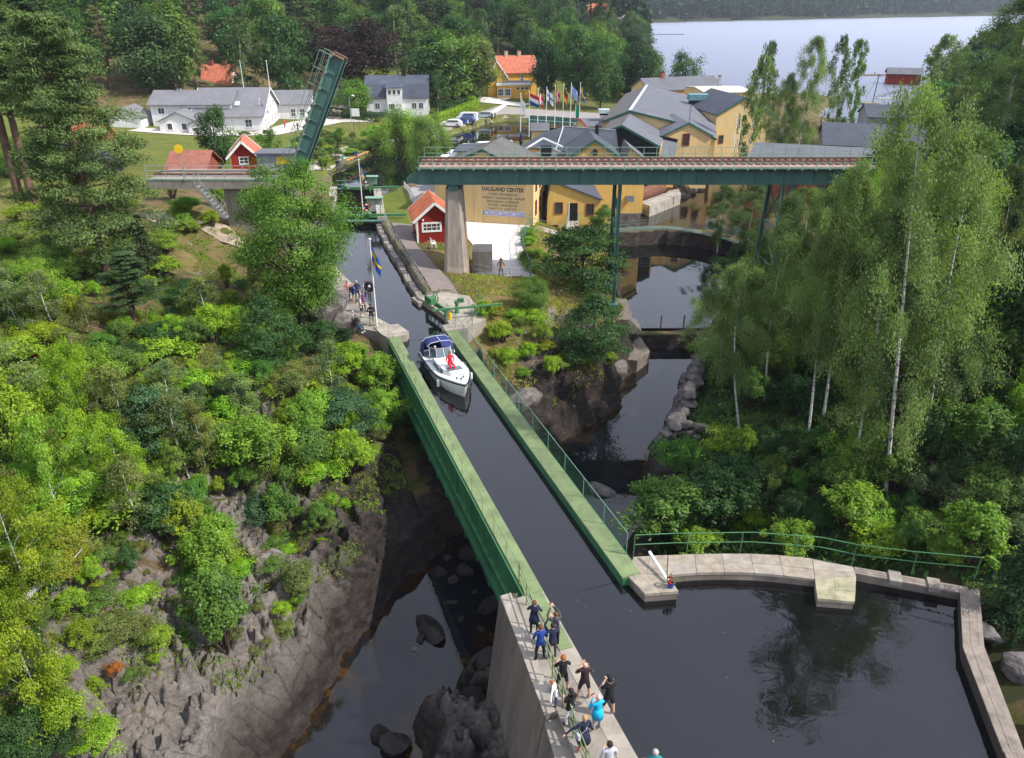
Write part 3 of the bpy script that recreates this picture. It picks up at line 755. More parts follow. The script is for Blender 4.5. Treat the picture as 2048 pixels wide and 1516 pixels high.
wallmesh([[A(-5.5, -2.22, -.3), A(-14, -3.4, -.3)], [A(-5.5, -2.7, -3.2), A(-14, -3.9, -3.2)], [A(-5.5, -4.0, -9.5), A(-14, -5.4, -9.5)]], CONC_D, "lower_face", qw)
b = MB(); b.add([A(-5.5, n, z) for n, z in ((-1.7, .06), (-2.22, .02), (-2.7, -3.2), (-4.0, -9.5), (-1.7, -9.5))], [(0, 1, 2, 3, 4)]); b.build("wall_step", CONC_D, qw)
nq = empty("near_quay", (0, 0, 0), 0, "concrete quay walkway in the foreground with the spectators on it", "quay")
b = MB()
edge = [(.24, -1.3), (-5.6, -1.75), (-14, -2.3)]
for (sa, na), (sb, nb) in zip(edge, edge[1:]):
    p = [A(sa, na), A(sb, nb), A(sb, -.62), A(sa, -.62)]; b.prism([(v.x, v.y) for v in p], -3.4, -.004)
b.build("walkway_slab", CONC, nq)
b = MB()
for k in range(7):
    sa, sb = .24-k*2.05, .24-k*2.05-2.04
    p = [A(sa, -.615), A(sb, -.615), A(sb, .02), A(sa, .02)]
    b = MB(); b.prism([(v.x, v.y) for v in p], -3.4, .012); b.build("kerb_stone", CONC_L, nq)
b = MB(); b.box2((-.6, -3.0, .03), (-.06, .22, .045)); b.build("ramp_plate", GREEN_TOP, nq, loc=AO, rot=(0, 0, A_ANG-R(90)))

rq = empty("right_quay", (0, 0, 0), 0, "curved stone slab quay bounding the canal basin, with a jutting pier block", "quay")
inner = [(5.49,24.35),(6.91,24.5),(6.62,25.5),(7.9,25.66),(9.13,25.70),(10.4,25.66),(11.6,25.50),(12.84,25.26),(12.52,24.08),(13.99,23.91),(14.72,25.70)]
outer = [(14.78,26.05),(13.4,26.55),(12.0,26.8),(10.54,26.92),(8.9,26.92),(7.2,26.85),(5.35,26.7),(4.9,25.55)]
poly = inner + outer
b = MB(); b.prism(expand(poly, -.03), -6.5, -.14); b.build("quay_body", CONC_D, rq)
def slab(pl, m): 
    c = sum((Vector((p[0], p[1], 0)) for p in pl), Vector())/len(pl)
    pl = [(c.x+(p[0]-c.x)*.985, c.y+(p[1]-c.y)*.985) for p in pl]
    bb = MB(); bb.prism(pl, -.135, random.uniform(-.012, .012)); bb.build("stone_slab", m, rq)
def lerp2(a, b_, t): return (a[0]+(b_[0]-a[0])*t, a[1]+(b_[1]-a[1])*t)
ia = [(6.62,25.5),(7.9,25.66),(9.13,25.70),(10.4,25.66),(11.6,25.50),(12.84,25.26),(14.66,25.4)]
oa = [(6.9,26.83),(8.1,26.90),(9.3,26.93),(10.54,26.92),(11.8,26.82),(13.2,26.6),(14.78,26.05)]
for i in range(len(ia)-1):
    for t0, t1, u in ((0, .48, .0), (.48, 1, .33)):
        a0, a1 = lerp2(ia[i], ia[i+1], u*0), ia[i+1]
        slab([lerp2(ia[i], oa[i], t0), lerp2(ia[i+1], oa[i+1], t0), lerp2(ia[i+1], oa[i+1], t1), lerp2(ia[i], oa[i], t1)], SLABM if (i+int(t0*4)) % 3 else CONC_L)
for pl in ([(5.35,26.7),(4.9,25.55),(5.75,25.6),(6.1,26.78)], [(6.1,26.78),(5.75,25.6),(6.6,25.52),(6.88,26.83)],
           [(4.9,25.55),(5.2,24.95),(6.0,25.0),(5.75,25.6)], [(5.75,25.6),(6.0,25.0),(6.78,25.0),(6.6,25.52)],
           [(5.2,24.95),(5.49,24.35),(6.15,24.42),(6.0,25.0)], [(6.0,25.0),(6.15,24.42),(6.91,24.5),(6.78,25.0)]): slab(pl, SLABM)
for pl in ([(12.84,25.26),(12.68,24.7),(13.45,24.6),(13.7,25.38)], [(13.7,25.38),(13.45,24.6),(14.25,24.5),(14.64,25.4)],
           [(12.68,24.7),(12.52,24.08),(13.22,24.0),(13.45,24.6)], [(13.45,24.6),(13.22,24.0),(13.99,23.91),(14.25,24.5)]): slab(pl, SLABM2)
b = MB(); b.box((13.5, 24.9, .02), (.0, 0, 0))
railing("basin_railing", "thin green railing curving behind the stone slab quay", "railing",
        [(5.35, 26.75, 0), (7.2, 26.88, 0), (10.54, 26.95, 0), (13.4, 26.6, 0), (14.8, 26.08, 0), (17, 25.5, .1), (19.3, 24.9, .3)], h=1.15, post_step=2.3, m=GREEN, r=.022, rails=(1.0, .55))
b = MB(); b.beam((5.98, 26.5, .45), (6.55, 25.0, .12), .10, .10); tag(b.build("barrier_pole", WHITE), "white pole lying across the corner of the stone quay beside the flower pot", "pole")
# flower pot
fp = empty("flower_pot", (6.62, 24.75, .0), 0, "small blue flower pot with red flowers on the stone quay corner", "flower pot")
b = MB(); b.lathe([(.10, 0), (.16, .26), (.15, .26), (.13, .2)], n=12); b.build("pot", BLUE, fp)
b = MB()
for i in range(60):
    a, rr, z = random.random()*6.28, random.random()**.5*.2, .26+random.random()*.28
    b.cur = 0 if random.random() < .62 else 1
    b.box((rr*math.cos(a), rr*math.sin(a), z), (.06, .06, .015), random.random()*3, random.random()*2, random.random())
b.build("flowers", [mat("flower_leaf", (.08, .14, .03)), RED], fp)

# wooden crest wall and boardwalk on the right of the basin
dw = empty("basin_dam_wall", (0, 0, 0), 0, "low dam wall with a plank top closing the basin's far right corner", "dam wall")
pa, pb = Vector((14.76, 25.85, 0)), Vector((19.0, 24.55, 0)); d = (pb-pa).normalized(); nn = Vector((-d.y, d.x, 0))
b = MB(); b.prism([(v.x, v.y) for v in (pa-nn*.16, pb-nn*.16, pb+nn*.2, pa+nn*.2)], -6, -.12); b.build("wall", CONC_D, dw)
for k in range(3):
    b = MB(); o_ = nn*(-.15+.155*k+.02); L0 = pa.lerp(pb, 0); b.beam(L0+o_+Vector((0, 0, -.07)), pb+o_+Vector((0, 0, -.07)), .14, .09); b.build("plank", WOOD, dw)
for t in (.36, .7):
    p = pa.lerp(pb, t); b = MB(); b.box((p.x, p.y, -.05), (.5, .7, .22), math.atan2(d.y, d.x)); b.build("concrete_block", CONC, dw)
bw = empty("boardwalk", (0, 0, 0), 0, "weathered plank boardwalk along the basin's right side, bent at a corner", "boardwalk")
li = [Vector(p) for p in ((18.5, 24.35, .05), (17.02, 21.3, .05), (16.0, 16.9, .05), (14.6, 9, .05))]; lo_ = [Vector(p) for p in ((19.4, 24.6, .05), (17.88, 21.5, .05), (16.62, 16.8, .05), (15.3, 9, .05))]
for i in range(3):
    for k in range(5):
        t0, t1 = (k+.04)/5, (k+.96)/5; tm = (t0+t1)/2
        a = li[i].lerp(lo_[i], tm); c = li[i+1].lerp(lo_[i+1], tm)
        b = MB(); b.beam(a, c, (lo_[i]-li[i]).length/5*.93, .06); o_ = b.build("plank", WOOD, bw); o_.location.z = random.uniform(-.008, .008)
    b = MB(); p = [li[i], li[i+1], lo_[i+1], lo_[i]]; b.prism([(v.x, v.y) for v in p], -3.5, -.02); b.build("crib_wall", mat("dark_timber", (.05, .04, .035), .9), bw)

# ------------------------------------------------------------------ upper quays at the far end of the trough
tq = empty("spectator_terrace", (0, 0, 0), 0, "concrete terrace by the canal where the second group of spectators stands", "quay")
tl = [(-9.9, 52.2), (-8.3, 51.2), (-8.0, 52.1), (-10.6, 55.2), (-12.6, 60.6), (-15.55, 66.2), (-19.25, 75.6), (-20.35, 84.2), (-21.4, 84.0), (-20.4, 75.5), (-17.2, 66.2), (-15.2, 61.5), (-14.0, 57), (-12.4, 53.2)]
b = MB(); b.prism(tl, -3.5, 0.0); b.build("terrace_slab", CONC, tq)
cp = [(-8.0, 52.1), (-10.6, 55.2), (-12.6, 60.6), (-15.55, 66.2), (-19.25, 75.6), (-20.35, 84.2)]
for i in range(len(cp)-1):
    a, c = Vector((*cp[i], 0)), Vector((*cp[i+1], 0)); n_ = max(1, int((c-a).length/2.0))
    for k in range(n_):
        p, q = a.lerp(c, k/n_), a.lerp(c, (k+.985)/n_); dd = (q-p).normalized(); o_ = Vector((-dd.y, dd.x, 0))*.28
        b = MB(); b.beam(p+o_+Vector((0, 0, .0)), q+o_+Vector((0, 0, .0)), .5, .07); b.build("coping_stone", CONC_L, tq)
b = MB(); b.prism([(-10.3, 52.9), (-9.6, 51.6), (-9.0, 50.9), (-7.7, 51.4), (-7.6, 52.0), (-8.6, 53.5)], -2, .085); b.build("end_block", CONC_L, tq)
rw = empty("canal_bank_wall", (0, 0, 0), 0, "stone faced canal bank with rough edge running from the lock to the green winch", "bank wall")
rb = [(-14.3, 82.3), (-12.8, 77), (-10.5, 69.8), (-8.2, 62.3), (-7.1, 59.2)]
for i in range(len(rb)-1):
    a, c = Vector((*rb[i], 0)), Vector((*rb[i+1], 0)); n_ = max(1, int((c-a).length/1.1))
    for k in range(n_):
        p, q = a.lerp(c, k/n_), a.lerp(c, (k+.97)/n_); dd = (q-p).normalized(); o_ = Vector((dd.y, -dd.x, 0))*(-.33+random.uniform(-.08, .05))
        b = MB(); b.beam(p+o_*-1+Vector((0, 0, -.45)), q+o_*-1+Vector((0, 0, -.45+random.uniform(-.1, .1))), .5, 1.02+random.uniform(-.06, .03)); b.build("bank_stone", CONC if (k % 3) else STONE, rw)
rp = empty("winch_quay", (0, 0, 0), 0, "concrete quay corner carrying the green winch at the upper right end of the aqueduct", "quay")
b = MB(); b.prism([(-7.9, 59.6), (-7.35, 58.9), (-6.3, 57.2), (-5.3, 55.5), (-4.75, 53.7), (-5.2, 52.6), (-3.4, 53.2), (-2.0, 54.6), (-2.4, 56.5), (-3.6, 59.8), (-5.6, 60.6)], -3.0, .02); b.build("quay_slab", CONC_L, rp)
b = MB(); b.prism([(-8.35, 59.8), (-7.6, 58.4), (-6.8, 58.9), (-7.3, 60.2)], -2, -.12); b.build("corner_block", CONC, rp)
b = MB(); b.prism([(-5.25, 53.3), (-4.95, 52.2), (-3.3, 52.8), (-3.7, 54.2)], -3, .06); b.build("end_block", CONC_L, rp)
# winch and stop-log gear
wg = empty("canal_winch", (-6.0, 56.5, 0), R(122), "green iron winch and lifting frame on the quay edge above the boat", "winch")
b = MB(); b.box((0, 0, .55), (3.6, .12, .35)); b.box((-1.7, 0, .35), (.2, .2, .8)); b.box((1.7, 0, .35), (.2, .2, .8)); b.box((0, .35, .9), (.7, .45, .5)); b.build("frame", GREEN, wg)
b = MB(); b.torus((.2, -.12, 1.05), .42, .035, 'Y', 16, 6); b.tube([(.2, -.12, 1.05), (.2, .3, 1.05)], .05, 8)
for k in range(3): a = k*math.pi/3; b.beam((.2-.4*math.cos(a), -.12, 1.05-.4*math.sin(a)), (.2+.4*math.cos(a), -.12, 1.05+.4*math.sin(a)), .03, .03)
b.build("handwheel", GREEN, wg)
b = MB()
for k in range(5): b.tube([(-1.4+k*.7, -.25, -.9), (-1.4+k*.7, -.2, .45)], .05, 6)
b.box((0, -.22, -.2), (3.4, .1, .12)); b.build("ladder", GREEN_DK, wg)
boom = empty("swing_boom", (-4.3, 55.9, .0), 0, "long green boom on a pedestal reaching over the rocky bank beside the winch", "boom")
p1, p2 = atz(1005, 608, .9)-boom.location, atz(865, 621, .95)-boom.location
b = MB(); b.beam(p2, p1, .14, .14); b.build("boom_arm", GREEN, boom)
b = MB(); b.lathe([(.22, 0), (.16, .2), (.12, .8), (.2, .85), (.2, 1.0)], n=10); b.box((.3, .1, 1.05), (.5, .3, .3)); b.build("pedestal", GREEN, boom)
b = MB()
for x in (-.9, .9): b.tube([(x, -.3, 0), (x, -.3, .75), (x+.5, -.3, .75), (x+.5, -.3, 0)], .02, 6)
b.build("guard_hoop", GREEN, boom)
b = MB(); b.lathe([(.16, 0), (.16, .5), (.1, .58)], c=(-4.75, 54.6, .03), n=10); tag(b.build("bollard", YEL), "small yellow bollard on the quay beside the long green boom", "bollard")
railing("bank_railing", "galvanised railing along the canal path from the lock down to the winch", "railing",
        [(-14.0, 83.2, .1), (-12.4, 77, .1), (-10.05, 69.8, .1), (-7.75, 62.3, .1), (-6.95, 60.0, .1)], h=1.1, post_step=1.9, m=STEEL, r=.03, rails=(1.0, .65, .33))
railing("quay_railing", "green railing around the back of the winch quay", "railing", [(-2.7, 58.6, 0), (-2.2, 55.8, 0), (-3.0, 53.6, 0)], h=1.0, post_step=1.5, m=GREEN, r=.025)
railing("terrace_railing", "green railing at the far end of the spectators' terrace by the maple", "railing", [(-15.3, 62.5, 0), (-14.6, 59.5, 0)], h=1.0, post_step=1.4, m=BR_LIGHT, r=.025)
railing("terrace_front_railing", "short railing at the terrace's front edge above the gorge", "railing", [(-12.5, 53.2, 0), (-10.0, 52.2, 0)], h=1.0, post_step=1.2, m=BR_LIGHT, r=.022)

# ------------------------------------------------------------------ path, yard, lawn, roads
ASPH = mat("asphalt_path", (.20, .165, .15), .95, nscale=3, namt=.15)
GRAVEL = mat("pale_gravel", (.62, .58, .54), .95, nscale=5, namt=.10, bump=.2, bscale=30)
ROADM = mat("asphalt_road", (.30, .27, .26), .95, nscale=1, namt=.12)
DIRT = mat("dirt_track", (.33, .26, .20), .95, nscale=1, namt=.25)
drape("path", [(-13.2, 82.6), (-11.9, 77.5), (-9.6, 70), (-7.3, 62.3), (-6.6, 60.2), (-4.3, 59.8), (-5.4, 63.2), (-7.2, 67.8), (-9.3, 73.5), (-10.4, 78), (-9.4, 81.5), (-11.5, 82.0)], ASPH, .09, .7)
drape("gravel_yard", [(-8.4, 87.8), (2.2, 86.5), (1.9, 84), (.9, 80.6), (1.2, 75), (1.5, 70), (2.4, 66.6), (-.5, 65.9), (-3.5, 68.4), (-2.6, 72), (-3.6, 75.5), (-4.4, 79), (-5.4, 82)], GRAVEL, .05, .8, flat=-1.0)
drape("road", [(-13.9, 101), (-12.2, 92.5), (-10.6, 86.5), (-9.0, 88.2), (-8.6, 92), (-9.5, 112), (-12.4, 112)], ROADM, .07, 1.2)
b = MB(); 
drape("car_park", [(-21, 154), (-16, 151.5), (-13.6, 160), (-9.8, 168.5), (-6.4, 176.5), (-1.6, 183.6), (4.2, 181.8), (16, 178), (26, 179), (26, 184), (4, 191), (-3, 194), (-7, 187), (-14, 176), (-24, 166)], ROADM, .07, 2.5)
drape("canal_side_road", [(-33, 119), (-29.6, 121), (-28.7, 131), (-24.6, 143), (-18.6, 151), (-20, 154), (-27, 146), (-32, 133)], mat("pale_road", (.42, .37, .33), .95, nscale=1, namt=.1), .07, 1.6)
drape("hotel_forecourt", [(-72, 149), (-56, 147), (-44, 150), (-41, 160), (-36, 170), (-30, 172), (-30, 175), (-42, 173), (-46, 168), (-50, 154), (-72, 154.5)], mat("pale_forecourt", (.50, .46, .42), .95, nscale=1, namt=.1), .09, 2.0)
drape("house_drive", [(-9, 197), (2, 193.5), (5, 196.5), (-2, 199), (0, 203), (-6, 203), (-14, 200)], GRAVEL, .15, 2.0)
drape("garden_path", [(-2.2, 195), (-.9, 195), (-4.0, 184.5), (-5.6, 185)], GRAVEL, .15, 1.0)
drape("dirt_path", [(-33, 66.5), (-27, 63.3), (-22.5, 61.5), (-22, 62.6), (-26, 65.5), (-33, 69.5), (-42, 70), (-42, 68.2)], DIRT, .08, .9)
drape("lane", [(-40, 174), (-37, 174), (-36, 190), (-44, 215), (-49, 215), (-42, 192)], mat("lane_gravel", (.42, .33, .26), .95, nscale=1, namt=.15), .15, 2.0)
def grass_verge(): pass

# ------------------------------------------------------------------ railway bridge
BX0, BX1, BY0, BY1 = -8.1, 37.0, 66.0, 69.4
GB, GT = 7.85, 9.2
rb_ = empty("railway_bridge", (BX0, BY0, 0), 0, "green plate girder railway bridge crossing above the canal spit and river", "railway bridge")
def girder(parent, L0, L1, y, zb, zt, step, front=True, rel=(0, 0, 0), m=BR_GREEN):
    """plate girder along x made of web panels between stiffeners"""
    n = int(round((L1-L0)/step)); st = (L1-L0)/n
    b = MB(); b.box((0, 0, (zb+zt)/2), (st-.03, .02, zt-zb-.06)); pm = b.mesh("web_panel", m)
    b = MB(); b.box((0, 0, (zb+zt)/2), (.025, .13, zt-zb-.06)); b.box((0, -.012, (zb+zt)/2), (.11, .024, zt-zb-.06)); smm = b.mesh("stiffener", m)
    for i in range(n): link("web_panel", pm, parent, (L0+st*(i+.5), y, 0))
    for i in range(n+1): link("stiffener", smm, parent, (L0+st*i, y-(.012 if front else -.012), 0))
    b = MB(); b.box(((L0+L1)/2, y, zb-.015), (L1-L0, .36, .04)); b.box(((L0+L1)/2, y, zt+.0), (L1-L0, .36, .05))
    b.box(((L0+L1)/2, y-.02, zb+.06), (L1-L0, .05, .11)); b.box(((L0+L1)/2, y-.02, zt-.09), (L1-L0, .05, .12)); b.build("flange", m, parent)
def deck(parent, L0, L1, y0, y1, zt, postn, m=BR_LIGHT):
    b = MB(); b.box2((L0, y0-.75, zt+.10), (L1, y1+.4, zt+.18)); b.build("deck", DECKM, parent)
    b = MB(); b.box2((L0, y0-.79, zt+.05), (L1, y0-.752, zt+.20)); b.box2((L0, y1+.402, zt+.05), (L1, y1+.44, zt+.2)); b.build("deck_edge", BR_LIGHT, parent)
    for yy in (y0+.95, y0+2.4):
        b = MB(); b.box2((L0, yy-.035, zt+.32), (L1, yy+.035, zt+.46)); b.box2((L0, yy-.07, zt+.30), (L1, yy+.07, zt+.32)); b.build("rail", RUST, parent)
    b = MB(); ns = int((L1-L0)/.62)
    b.box((0, (y0+y1)/2-.05, zt+.24), (.24, 2.6, .115)); sl = b.mesh("sleeper", mat("sleeper_wood", (.13, .09, .075), .95))
    for i in range(ns): link("sleeper", sl, parent, (L0+.3+i*.62, 0, 0))
    b = MB(); b.tube([(0, 0, .05), (0, 0, .98)], .028, 6); pm = b.mesh("railing_post", m)
    b = MB(); b.box((0, .33, -.02), (.07, .72, .07)); b.beam((0, .05, -.02), (0, .68, -.42), .05, .05); b.box((0, -.05, -.05), (.16, .10, .12)); bk = b.mesh("bracket", STEEL)
    for i in range(postn+1):
        x = L0+.05+i*(L1-L0-.1)/postn
        link("railing_post", pm, parent, (x, y0-.72, zt+.1)); link("bracket", bk, parent, (x, y0-.75, zt+.08)); link("railing_post", pm, parent, (x, y1+.37, zt+.1))
    for yy in (y0-.72, y1+.37):
        for hh in (.55, 1.06):
            b = MB(); b.tube([(L0+.05, yy, zt+hh), (L1-.05, yy, zt+hh)], .024, 6); b.build("handrail", m, parent)
LB = BX1-BX0
girder(rb_, .0, LB, 0.0, GB, GT, 1.24); girder(rb_, .0, LB, BY1-BY0, GB, GT, 1.24, False)
deck(rb_, .25, LB, 0, BY1-BY0, GT, 39)
b = MB()
for i in range(19): b.box((.2+i*2.48, (BY1-BY0)/2, GB+.45), (.16, BY1-BY0-.3, .7))
b.build("cross_beams", BR_GREEN, rb_)
b = MB(); b.add([(-.9, -.02, GB+.1), (0, -.02, GB), (0, -.02, GT-.35), (-.5, -.02, GT-.45), (-.9, -.02, GB+.45), (-.9, .02, GB+.1), (0, .02, GB), (0, .02, GT-.35), (-.5, .02, GT-.45), (-.9, .02, GB+.45)],
      [(0, 1, 2, 3, 4), (9, 8, 7, 6, 5), (0, 5, 6, 1), (2, 7, 8, 3), (3, 8, 9, 4), (4, 9, 5, 0)]); b.build("end_nose", BR_GREEN, rb_)
# concrete pier
pr = empty("bridge_pier", (-5.05, 67.7, -.4), 0, "tall tapered concrete pier carrying the railway bridge beside the red hut", "bridge pier")
def octa(hx, hy, z, ch=.28): return [(-hx+ch, -hy, z), (hx-ch, -hy, z), (hx, -hy+ch, z), (hx, hy-ch, z), (hx-ch, hy, z), (-hx+ch, hy, z), (-hx, hy-ch, z), (-hx, -hy+ch, z)]
b = MB(); lv = [octa(1.12, 2.1, -.8), octa(1.10, 2.05, .3), octa(1.02, 1.95, .9), octa(.68, 1.75, 7.75)]
vs = [p for l in lv for p in l]; fs = [(i*8+k, i*8+(k+1) % 8, (i+1)*8+(k+1) % 8, (i+1)*8+k) for i in range(3) for k in range(8)] + [tuple(range(24, 32))]
b.add(vs, fs); b.build("shaft", PIERM, pr)
b = MB(); b.box((0, -1.7, 7.93), (.8, .5, .36)); b.box((0, 1.7, 7.93), (.8, .5, .36)); b.box((0, -1.75, 8.15), (.45, .4, .2)); b.build("bearing", BR_GREEN, pr)
b = MB(); b.box2((.9, -1.3, -.8), (2.7, 1.2, 1.6)); tag(b.build("footing_block", PIERM, None, loc=(-4.6, 70.2, -.6)), "low concrete block behind the foot of the bridge pier", "concrete block")
b = MB(); b.tube([(.95, -1.3, 5.0), (1.2, -1.7, -.2)], .045, 6); b.build("drain_pipe", mat("buff_pipe", (.5, .33, .18), .7), pr)
# steel trestles
def trestle(x, zb, spread, nm, label):
    t = empty("bridge_trestle", (x, 67.7, 0), 0, label, "bridge trestle")
    top = GB-.05
    for sy in (-1, 1):
        b = MB(); p, q = Vector((0, sy*1.7, top)), Vector((.12*sy, sy*spread, zb))
        for dx in (-.13, .13): b.beam(p+Vector((dx, 0, 0)), q+Vector((dx*1.25, 0, 0)), .05, .34, (0, 1, 0))
        b.beam(p, q, .26, .03, (0, 1, 0)); b.build("column", BR_GREEN, t)
        b = MB(); b.box((.12*sy, sy*spread, zb), (.9, .9, .25)); b.build("base_plate", BR_GREEN, t)
    nl = 3; 
    for k in range(nl):
        za, zb2 = top-.5-(top-zb-1)*k/nl, top-.5-(top-zb-1)*(k+1)/nl
        f = lambda z: 1.7+(spread-1.7)*(top-z)/(top-zb)
        for s in (-1, 1):
            b = MB(); b.beam((0, s*f(za), za), (0, -s*f(zb2), zb2), .12, .10, (1, 0, 0)); b.build("brace", BR_GREEN, t)
        b = MB(); b.beam((0, -f(zb2), zb2), (0, f(zb2), zb2), .12, .12); b.build("strut", BR_GREEN, t)
    return t
trestle(9.25, -2.75, 2.6, 'a', "green steel trestle standing on the rocky bank at the river's left edge")
trestle(23.2, -3.4, 3.4, 'b', "green steel trestle half hidden by birches on the river's right bank")
# stone plinth of the first trestle
pl = empty("pier_plinth", (9.6, 64.4, 0), 0, "weathered stone and concrete cutwater plinth under the green trestle, at the water", "plinth")
b = MB(); b.prism([(-1.2, -1.5), (.7, -1.7), (1.2, -.3), (1.2, 3.6), (-1.2, 3.6)], -7.6, -3.3); b.build("plinth_block", CONC_D, pl)
b = MB(); b.prism([(-1.6, -3.6), (1.3, -4.2), (2.7, -2.2), (2.3, 1.2), (-1.0, 1.4)], -7.9, -6.1); b.build("plinth_apron", CONC_D, pl)

# raised bascule leaf
bl = empty("bascule_leaf", (-19.1, BY0, 8.35), 0, "raised green bascule leaf of the railway bridge, tilted steeply above the canal", "bascule bridge")
bl.rotation_euler = (0, -R(64), 0)
girder(bl, 0, 10.8, 0, -1.0, 0, 1.35); girder(bl, 0, 10.8, 1.5, -1.0, 0, 1.35, False)
deck(bl, 0, 10.8, .5, 1.4, -.12, 8)
b = MB()
for i in range(9): b.box((.3+i*1.3, .75, -.5), (.16, 1.3, .7))
b.build("cross_beams", BR_GREEN, bl)
for yy in (0, 1.5):
    b = MB(); b.box((10.86, yy, -.5), (.1, .45, 1.05)); b.build("end_plate", RUST, bl)
# approach deck on the left and abutment
ad = empty("bridge_abutment", (-19.4, BY0, 0), 0, "concrete bridge abutment and approach deck left of the raised bascule leaf", "abutment")
b = MB(); b.box2((-11.5, -.75, 7.6), (.2, 4.2, 8.3)); b.build("approach_deck", CONC, ad)
b = MB(); b.box2((-5.4, .1, -2), (.1, 3.6, 7.55)); b.build("abutment_wall", CONC, ad)
b = MB(); b.box2((-11.5, .95, 8.4), (.1, 1.02, 8.56)); b.box2((-11.5, 2.35, 8.4), (.1, 2.42, 8.56)); b.build("rail", RUST, ad)
b = MB(); b.box2((-11.5, -.78, 8.3), (.2, -.72, 8.42)); b.build("deck_edge", BR_LIGHT, ad)
railing("abutment_railing", "galvanised railing on the approach deck left of the raised bascule leaf", "railing", [(-19.3, 65.3, 8.3), (-30.8, 65.3, 8.3)], h=1.2, post_step=1.7, m=STEEL, r=.03, rails=(1, .66, .33))
st_ = empty("steel_stair", (-24.3, 64.9, 0), 0, "galvanised steel stair descending from the approach deck to the rocks", "stair")
for sy in (-.4, .4):
    b = MB(); b.beam((-2.2, sy, 8.0), (-.2, sy, 5.3), .05, .22); b.build("stringer", STEEL, st_)
    b = MB(); b.beam((-2.2, sy, 9.0), (-.2, sy, 6.3), .04, .04); b.tube([(-2.2, sy, 8), (-2.2, sy, 9)], .025, 6); b.tube([(-.2, sy, 5.3), (-.2, sy, 6.3)], .025, 6); b.build("handrail", STEEL, st_)
b = MB(); b.box((0, 0, 0), (.28, .8, .04)); tm = b.mesh("tread", STEEL)
for k in range(10): link("tread", tm, st_, (-2.1+k*.215, 0, 7.85-k*.285))
b = MB(); b.box((-19.4-2.4, 65.0, 10.4), (.9, .06, .45)); 
ys = empty("trackside_sign", (-27.6, 65.2, 8.3), 0, "round yellow railway sign disc on a post by the abutment", "sign")
b = MB(); b.tube([(0, 0, 0), (0, 0, 2.6)], .04, 6); b.build("post", STEEL, ys)
M90 = Matrix.Rotation(R(90), 4, 'X')
b = MB(); b.lathe([(.01, -.02), (.36, -.02), (.36, .02), (.01, .02)], n=20); o = b.build("disc", YEL, ys, loc=(0, -.06, 2.6), rot=(R(90), 0, R(8)))
mh = empty("machine_hut", (-21.2, 71.8, 8.3), 0, "small grey flat roofed machine cabin with a yellow board beside the track", "cabin")
b = MB(); b.box2((-2.2, 0, -1), (1.8, 2.2, 1.0)); b.build("wall", mat("grey_boards", (.32, .33, .37), .8), mh)
b = MB(); b.box2((-2.4, -.2, 1.0), (2.0, 2.4, 1.12)); b.build("roof", SLATE_L, mh)
b = MB(); b.box2((-.4, -.06, .1), (.7, -.005, .75)); b.build("board", YEL, mh)

# ------------------------------------------------------------------ arch dam, weir, river details
dm = empty("arch_dam", (0, 0, 0), 0, "dark curved concrete dam across the river with a railed footbridge on its crest", "dam")
arc = []
for k in range(15):
    t = k/14; x = 11.8 + (29.2-11.8)*t; y = 95.6 + 2.2*math.sin(math.pi*min(1, t*1.02))*1.0 - 6.5*max(0, t-.45)**1.5/ .55**1.5
    arc.append((x, y))
DAMM = mat("dam_concrete", (.04, .024, .021), .8, nscale=.5, col2=(.009, .008, .009), stretch=(1.6, 1.6, .18), bump=.3, bscale=3)
k = len(arc)
b = MB()
vs = []; 
for x, y in arc: vs += [(x, y-.9, -4.57), (x, y-.7, -9.0), (x, y+.6, -4.62), (x, y+.8, -9)]
fs = []
for i in range(k-1):
    a = i*4; c = a+4; fs += [(a, a+1, c+1, c), (a+2, a, c, c+2), (a+3, a+2, c+2, c+3)]
b.add(vs, fs); b.build("dam_wall", DAMM, dm)
b = MB(); vs = []
for x, y in arc: vs += [(x, y-1.0, -4.5), (x, y+.7, -4.5), (x, y-1.0, -4.56), (x, y+.7, -4.56)]
fs = []
for i in range(k-1):
    a = i*4; c = a+4; fs += [(a, c, c+1, a+1), (a+2, a+3, c+3, c+2), (a, a+2, c+2, c), (a+1, c+1, c+3, a+3)]
b.add(vs, fs); b.build("footbridge_deck", mat("dam_deck", (.085, .12, .10), .8), dm)
b = MB(); b.box2((28.6, 87.2, -9), (30.6, 90.8, -4.45)); b.build("side_pillar", DAMM, dm)
railing("dam_railing", "green railing along the footbridge on the arch dam", "railing", [(x, y-.9, -4.5) for x, y in arc], h=1.25, post_step=2.7, m=BR_GREEN, r=.024, rails=(1, .7, .4))
wd = empty("low_weir", (0, 0, 0), 0, "low weir with a dark overflow face across the river behind the green trestle", "weir")
b = MB(); wp = [(10.8, 69.4), (14, 68.5), (17, 68.1), (20.5, 68.4)]
vs = []
for x, y in wp: vs += [(x, y, ZU-.06), (x, y-.25, ZL-1), (x, y+.9, ZU-.06), (x, y+1.0, ZL-1)]
b.add(vs, [f for i in range(3) for f in ((i*4, i*4+1, i*4+5, i*4+4), (i*4+2, i*4, i*4+4, i*4+6))]); b.build("weir_face", mat("wet_black", (.008, .008, .009), .35, spec=.6), wd)
b = MB(); vs = []
for x, y in wp: vs += [(x, y+.9, ZU+.02), (x, y-.1, ZU+.012), (x, y-.36, ZU-.35), (x, y-.45, ZL-.1)]
b.add(vs, [f for i in range(3) for j in range(3) for f in ((i*4+j, i*4+j+1, i*4+j+5, i*4+j+4),)]); b.build("overflow", W_RAPID, wd)
for x in (14.4, 16.6):
    b = MB(); b.tube([(x, 68.6, ZU-1), (x, 68.6, ZU+1.1)], .07, 6); b.build("post", RUST, wd)

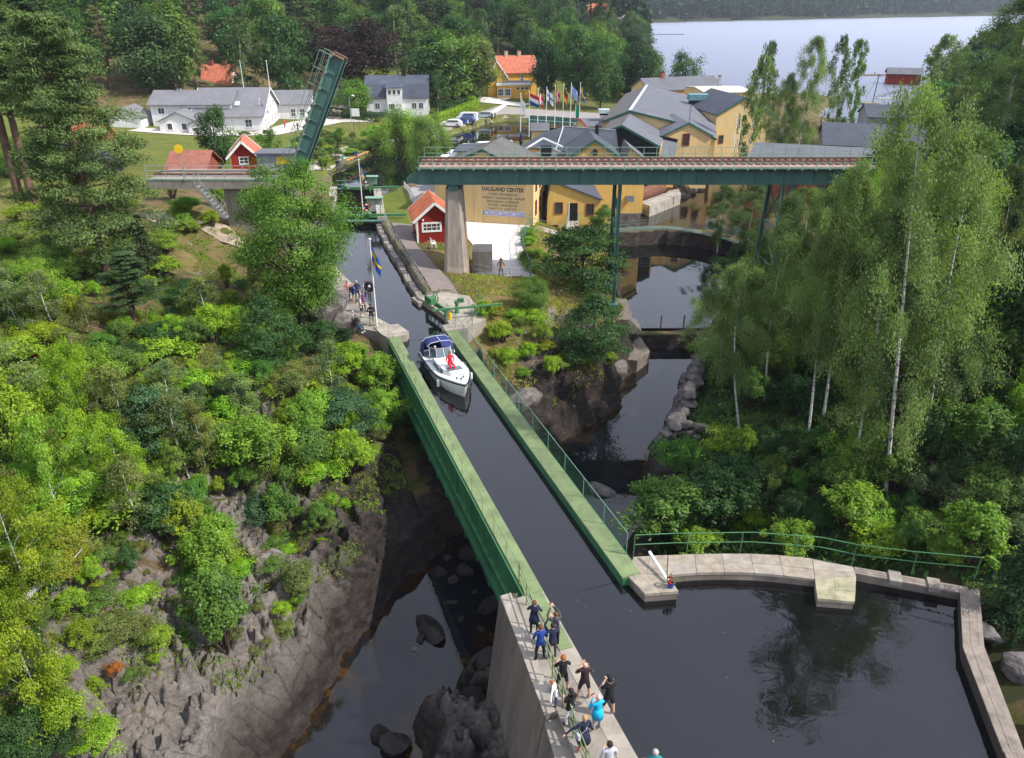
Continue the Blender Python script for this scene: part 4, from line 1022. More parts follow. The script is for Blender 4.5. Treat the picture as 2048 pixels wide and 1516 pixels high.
# rubble stone wall on the right bank
def rock_mesh(name, s, m, seed, sub=2):
    bm = bmesh.new(); bmesh.ops.create_icosphere(bm, subdivisions=sub, radius=1)
    rnd = random.Random(seed); off = Vector((rnd.random()*50, rnd.random()*50, rnd.random()*50))
    pls = [(Vector((rnd.gauss(0, 1), rnd.gauss(0, 1), rnd.gauss(0, .8))).normalized(), rnd.uniform(.48, .85)) for _ in range(24)]
    for v in bm.verts:
        n1 = mnoise.noise(v.co*1.1+off)*.45 + mnoise.noise(v.co*2.7+off)*.18
        v.co = v.co*(1+n1*.8)
        for pn, pd in pls:
            ex = v.co.dot(pn)-pd
            if ex > 0: v.co -= pn*ex*.92
        v.co *= 1 + mnoise.noise(v.co*5+off)*.05 + abs(mnoise.noise(v.co*9+off))*.05
        v.co = Vector((v.co.x*s[0], v.co.y*s[1], v.co.z*s[2]))
    me = bpy.data.meshes.new(name); bm.to_mesh(me); bm.free(); me.materials.append(m); return me
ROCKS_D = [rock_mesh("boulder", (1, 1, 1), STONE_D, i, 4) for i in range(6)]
ROCKS_M = [rock_mesh("boulder", (1, 1, 1), STONE, 10+i, 4) for i in range(6)]
ROCKS_S = [rock_mesh("stone", (1, 1, 1), STONE, 20+i, 2) for i in range(6)]
sw = empty("stone_wall", (0, 0, 0), 0, "crumbling dry stone wall on the right river bank opposite the aqueduct", "stone wall")
rr_ = random.Random(3)
wl = [Vector((15.2, 59.5, 0)), Vector((13.6, 54.5, 0)), Vector((11.9, 50.0, 0)), Vector((10.2, 46.6, 0)), Vector((13.5, 44.3, 0))]
for i in range(len(wl)-1):
    a, c = wl[i], wl[i+1]; L_ = (c-a).length; dd = (c-a)/L_; nn = Vector((-dd.y, dd.x, 0))
    for row in range(5):
        x = rr_.random()*.5
        while x < L_:
            w = rr_.uniform(.7, 1.5); h = rr_.uniform(.5, .75)
            p = a+dd*(x+w/2); o = link("stone", rr_.choice(ROCKS_S), sw)
            back = .28*row
            o.location = (p.x-nn.x*back*-1, p.y-nn.y*back*-1, ZL+.1+row*.62); o.scale = (w*.78, rr_.uniform(.6, .95), h*.8); o.rotation_euler = (rr_.uniform(-.15, .15), rr_.uniform(-.15, .15), math.atan2(dd.y, dd.x)+rr_.uniform(-.2, .2))
            x += w*.92
for k in range(9):
    t = k/8; p = wl[0].lerp(wl[2], t); o = link("cap_stone", rr_.choice(ROCKS_M), sw); o.location = (p.x+1.1, p.y, ZL+3.2); o.scale = (1.0, .8, .45); o.rotation_euler = (0, 0, rr_.random()*3)

# boulders
def boulder(px, py, z, sc, label, dark=True, rz=None, group=None):
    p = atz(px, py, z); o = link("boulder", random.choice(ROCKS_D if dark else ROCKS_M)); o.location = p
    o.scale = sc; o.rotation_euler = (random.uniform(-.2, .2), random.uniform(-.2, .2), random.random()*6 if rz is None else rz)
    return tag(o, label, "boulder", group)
boulder(865, 1260, ZL, (.85, 1.35, .55), "large long dark boulder in the middle of the gorge pool", rz=.5)
boulder(842, 1278, ZL, (.55, .35, .25), "flat dark boulder beside the long one in the gorge pool")
boulder(832, 1297, ZL, (.28, .25, .2), "small pale wet stone at the centre of the gorge pool", dark=False)
boulder(935, 1112, ZL, (.75, .65, .65), "rounded grey boulder highest of those under the aqueduct's left girder")
boulder(985, 1150, ZL, (1.1, .85, .8), "broad grey boulder against the aqueduct girder above the pool")
boulder(930, 1142, ZL, (.75, .5, .45), "flat boulder below the rounded one under the girder")
boulder(878, 1145, ZL, (.6, .4, .3), "wedge shaped boulder leftmost of the row below the rock shelf")
boulder(980, 1210, ZL, (.95, .65, .55), "squared dark boulder near the foot of the quay wall")
boulder(1018, 1195, ZL, (.5, .5, .5), "small boulder tucked between girder end and quay wall")
for i, (px, py) in enumerate(((905, 1210), (945, 1190), (960, 1260), (905, 1165), (1000, 1105), (1010, 1240), (925, 1240), (890, 1120))):
    boulder(px, py, ZL-.18, (.55, .45, .32), "half sunken dark stone, "+("largest gap left of the girder bend", "between two broad boulders", "left of the quay wall foot", "beside the flat boulder", "close under the girder", "nearest the quay wall", "right of the long boulder", "left of the wedge boulder")[i], group="sunken stones in the gorge shallows")
boulder(870, 1420, ZL+.6, (1.1, 1.0, 1.3), "tall dark rock rising from the pool near the picture's bottom edge")
boulder(950, 1400, ZL+.8, (.9, 1.2, .8), "dark rock ledge leaning against the base of the quay wall")
boulder(790, 1490, ZL, (.9, .8, .8), "jagged dark rock left of the massive one in the pool")
boulder(1000, 1340, ZL+.9, (1.3, 2.0, 1.4), "wet rock rib sloping down from the quay wall")
boulder(760, 1470, ZL, (.5, .7, .7), "narrow upright dark rock at the pool's bottom left rocks")
boulder(905, 1490, ZL+.8, (1.0, .9, .9), "dark wet rock under the near quay at the very bottom")
boulder(1205, 985, ZL, (1.3, 1.0, .6), "domed grey rock in the river seen through the netting fence", dark=False)
boulder(1180, 760, ZL+.9, (2.6, 2.0, 2.0), "large pale rock outcrop at the river edge below the trestle", dark=False)
boulder(1230, 745, ZL+.7, (1.3, 1.6, 1.6), "grey outcrop between the plinth and the large pale rock", dark=False)
boulder(1110, 830, ZL+.7, (2.2, 2.4, 1.8), "broad rock shoulder at the water beside the netting fence", dark=False)
boulder(1262, 655, -4.4, (1.1, 1.1, 1.4), "rounded rock beside the foot of the green trestle", dark=False)
boulder(965, 660, -1.2, (.9, .7, .8), "pale grey boulder in the bushes beside the netting fence", dark=False)
boulder(1010, 590, -.7, (.5, .4, .3), "small stone in the dry grass below the yard fence", dark=False)
boulder(1052, 800, -4.5, (1.8, 1.4, 1.0), "flat rock shelf behind the netting fence", dark=False)
boulder(650, 618, 1.3, (1.9, 2.8, 1.7), "grey bedrock hump behind the seated spectators on the terrace", dark=False)
boulder(690, 650, .3, (1.2, 1.6, 1.0), "rock slab on which two spectators sit", dark=False)
boulder(2045, 1330, -.7, (.9, 1.1, .7), "big grey rock beside the boardwalk at the right edge", dark=False)
boulder(2105, 1440, -.2, (.8, 1.1, .7), "dark rock face at the bottom right corner beside the boardwalk")
boulder(1955, 1260, -.6, (.8, .9, .5), "low rock beside the boardwalk's bend", dark=False)
boulder(1040, 925, -6.4, (1.4, 1.1, .8), "rock below the netting fence near midspan", dark=False)
for i, (px, py) in enumerate(((1300, 415), (1320, 405), (1340, 398), (1362, 392), (1380, 384), (1290, 425), (1395, 376), (1345, 380), (1270, 418))):
    boulder(px, py, ZR+.2, (1.5, 1.2, .8), ("first", "second", "third", "fourth", "fifth", "sixth", "seventh", "eighth", "ninth")[i]+" shore rock at the river bend, counted from the old landing", dark=False, group="shore rocks at the river bend")
ck = empty("river_landing", (0, 0, 0), 0, "old stone landing with a flat top at the river bend beyond the dam", "landing")
lp = [xy(1272, 402, -3.4), xy(1300, 412, -3.4), xy(1362, 388, -3.4), xy(1358, 377, -3.4), xy(1310, 388, -3.4)]
b = MB(); b.prism(lp, -6, -3.4); b.build("landing_body", STONE_L, ck)
b = MB(); b.tube([atz(1270, 393, -2.6), atz(1330, 372, -2.6)], .9, 12); tag(b.build("penstock_pipe", RUST), "rusty penstock pipe lying by the river behind the yellow turbine house", "pipe")
b = MB(); b.tube([atz(1040, 1160, -7), atz(1085, 1260, -6)], .06, 6)
lg = empty("fallen_birch_log", (0, 0, 0), 0, "pale fallen birch trunk lying across the bushes at the lower left", "log")
h1 = hit(40, 1255) or Vector((-20, 22, 2)); h2 = hit(150, 1155) or Vector((-20, 26, 2))
b = MB(); b.tube([h1+Vector((0, 0, .9)), h1.lerp(h2, .5)+Vector((0, 0, 1.0)), h2+Vector((0, 0, .6))], [.17, .15, .10], 10); b.build("trunk", BBARK, lg)
b = MB(); q = h1.lerp(h2, .85)+Vector((0, 0, .7)); b.tube([q, q+Vector((.7, .5, .7))], [.04, .015], 6); b.build("branch_stub", BBARK, lg)

# ------------------------------------------------------------------ buildings
_wincache = {}
def add_window(parent, face, w, d, u, v, ww, hh, frame=WHITE, panes=(2, 2), glass=None, name="window"):
    """a window: frame with bars standing 4 cm proud, a pane as its own sub-part"""
    glass = glass or GLASS
    key = (round(ww, 2), round(hh, 2), frame.name, panes, glass.name)
    if key not in _wincache:
        b = MB(); t = max(.07, ww*.09)
        b.box((0, -.03, hh-t/2), (ww, .08, t)); b.box((0, -.03, t/2), (ww, .08, t))
        b.box((-ww/2+t/2, -.031, hh/2), (t, .078, hh-2*t)); b.box((ww/2-t/2, -.031, hh/2), (t, .078, hh-2*t))
        for i in range(1, panes[0]): b.box((-ww/2+ww*i/panes[0], -.03, hh/2), (.05, .06, hh-2*t))
        for i in range(1, panes[1]): b.box((0, -.029, hh*i/panes[1]), (ww-2*t, .055, .045))
        fm = b.mesh(name, frame)
        b = MB(); b.box((0, -.008, hh/2), (ww-2*t+.01, .012, hh-2*t+.01)); pm = b.mesh("pane", glass)
        _wincache[key] = (fm, pm)
    fm, pm = _wincache[key]
    pos, rz = {'f': ((u, 0, v), 0), 'b': ((w-u, d, v), math.pi), 'r': ((w, u, v), R(90)), 'l': ((0, d-u, v), R(-90))}[face]
    o = link(name, fm, parent, pos, (0, 0, rz)); link("pane", pm, o)
    return o
def add_door(parent, face, w, d, u, v, ww, hh, m):
    pos, rz = {'f': ((u, 0, v), 0), 'r': ((w, u, v), R(90)), 'l': ((0, d-u, v), R(-90))}[face]
    b = MB(); b.box((0, -.03, hh/2), (ww, .07, hh)); o = b.build("door", m, parent, loc=pos, rot=(0, 0, rz))
    b = MB(); b.box((ww*.35, -.08, hh*.45), (.05, .05, .14)); b.build("handle", STEEL, o)
    return o
def gable(name, label, cat, c, ang, w, d, z0, wh, rise, ridge, wm, rm, over=.4, wins=(), trim=None, peak=.5, zb=None, base=None, group=None, th=.14):
    root = empty(name, (c[0], c[1], z0), ang, label, cat, group)
    lo = -2.5 if zb is None else zb
    b = MB()
    if ridge == 'd':
        pk = w*peak
        prof = [(0, lo), (w, lo), (w, wh), (pk, wh+rise), (0, wh)]
        vs = [(x, 0, z) for x, z in prof] + [(x, d, z) for x, z in prof]
    else:
        pk = d*peak
        prof = [(0, lo), (d, lo), (d, wh), (pk, wh+rise), (0, wh)]
        vs = [(0, y, z) for y, z in prof] + [(w, y, z) for y, z in prof]
    if rise <= 0: prof = None
    b.add(vs, [(0, 1, 2, 3, 4), (9, 8, 7, 6, 5)] + [(i, 5+i, 5+(i+1) % 5, (i+1) % 5) for i in range(5)])
    bm_fix = b.build("wall", wm, root)
    # roof slabs
    b = MB(); A_, B_ = (w, d) if ridge == 'd' else (d, w)
    for (x0, x1) in ((pk, -over), (pk, A_+over)):
        span = (pk if x1 < pk else A_-pk)
        z1 = wh + rise - rise*abs(x1-pk)/span
        q = [(x0, -over, wh+rise+.02), (x1, -over, z1+.02), (x1, B_+over, z1+.02), (x0, B_+over, wh+rise+.02)]
        if ridge == 'w': q = [(y, x, z) for x, y, z in q]
        vs = q + [(x, y, z+th) for x, y, z in q]
        b.add(vs, [(3, 2, 1, 0), (4, 5, 6, 7), (0, 1, 5, 4), (1, 2, 6, 5), (2, 3, 7, 6), (3, 0, 4, 7)])
    b.build("roof", rm, root)
    if trim:
        for yy in (-over-.03, B_+over+.03):
            b = MB()
            for x1 in (-over, A_+over):
                span = (pk if x1 < pk else A_-pk); z1 = wh+rise-rise*abs(x1-pk)/span
                p, q = (pk, yy, wh+rise+.06), (x1, yy, z1+.06)
                if ridge == 'w': p, q = (p[1], p[0], p[2]), (q[1], q[0], q[2])
                b.beam(p, q, .05, .26)
            b.build("bargeboard", trim, root)
    for wn_ in wins: add_window(root, wn_[0], w, d, *wn_[1:])
    if base:
        b = MB(); b.box2((-.03, -.03, lo), (w+.03, d+.03, base)); b.build("plinth", CONC, root)
    return root
def chimney(root, x, y, z, h=1.2, s=.7, m=None, cap=True):
    b = MB(); b.box((x, y, z+h/2-.4), (s, s, h+.8)); o = b.build("chimney", m or BRICK, root)
    if cap:
        b = MB(); b.box((x, y, z+h+.05), (s+.14, s+.14, .1)); b.build("cap", DARK, o)
    return o
def roofpoly(name, pts, m, parent, th=.12):
    n = len(pts); vs = [Vector(p) for p in pts]; vs2 = [p - Vector((0, 0, th)) for p in vs]
    b = MB(); b.add(vs + vs2, [tuple(range(n)), tuple(range(2*n-1, n-1, -1))] + [(i, n+i, n+(i+1) % n, (i+1) % n) for i in range(n)])
    return b.build(name, m, parent)

# --- the red hut by the canal
hp = atz(836, 484, .1); hut_ang = R(12)
hut = gable("red_hut", "small falu red boarded hut with orange tiled roof and white trim beside the bridge pier", "hut", (hp.x, hp.y), hut_ang, 3.6, 4.6, .1, 2.35, 1.5, 'd', REDW, TILE_O, .42, trim=WHITE, zb=-.5)
add_window(hut, 'f', 3.6, 4.6, 1.45, .95, 2.0, 1.0, WHITE, (4, 2)); add_window(hut, 'l', 3.6, 4.6, 3.4, .95, 1.5, 1.0, WHITE, (3, 2))
b = MB()
for (x, y) in ((0, 0), (3.6, 0), (0, 4.6), (3.6, 4.6)): b.box((x, y, 1.1), (.17, .17, 2.45))
b.build("corner_boards", WHITE, hut)
b = MB()
for i in range(17): b.box((.12+i*.21, -.012, 1.25), (.05, .03, 2.5))
for i in range(21): b.box((-.012, .12+i*.22, 1.15), (.03, .05, 2.3))
b.build("cover_battens", REDW, hut)
b = MB(); sl = math.atan2(1.5, 1.8)
for i in range(22):
    y = -.40+i*.255
    for s in (-1, 1): b.beam((1.8, y, 2.35+1.5+.175), (1.8+s*2.2, y, 2.35+1.5+.175-2.2*1.5/1.8), .10, .06)
b.build("tile_ridges", TILE_O, hut)
lamp = MB(); lamp.lathe([(.02, 0), (.1, .05), (.1, .15), (.02, .2)], c=(.6, -.1, 2.1), n=10); lamp.build("lamp", WHITE, hut)

# --- the yellow centre with the painted sign
f0 = atz(872, 440, -1.0); f1 = atz(1066, 452, -1.0)
fd = (f1-f0); fw = math.hypot(fd.x, fd.y); fa = math.atan2(fd.y, fd.x)
dc = gable("visitor_centre", "pale yellow plastered building with a big painted sign panel behind the gravel yard", "building", (f0.x, f0.y), fa, fw, 8.5, -1.0, 5.6, 2.5, 'd', YELLOW_P, SLATE_B, .25, trim=mat("dark_green_trim", (.03, .12, .09), .6), zb=-3.5)
for v, hh in ((.9, 1.7), (3.6, 1.7)):
    for u in (1.4, 3.6, 6.0): add_window(dc, 'r', fw, 8.5, u, v, .8, hh, FRAME_R, (1, 3))
b = MB(); b.box((4.9*fw/10.9, -.06, 2.7), (.9, .13, 5.6)); b.build("pilaster", YELLOW_P, dc)
# sign panel: centre px 1008, 375..432
sp0 = atz(962, 444, -1.0); sp1 = atz(1054, 449, -1.0)
u0 = (Vector((sp0.x-f0.x, sp0.y-f0.y, 0))).length; u1 = (Vector((sp1.x-f0.x, sp1.y-f0.y, 0))).length
sgn = empty("painted_sign", (f0.x+math.cos(fa)*u0, f0.y+math.sin(fa)*u0, -1.0), fa, "large painted wall sign reading DALSLAND CENTER with a row of pictograms", "sign")
SW = u1-u0; zt, zb_ = 4.35, .85
b = MB(); b.box2((0, -.10, zb_), (SW, -.01, zt)); b.build("panel", SIGNM, sgn)
INK = mat("dark_ink", (.035, .045, .04), .7); INK2 = mat("grey_ink", (.20, .19, .12), .7)
def text(parent, s, x, z, size, m, y=-.115, width=None, bold=0.0, name="lettering"):
    c = bpy.data.curves.new(name, 'FONT'); c.body = s; c.size = size; c.align_x = 'CENTER'; c.align_y = 'CENTER'; c.extrude = .004; c.offset = bold; c.resolution_u = 2
    o = bpy.data.objects.new(name, c); COL.objects.link(o)
    bpy.context.view_layer.update(); dg = bpy.context.evaluated_depsgraph_get()
    me = bpy.data.meshes.new_from_object(o.evaluated_get(dg)); bpy.data.objects.remove(o); bpy.data.curves.remove(c)
    me.materials.clear(); me.materials.append(m)
    xs = [v.co.x for v in me.vertices]; k = (width/(max(xs)-min(xs))) if width else 1
    return link(name, me, parent, (x, y, z), (R(90), 0, 0), (k, 1, 1))
text(sgn, "DALSLAND CENTER", SW/2, 3.93, .62, INK, width=SW*.90, bold=.012)
for i, (s, wd_) in enumerate((("TOURIST INFORMATION", .62), ("AKVEDUKT  KANALBÅTAR  MUSEUM", .93), ("RESTAURANG  LAXRÖKERI", .68), ("STUGOR  VANDRARHEM", .62), ("GLASHYTTA  HANTVERK", .62))):
    text(sgn, s, SW/2, 3.38-i*.41, .36, INK2, width=SW*wd_, bold=.006)
BLUEP = mat("pictogram_blue", (.06, .10, .42), .6); GREENP = mat("pictogram_green", (.02, .34, .20), .6)
b = MB(); b.box2((SW*.01, -.112, .95), (SW*.985, -.101, 1.52)); b.build("pictogram_strip", WHITE, sgn)
gl = ["i", "P", "B", "~", "E", "o", "K", "R", "D", "H"]
for k in range(10):
    cx = SW*(.055+k*.0985); b = MB(); b.box2((cx-.235, -.122, .99), (cx+.235, -.1125, 1.48)); b.build("pictogram", GREENP if k == 0 else BLUEP, sgn)
    if k == 0: text(sgn, "i", cx, 1.235, .42, WHITE, y=-.127, bold=.02, name="symbol")
    else:
        b = MB(); b.box2((cx-.17, -.1265, 1.06), (cx+.17, -.1225, 1.41)); o = b.build("symbol", WHITE, sgn)
        b = MB()
        if k % 3 == 0: b.lathe([(.01, -.002), (.11, -.002), (.11, .002), (.01, .002)], n=10); b.build("mark", BLUEP, o, loc=(cx, -.129, 1.235), rot=(R(90), 0, 0))
        elif k % 3 == 1: b.box((cx, -.129, 1.25), (.05, .004, .24)); b.box((cx, -.129, 1.17), (.2, .0045, .05)); b.build("mark", BLUEP, o)
        else: b.box((cx, -.129, 1.15), (.24, .004, .06)); b.box((cx-.06, -.129, 1.27), (.06, .004, .14)); b.box((cx+.05, -.129, 1.24), (.09, .004, .09)); b.build("mark", BLUEP, o)

# --- lower yellow building with the ramp door (behind, at right)
g0 = atz(1092, 447, -1.6); g0 = Vector((4.1, 88.6, 0))
b2 = gable("annex_building", "yellow building with an open door, red framed windows and a railed ramp", "building", (4.1, 88.6), R(2), 6.2, 9.0, -1.2, 2.35, 2.2, 'd', YELLOW, SLATE, .25, peak=.05, zb=-5)
for u, v, ww, hh in ((1.35, .75, .95, 1.35), (5.0, .55, .95, 1.35)): add_window(b2, 'f', 6.2, 9.0, u, v, ww, hh, FRAME_R, (1, 1))
add_window(b2, 'f', 6.2, 9, .75, -1.55, 1.1, 1.0, FRAME_R, (2, 1))
for u in (1.5, 3.6, 6.0): add_window(b2, 'r', 6.2, 9, u, .2, .7, 1.3, FRAME_R, (1, 2))
b = MB(); b.box2((2.62, -.02, -.1), (3.55, .3, 2.0)); b.build("doorway", DARK, b2)
b = MB(); b.box2((2.5, -.05, -.1), (2.6, .02, 2.05)); b.build("door_leaf", WHITE, b2)
rmp = empty("door_ramp", (4.1, 88.6, 0), R(2), "narrow green railed ramp leading up to the yellow building's open door", "ramp")
b = MB(); b.add([(2.45, -.02, -1.3), (3.7, -.02, -1.3), (3.1, -4.6, -2.5), (1.7, -4.6, -2.5), (2.45, -.02, -1.42), (3.7, -.02, -1.42), (3.1, -4.6, -2.62), (1.7, -4.6, -2.62)], [(0, 3, 2, 1), (4, 5, 6, 7), (2, 3, 7, 6), (0, 4, 7, 3), (1, 2, 6, 5)]); b.build("ramp_deck", CONC_L, rmp)
for a, c in (((2.45, -.02), (1.7, -4.6)), ((3.7, -.02), (3.1, -4.6))):
    b = MB()
    for f in (1.0, .5): b.tube([(a[0], a[1], -1.3+f), (c[0], c[1], -2.5+f)], .03, 6)
    for t in (0, .33, .66, 1): b.tube([(a[0]+(c[0]-a[0])*t, a[1]+(c[1]-a[1])*t, -1.3-1.2*t), (a[0]+(c[0]-a[0])*t, a[1]+(c[1]-a[1])*t, -.3-1.2*t)], .03, 6)
    b.build("handrail", BR_LIGHT, rmp)
wk = empty("footbridge_landing", (0, 0, 0), 0, "pale footbridge landing with green railing at the yellow building's corner", "footbridge")
w0, w1 = Vector((1.9, 84.6, -1.75)), Vector((9.5, 90.6, -2.6))
q = [atz(1062, 455, -1.1), atz(1095, 450, -1.3), atz(1150, 456, -2.2), atz(1112, 462, -1.7)]
roofpoly("deck", [(2.3, 84.4, -1.05), (2.6, 86.2, -1.1), (6.8, 84.9, -1.9), (6.0, 83.2, -1.7)], CONC_L, wk)
railing("yard_footbridge_railing", "green railing of the footbridge landing by the yellow centre's corner", "railing", [(2.3, 84.4, -1.05), (6.0, 83.2, -1.7), (9, 84.5, -2.4), (12.5, 94.5, -4.2)], h=1.2, post_step=2.0, m=BR_LIGHT, r=.03, rails=(1, .55))

# --- turbine house and roofs beyond
tb = gable("turbine_house", "narrow yellow turbine house on a stone footing above the river, behind the trestle", "building", (11.2, 99.6), R(3), 5.6, 8, -3.2, 4.5, 1.6, 'd', YELLOW, SLATE, .25, zb=0)
b = MB(); b.box2((-.15, -.15, -3), (5.75, 8.1, -.0)); b.build("stone_footing", STONE, tb)
b = MB(); b.add([(3.6, -.02, 2.3), (3.6, -.9, 1.7), (4.6, -.9, 1.7), (4.6, -.02, 2.3)], [(0, 1, 2, 3)]); b.build("awning", SLATE, tb)
tb2 = gable("river_store", "tall blank yellow store wall between annex and turbine house", "building", (9.6, 101.5), R(2), 3.0, 10, -2, 4.6, 1.2, 'd', YELLOW_P, SLATE, .25, zb=-3)
# gable with round window
gA, gB = aty(1139, 314, 98), aty(1238, 317, 98)
rg = gable("round_window_gable", "yellow gabled building with a small round window just above the bridge railing", "building", (gA.x, 98), R(0), gB.x-gA.x, 7.5, -1.5, gA.z+1.5, aty(1188, 281, 98).z-gA.z, 'd', YELLOW, SLATE, .3, trim=mat("dark_green_trim", (.03, .12, .09)), peak=.5)
b = MB(); b.torus(((gB.x-gA.x)/2, -.04, gA.z+1.5+.55), .36, .06, 'Y', 16, 6); o = b.build("round_window", FRAME_R, rg)
b = MB(); b.lathe([(.01, -.01), (.36, -.01), (.36, .01), (.01, .01)], n=16); b.build("pane", GLASS, o, loc=((gB.x-gA.x)/2, -.03, gA.z+1.5+.55), rot=(R(90), 0, 0))
sA, sB = aty(1252, 317, 103), aty(1292, 318, 103)
gable("small_gable_shed", "small yellow shed with a grey lean roof right of the round window gable", "shed", (sA.x, 103), 0, sB.x-sA.x, 6, -1.5, sB.z+1.3, 1.6, 'd', YELLOW, SLATE_L, .2, peak=.15)
# big hipped hall
hz, hr = 3.0, 5.55
c1, c2, c3 = aty(1039, 292, 113.5), aty(1160, 303, 108.5), aty(1240, 262, 124)
hh_ = empty("hipped_hall", (0, 0, 0), 0, "broad hall with a dark slate hipped roof behind the bridge", "building")
r1 = atz(1127, 253, 5.5); r2 = atz(1200, 268, 5.4)
E1, E2, E3, E4 = Vector((c1.x, c1.y, 3.0)), Vector((r2.x+1.0, r2.y-3.0, 3.0)), Vector((r2.x+5.5, r2.y+11, 3.2)), Vector((c1.x+3.5, c1.y+12, 3.0))
r2b = Vector((r2.x+2.5, r2.y+3.0, 5.45))
roofpoly("roof", [E1, E2, r2b, r1], SLATE, hh_); roofpoly("roof", [E4, E1, r1], SLATE, hh_); roofpoly("roof", [E3, E4, r1, r2b], SLATE, hh_); roofpoly("roof", [E2, E3, r2b], SLATE, hh_)
b = MB(); b.beam(r1+Vector((0, 0, .04)), E1.lerp(E2, .42)*1.0+Vector((0, 0, .06)), .18, .06); b.beam(r1+Vector((0, 0, .04)), r2b+Vector((0, 0, .04)), .18, .06); b.build("ridge_flashing", mat("zinc", (.42, .44, .47), .5), hh_)
cc = (E1+E2+E3+E4)/4
b = MB(); b.prism([((p-cc)*.96+cc).to_2d()[:] for p in (E1, E2, E3, E4)], -2.5, 2.95); b.build("wall", YELLOW, hh_)
b = MB(); b.tube([r2+Vector((-.5, -.6, -.8)), r2+Vector((-.5, -.6, 1.3))], .25, 8); b.build("flue", DARK, hh_)
# flat kitchen block with fans in front of the hall
kb = empty("kitchen_block", (0, 0, 0), 0, "low roof pit with white fascia and black ventilation fans in front of the hipped hall", "building")
k0 = aty(1056, 305, 104); k1 = aty(1137, 306, 104)
b = MB(); b.box2((k0.x, 102, -1.5), (k1.x, 107, k0.z-.6)); b.build("wall", YELLOW, kb)
b = MB(); b.box2((k0.x, 102, k0.z-.6), (k1.x, 107, k0.z-.45)); b.build("roof", SLATE_L, kb)
pk = Vector(((k0.x+k1.x)/2-.6, 107.1, k0.z+1.35))
b = MB(); b.beam((k0.x-.5, 106.5, k0.z-.1), pk, .3, .18); b.beam(pk, (k1.x, 106.6, k0.z+.0), .3, .18); b.build("fascia", WHITE, kb)
b = MB(); b.box((pk.x+.3, 104.2, k0.z+.25), (1.4, 1.2, 1.2)); b.build("fan_housing", BLACKW, kb)
b = MB(); b.box((pk.x+1.9, 104.6, k0.z+.0), (1.6, .5, .35), 0, 0, .4); b.build("duct", STEEL, kb)
# long hall: cross section swept along its ridge
A1, A2 = atz(1260, 222, 6.4), atz(1294, 171, 6.4)
rd = (A2-A1); rd.z = 0; RL = rd.length; rd.normalize(); rn = Vector((rd.y, -rd.x, 0))
lh = empty("long_hall", A1.to_2d().to_3d(), math.atan2(rd.y, rd.x)-R(90), "largest grey roofed mill hall with a long bright ridge and yellow walls", "mill hall")
def sweep(parent, prof, y0, y1, nm, m, th=.14, walls=None, zbase=-2.5, wm=None, fascia=None):
    for (a, c) in zip(prof, prof[1:]):
        roofpoly(nm, [(a[0], y0, a[1]), (c[0], y0, c[1]), (c[0], y1, c[1]), (a[0], y1, a[1])], m(a, c) if callable(m) else m, parent, th)
    b = MB(); pts = [(x*.985, z-.16) for x, z in prof]
    n = len(pts); vs = []
    for yy in (y0+.35, y1-.35): vs += [(pts[0][0], yy, zbase)] + [(x, yy, z) for x, z in pts] + [(pts[-1][0], yy, zbase)]
    k = n+2; b.add(vs, [tuple(range(k-1, -1, -1)), tuple(range(k, 2*k))] + [(i, (i+1) % k, k+(i+1) % k, k+i) for i in range(k)]); b.build("wall", wm, parent)
    if fascia:
        b = MB()
        for (a, c) in zip(prof, prof[1:]): b.beam((a[0], y0-.04, a[1]-.05), (c[0], y0-.04, c[1]-.05), .08, .3)
        b.build("fascia", fascia, parent)
TRIM = mat("dark_green_trim", (.03, .12, .09))
prof = [(-4.3, 4.7), (0, 6.4), (9.2, 4.55), (13.6, 2.6)]
sweep(lh, prof, 0, RL, "roof", lambda a, c: SLATE_B if a[0] < -1 else SLATE_L, wm=YELLOW_P, fascia=TRIM)
fr_ = empty("front_gable_hall", A1.to_2d().to_3d(), math.atan2(rd.y, rd.x)-R(90), "lower hall with a black boarded gable adjoining the mill hall's near end", "hall")
sweep(fr_, [(-3.0, 4.9), (0, 6.05), (5.6, 3.3)], -13.2, -.05, "roof", lambda a, c: SLATE_B if a[0] < -1 else SLATE_L, wm=BLACKW, fascia=TRIM)
b = MB(); b.box2((5.45, -13.0, -2.5), (5.62, -.2, 3.1)); b.build("side_wall", YELLOW, fr_)
b = MB(); b.box((0, RL/2, 6.52), (.55, RL, .06)); b.build("ridge_flashing", mat("zinc", (.42, .44, .47), .5), lh)
b = MB(); b.box2((9.16, .2, 4.56), (9.24, RL-.2, 4.66)); b.build("roof_seam", SLATE, lh)
mA, mB, mP = aty(1323, 273, 120), aty(1424, 274, 120), aty(1376, 247, 120)
m2 = gable("mill_gable", "yellow gable front with dark windows and a blue parasol before it, facing the river", "building", (mA.x, 120), R(4), mB.x-mA.x, 9, -2.0, mA.z+2.0, mP.z-mA.z, 'd', YELLOW_P, SLATE_L, .25, trim=TRIM, peak=.52)
wG = mB.x-mA.x
add_window(m2, 'f', wG, 9, wG*.5, mA.z+.6, 1.1, 1.8, FRAME_R, (2, 3)); add_window(m2, 'f', wG, 9, wG*.32, .1, 1.1, 1.9, FRAME_R, (2, 3)); add_window(m2, 'f', wG, 9, wG*.84, .1, 1.1, 1.9, FRAME_R, (2, 3))
b = MB(); b.box2((wG*.52, -.03, -.5), (wG*.68, .02, 1.5)); b.build("door", DARK, m2)
um = empty("blue_parasol", (mA.x+wG*.8, 117.5, -1.9), 0, "bright blue parasol in front of the yellow mill gable", "parasol")
b = MB(); b.tube([(0, 0, 0), (0, 0, 2.3)], .04, 6); b.build("pole", WHITE, um); b = MB(); b.lathe([(1.1, 1.85), (.55, 2.2), (.03, 2.4)], n=8); b.build("canopy", mat("parasol_blue", (.02, .16, .70), .7), um)
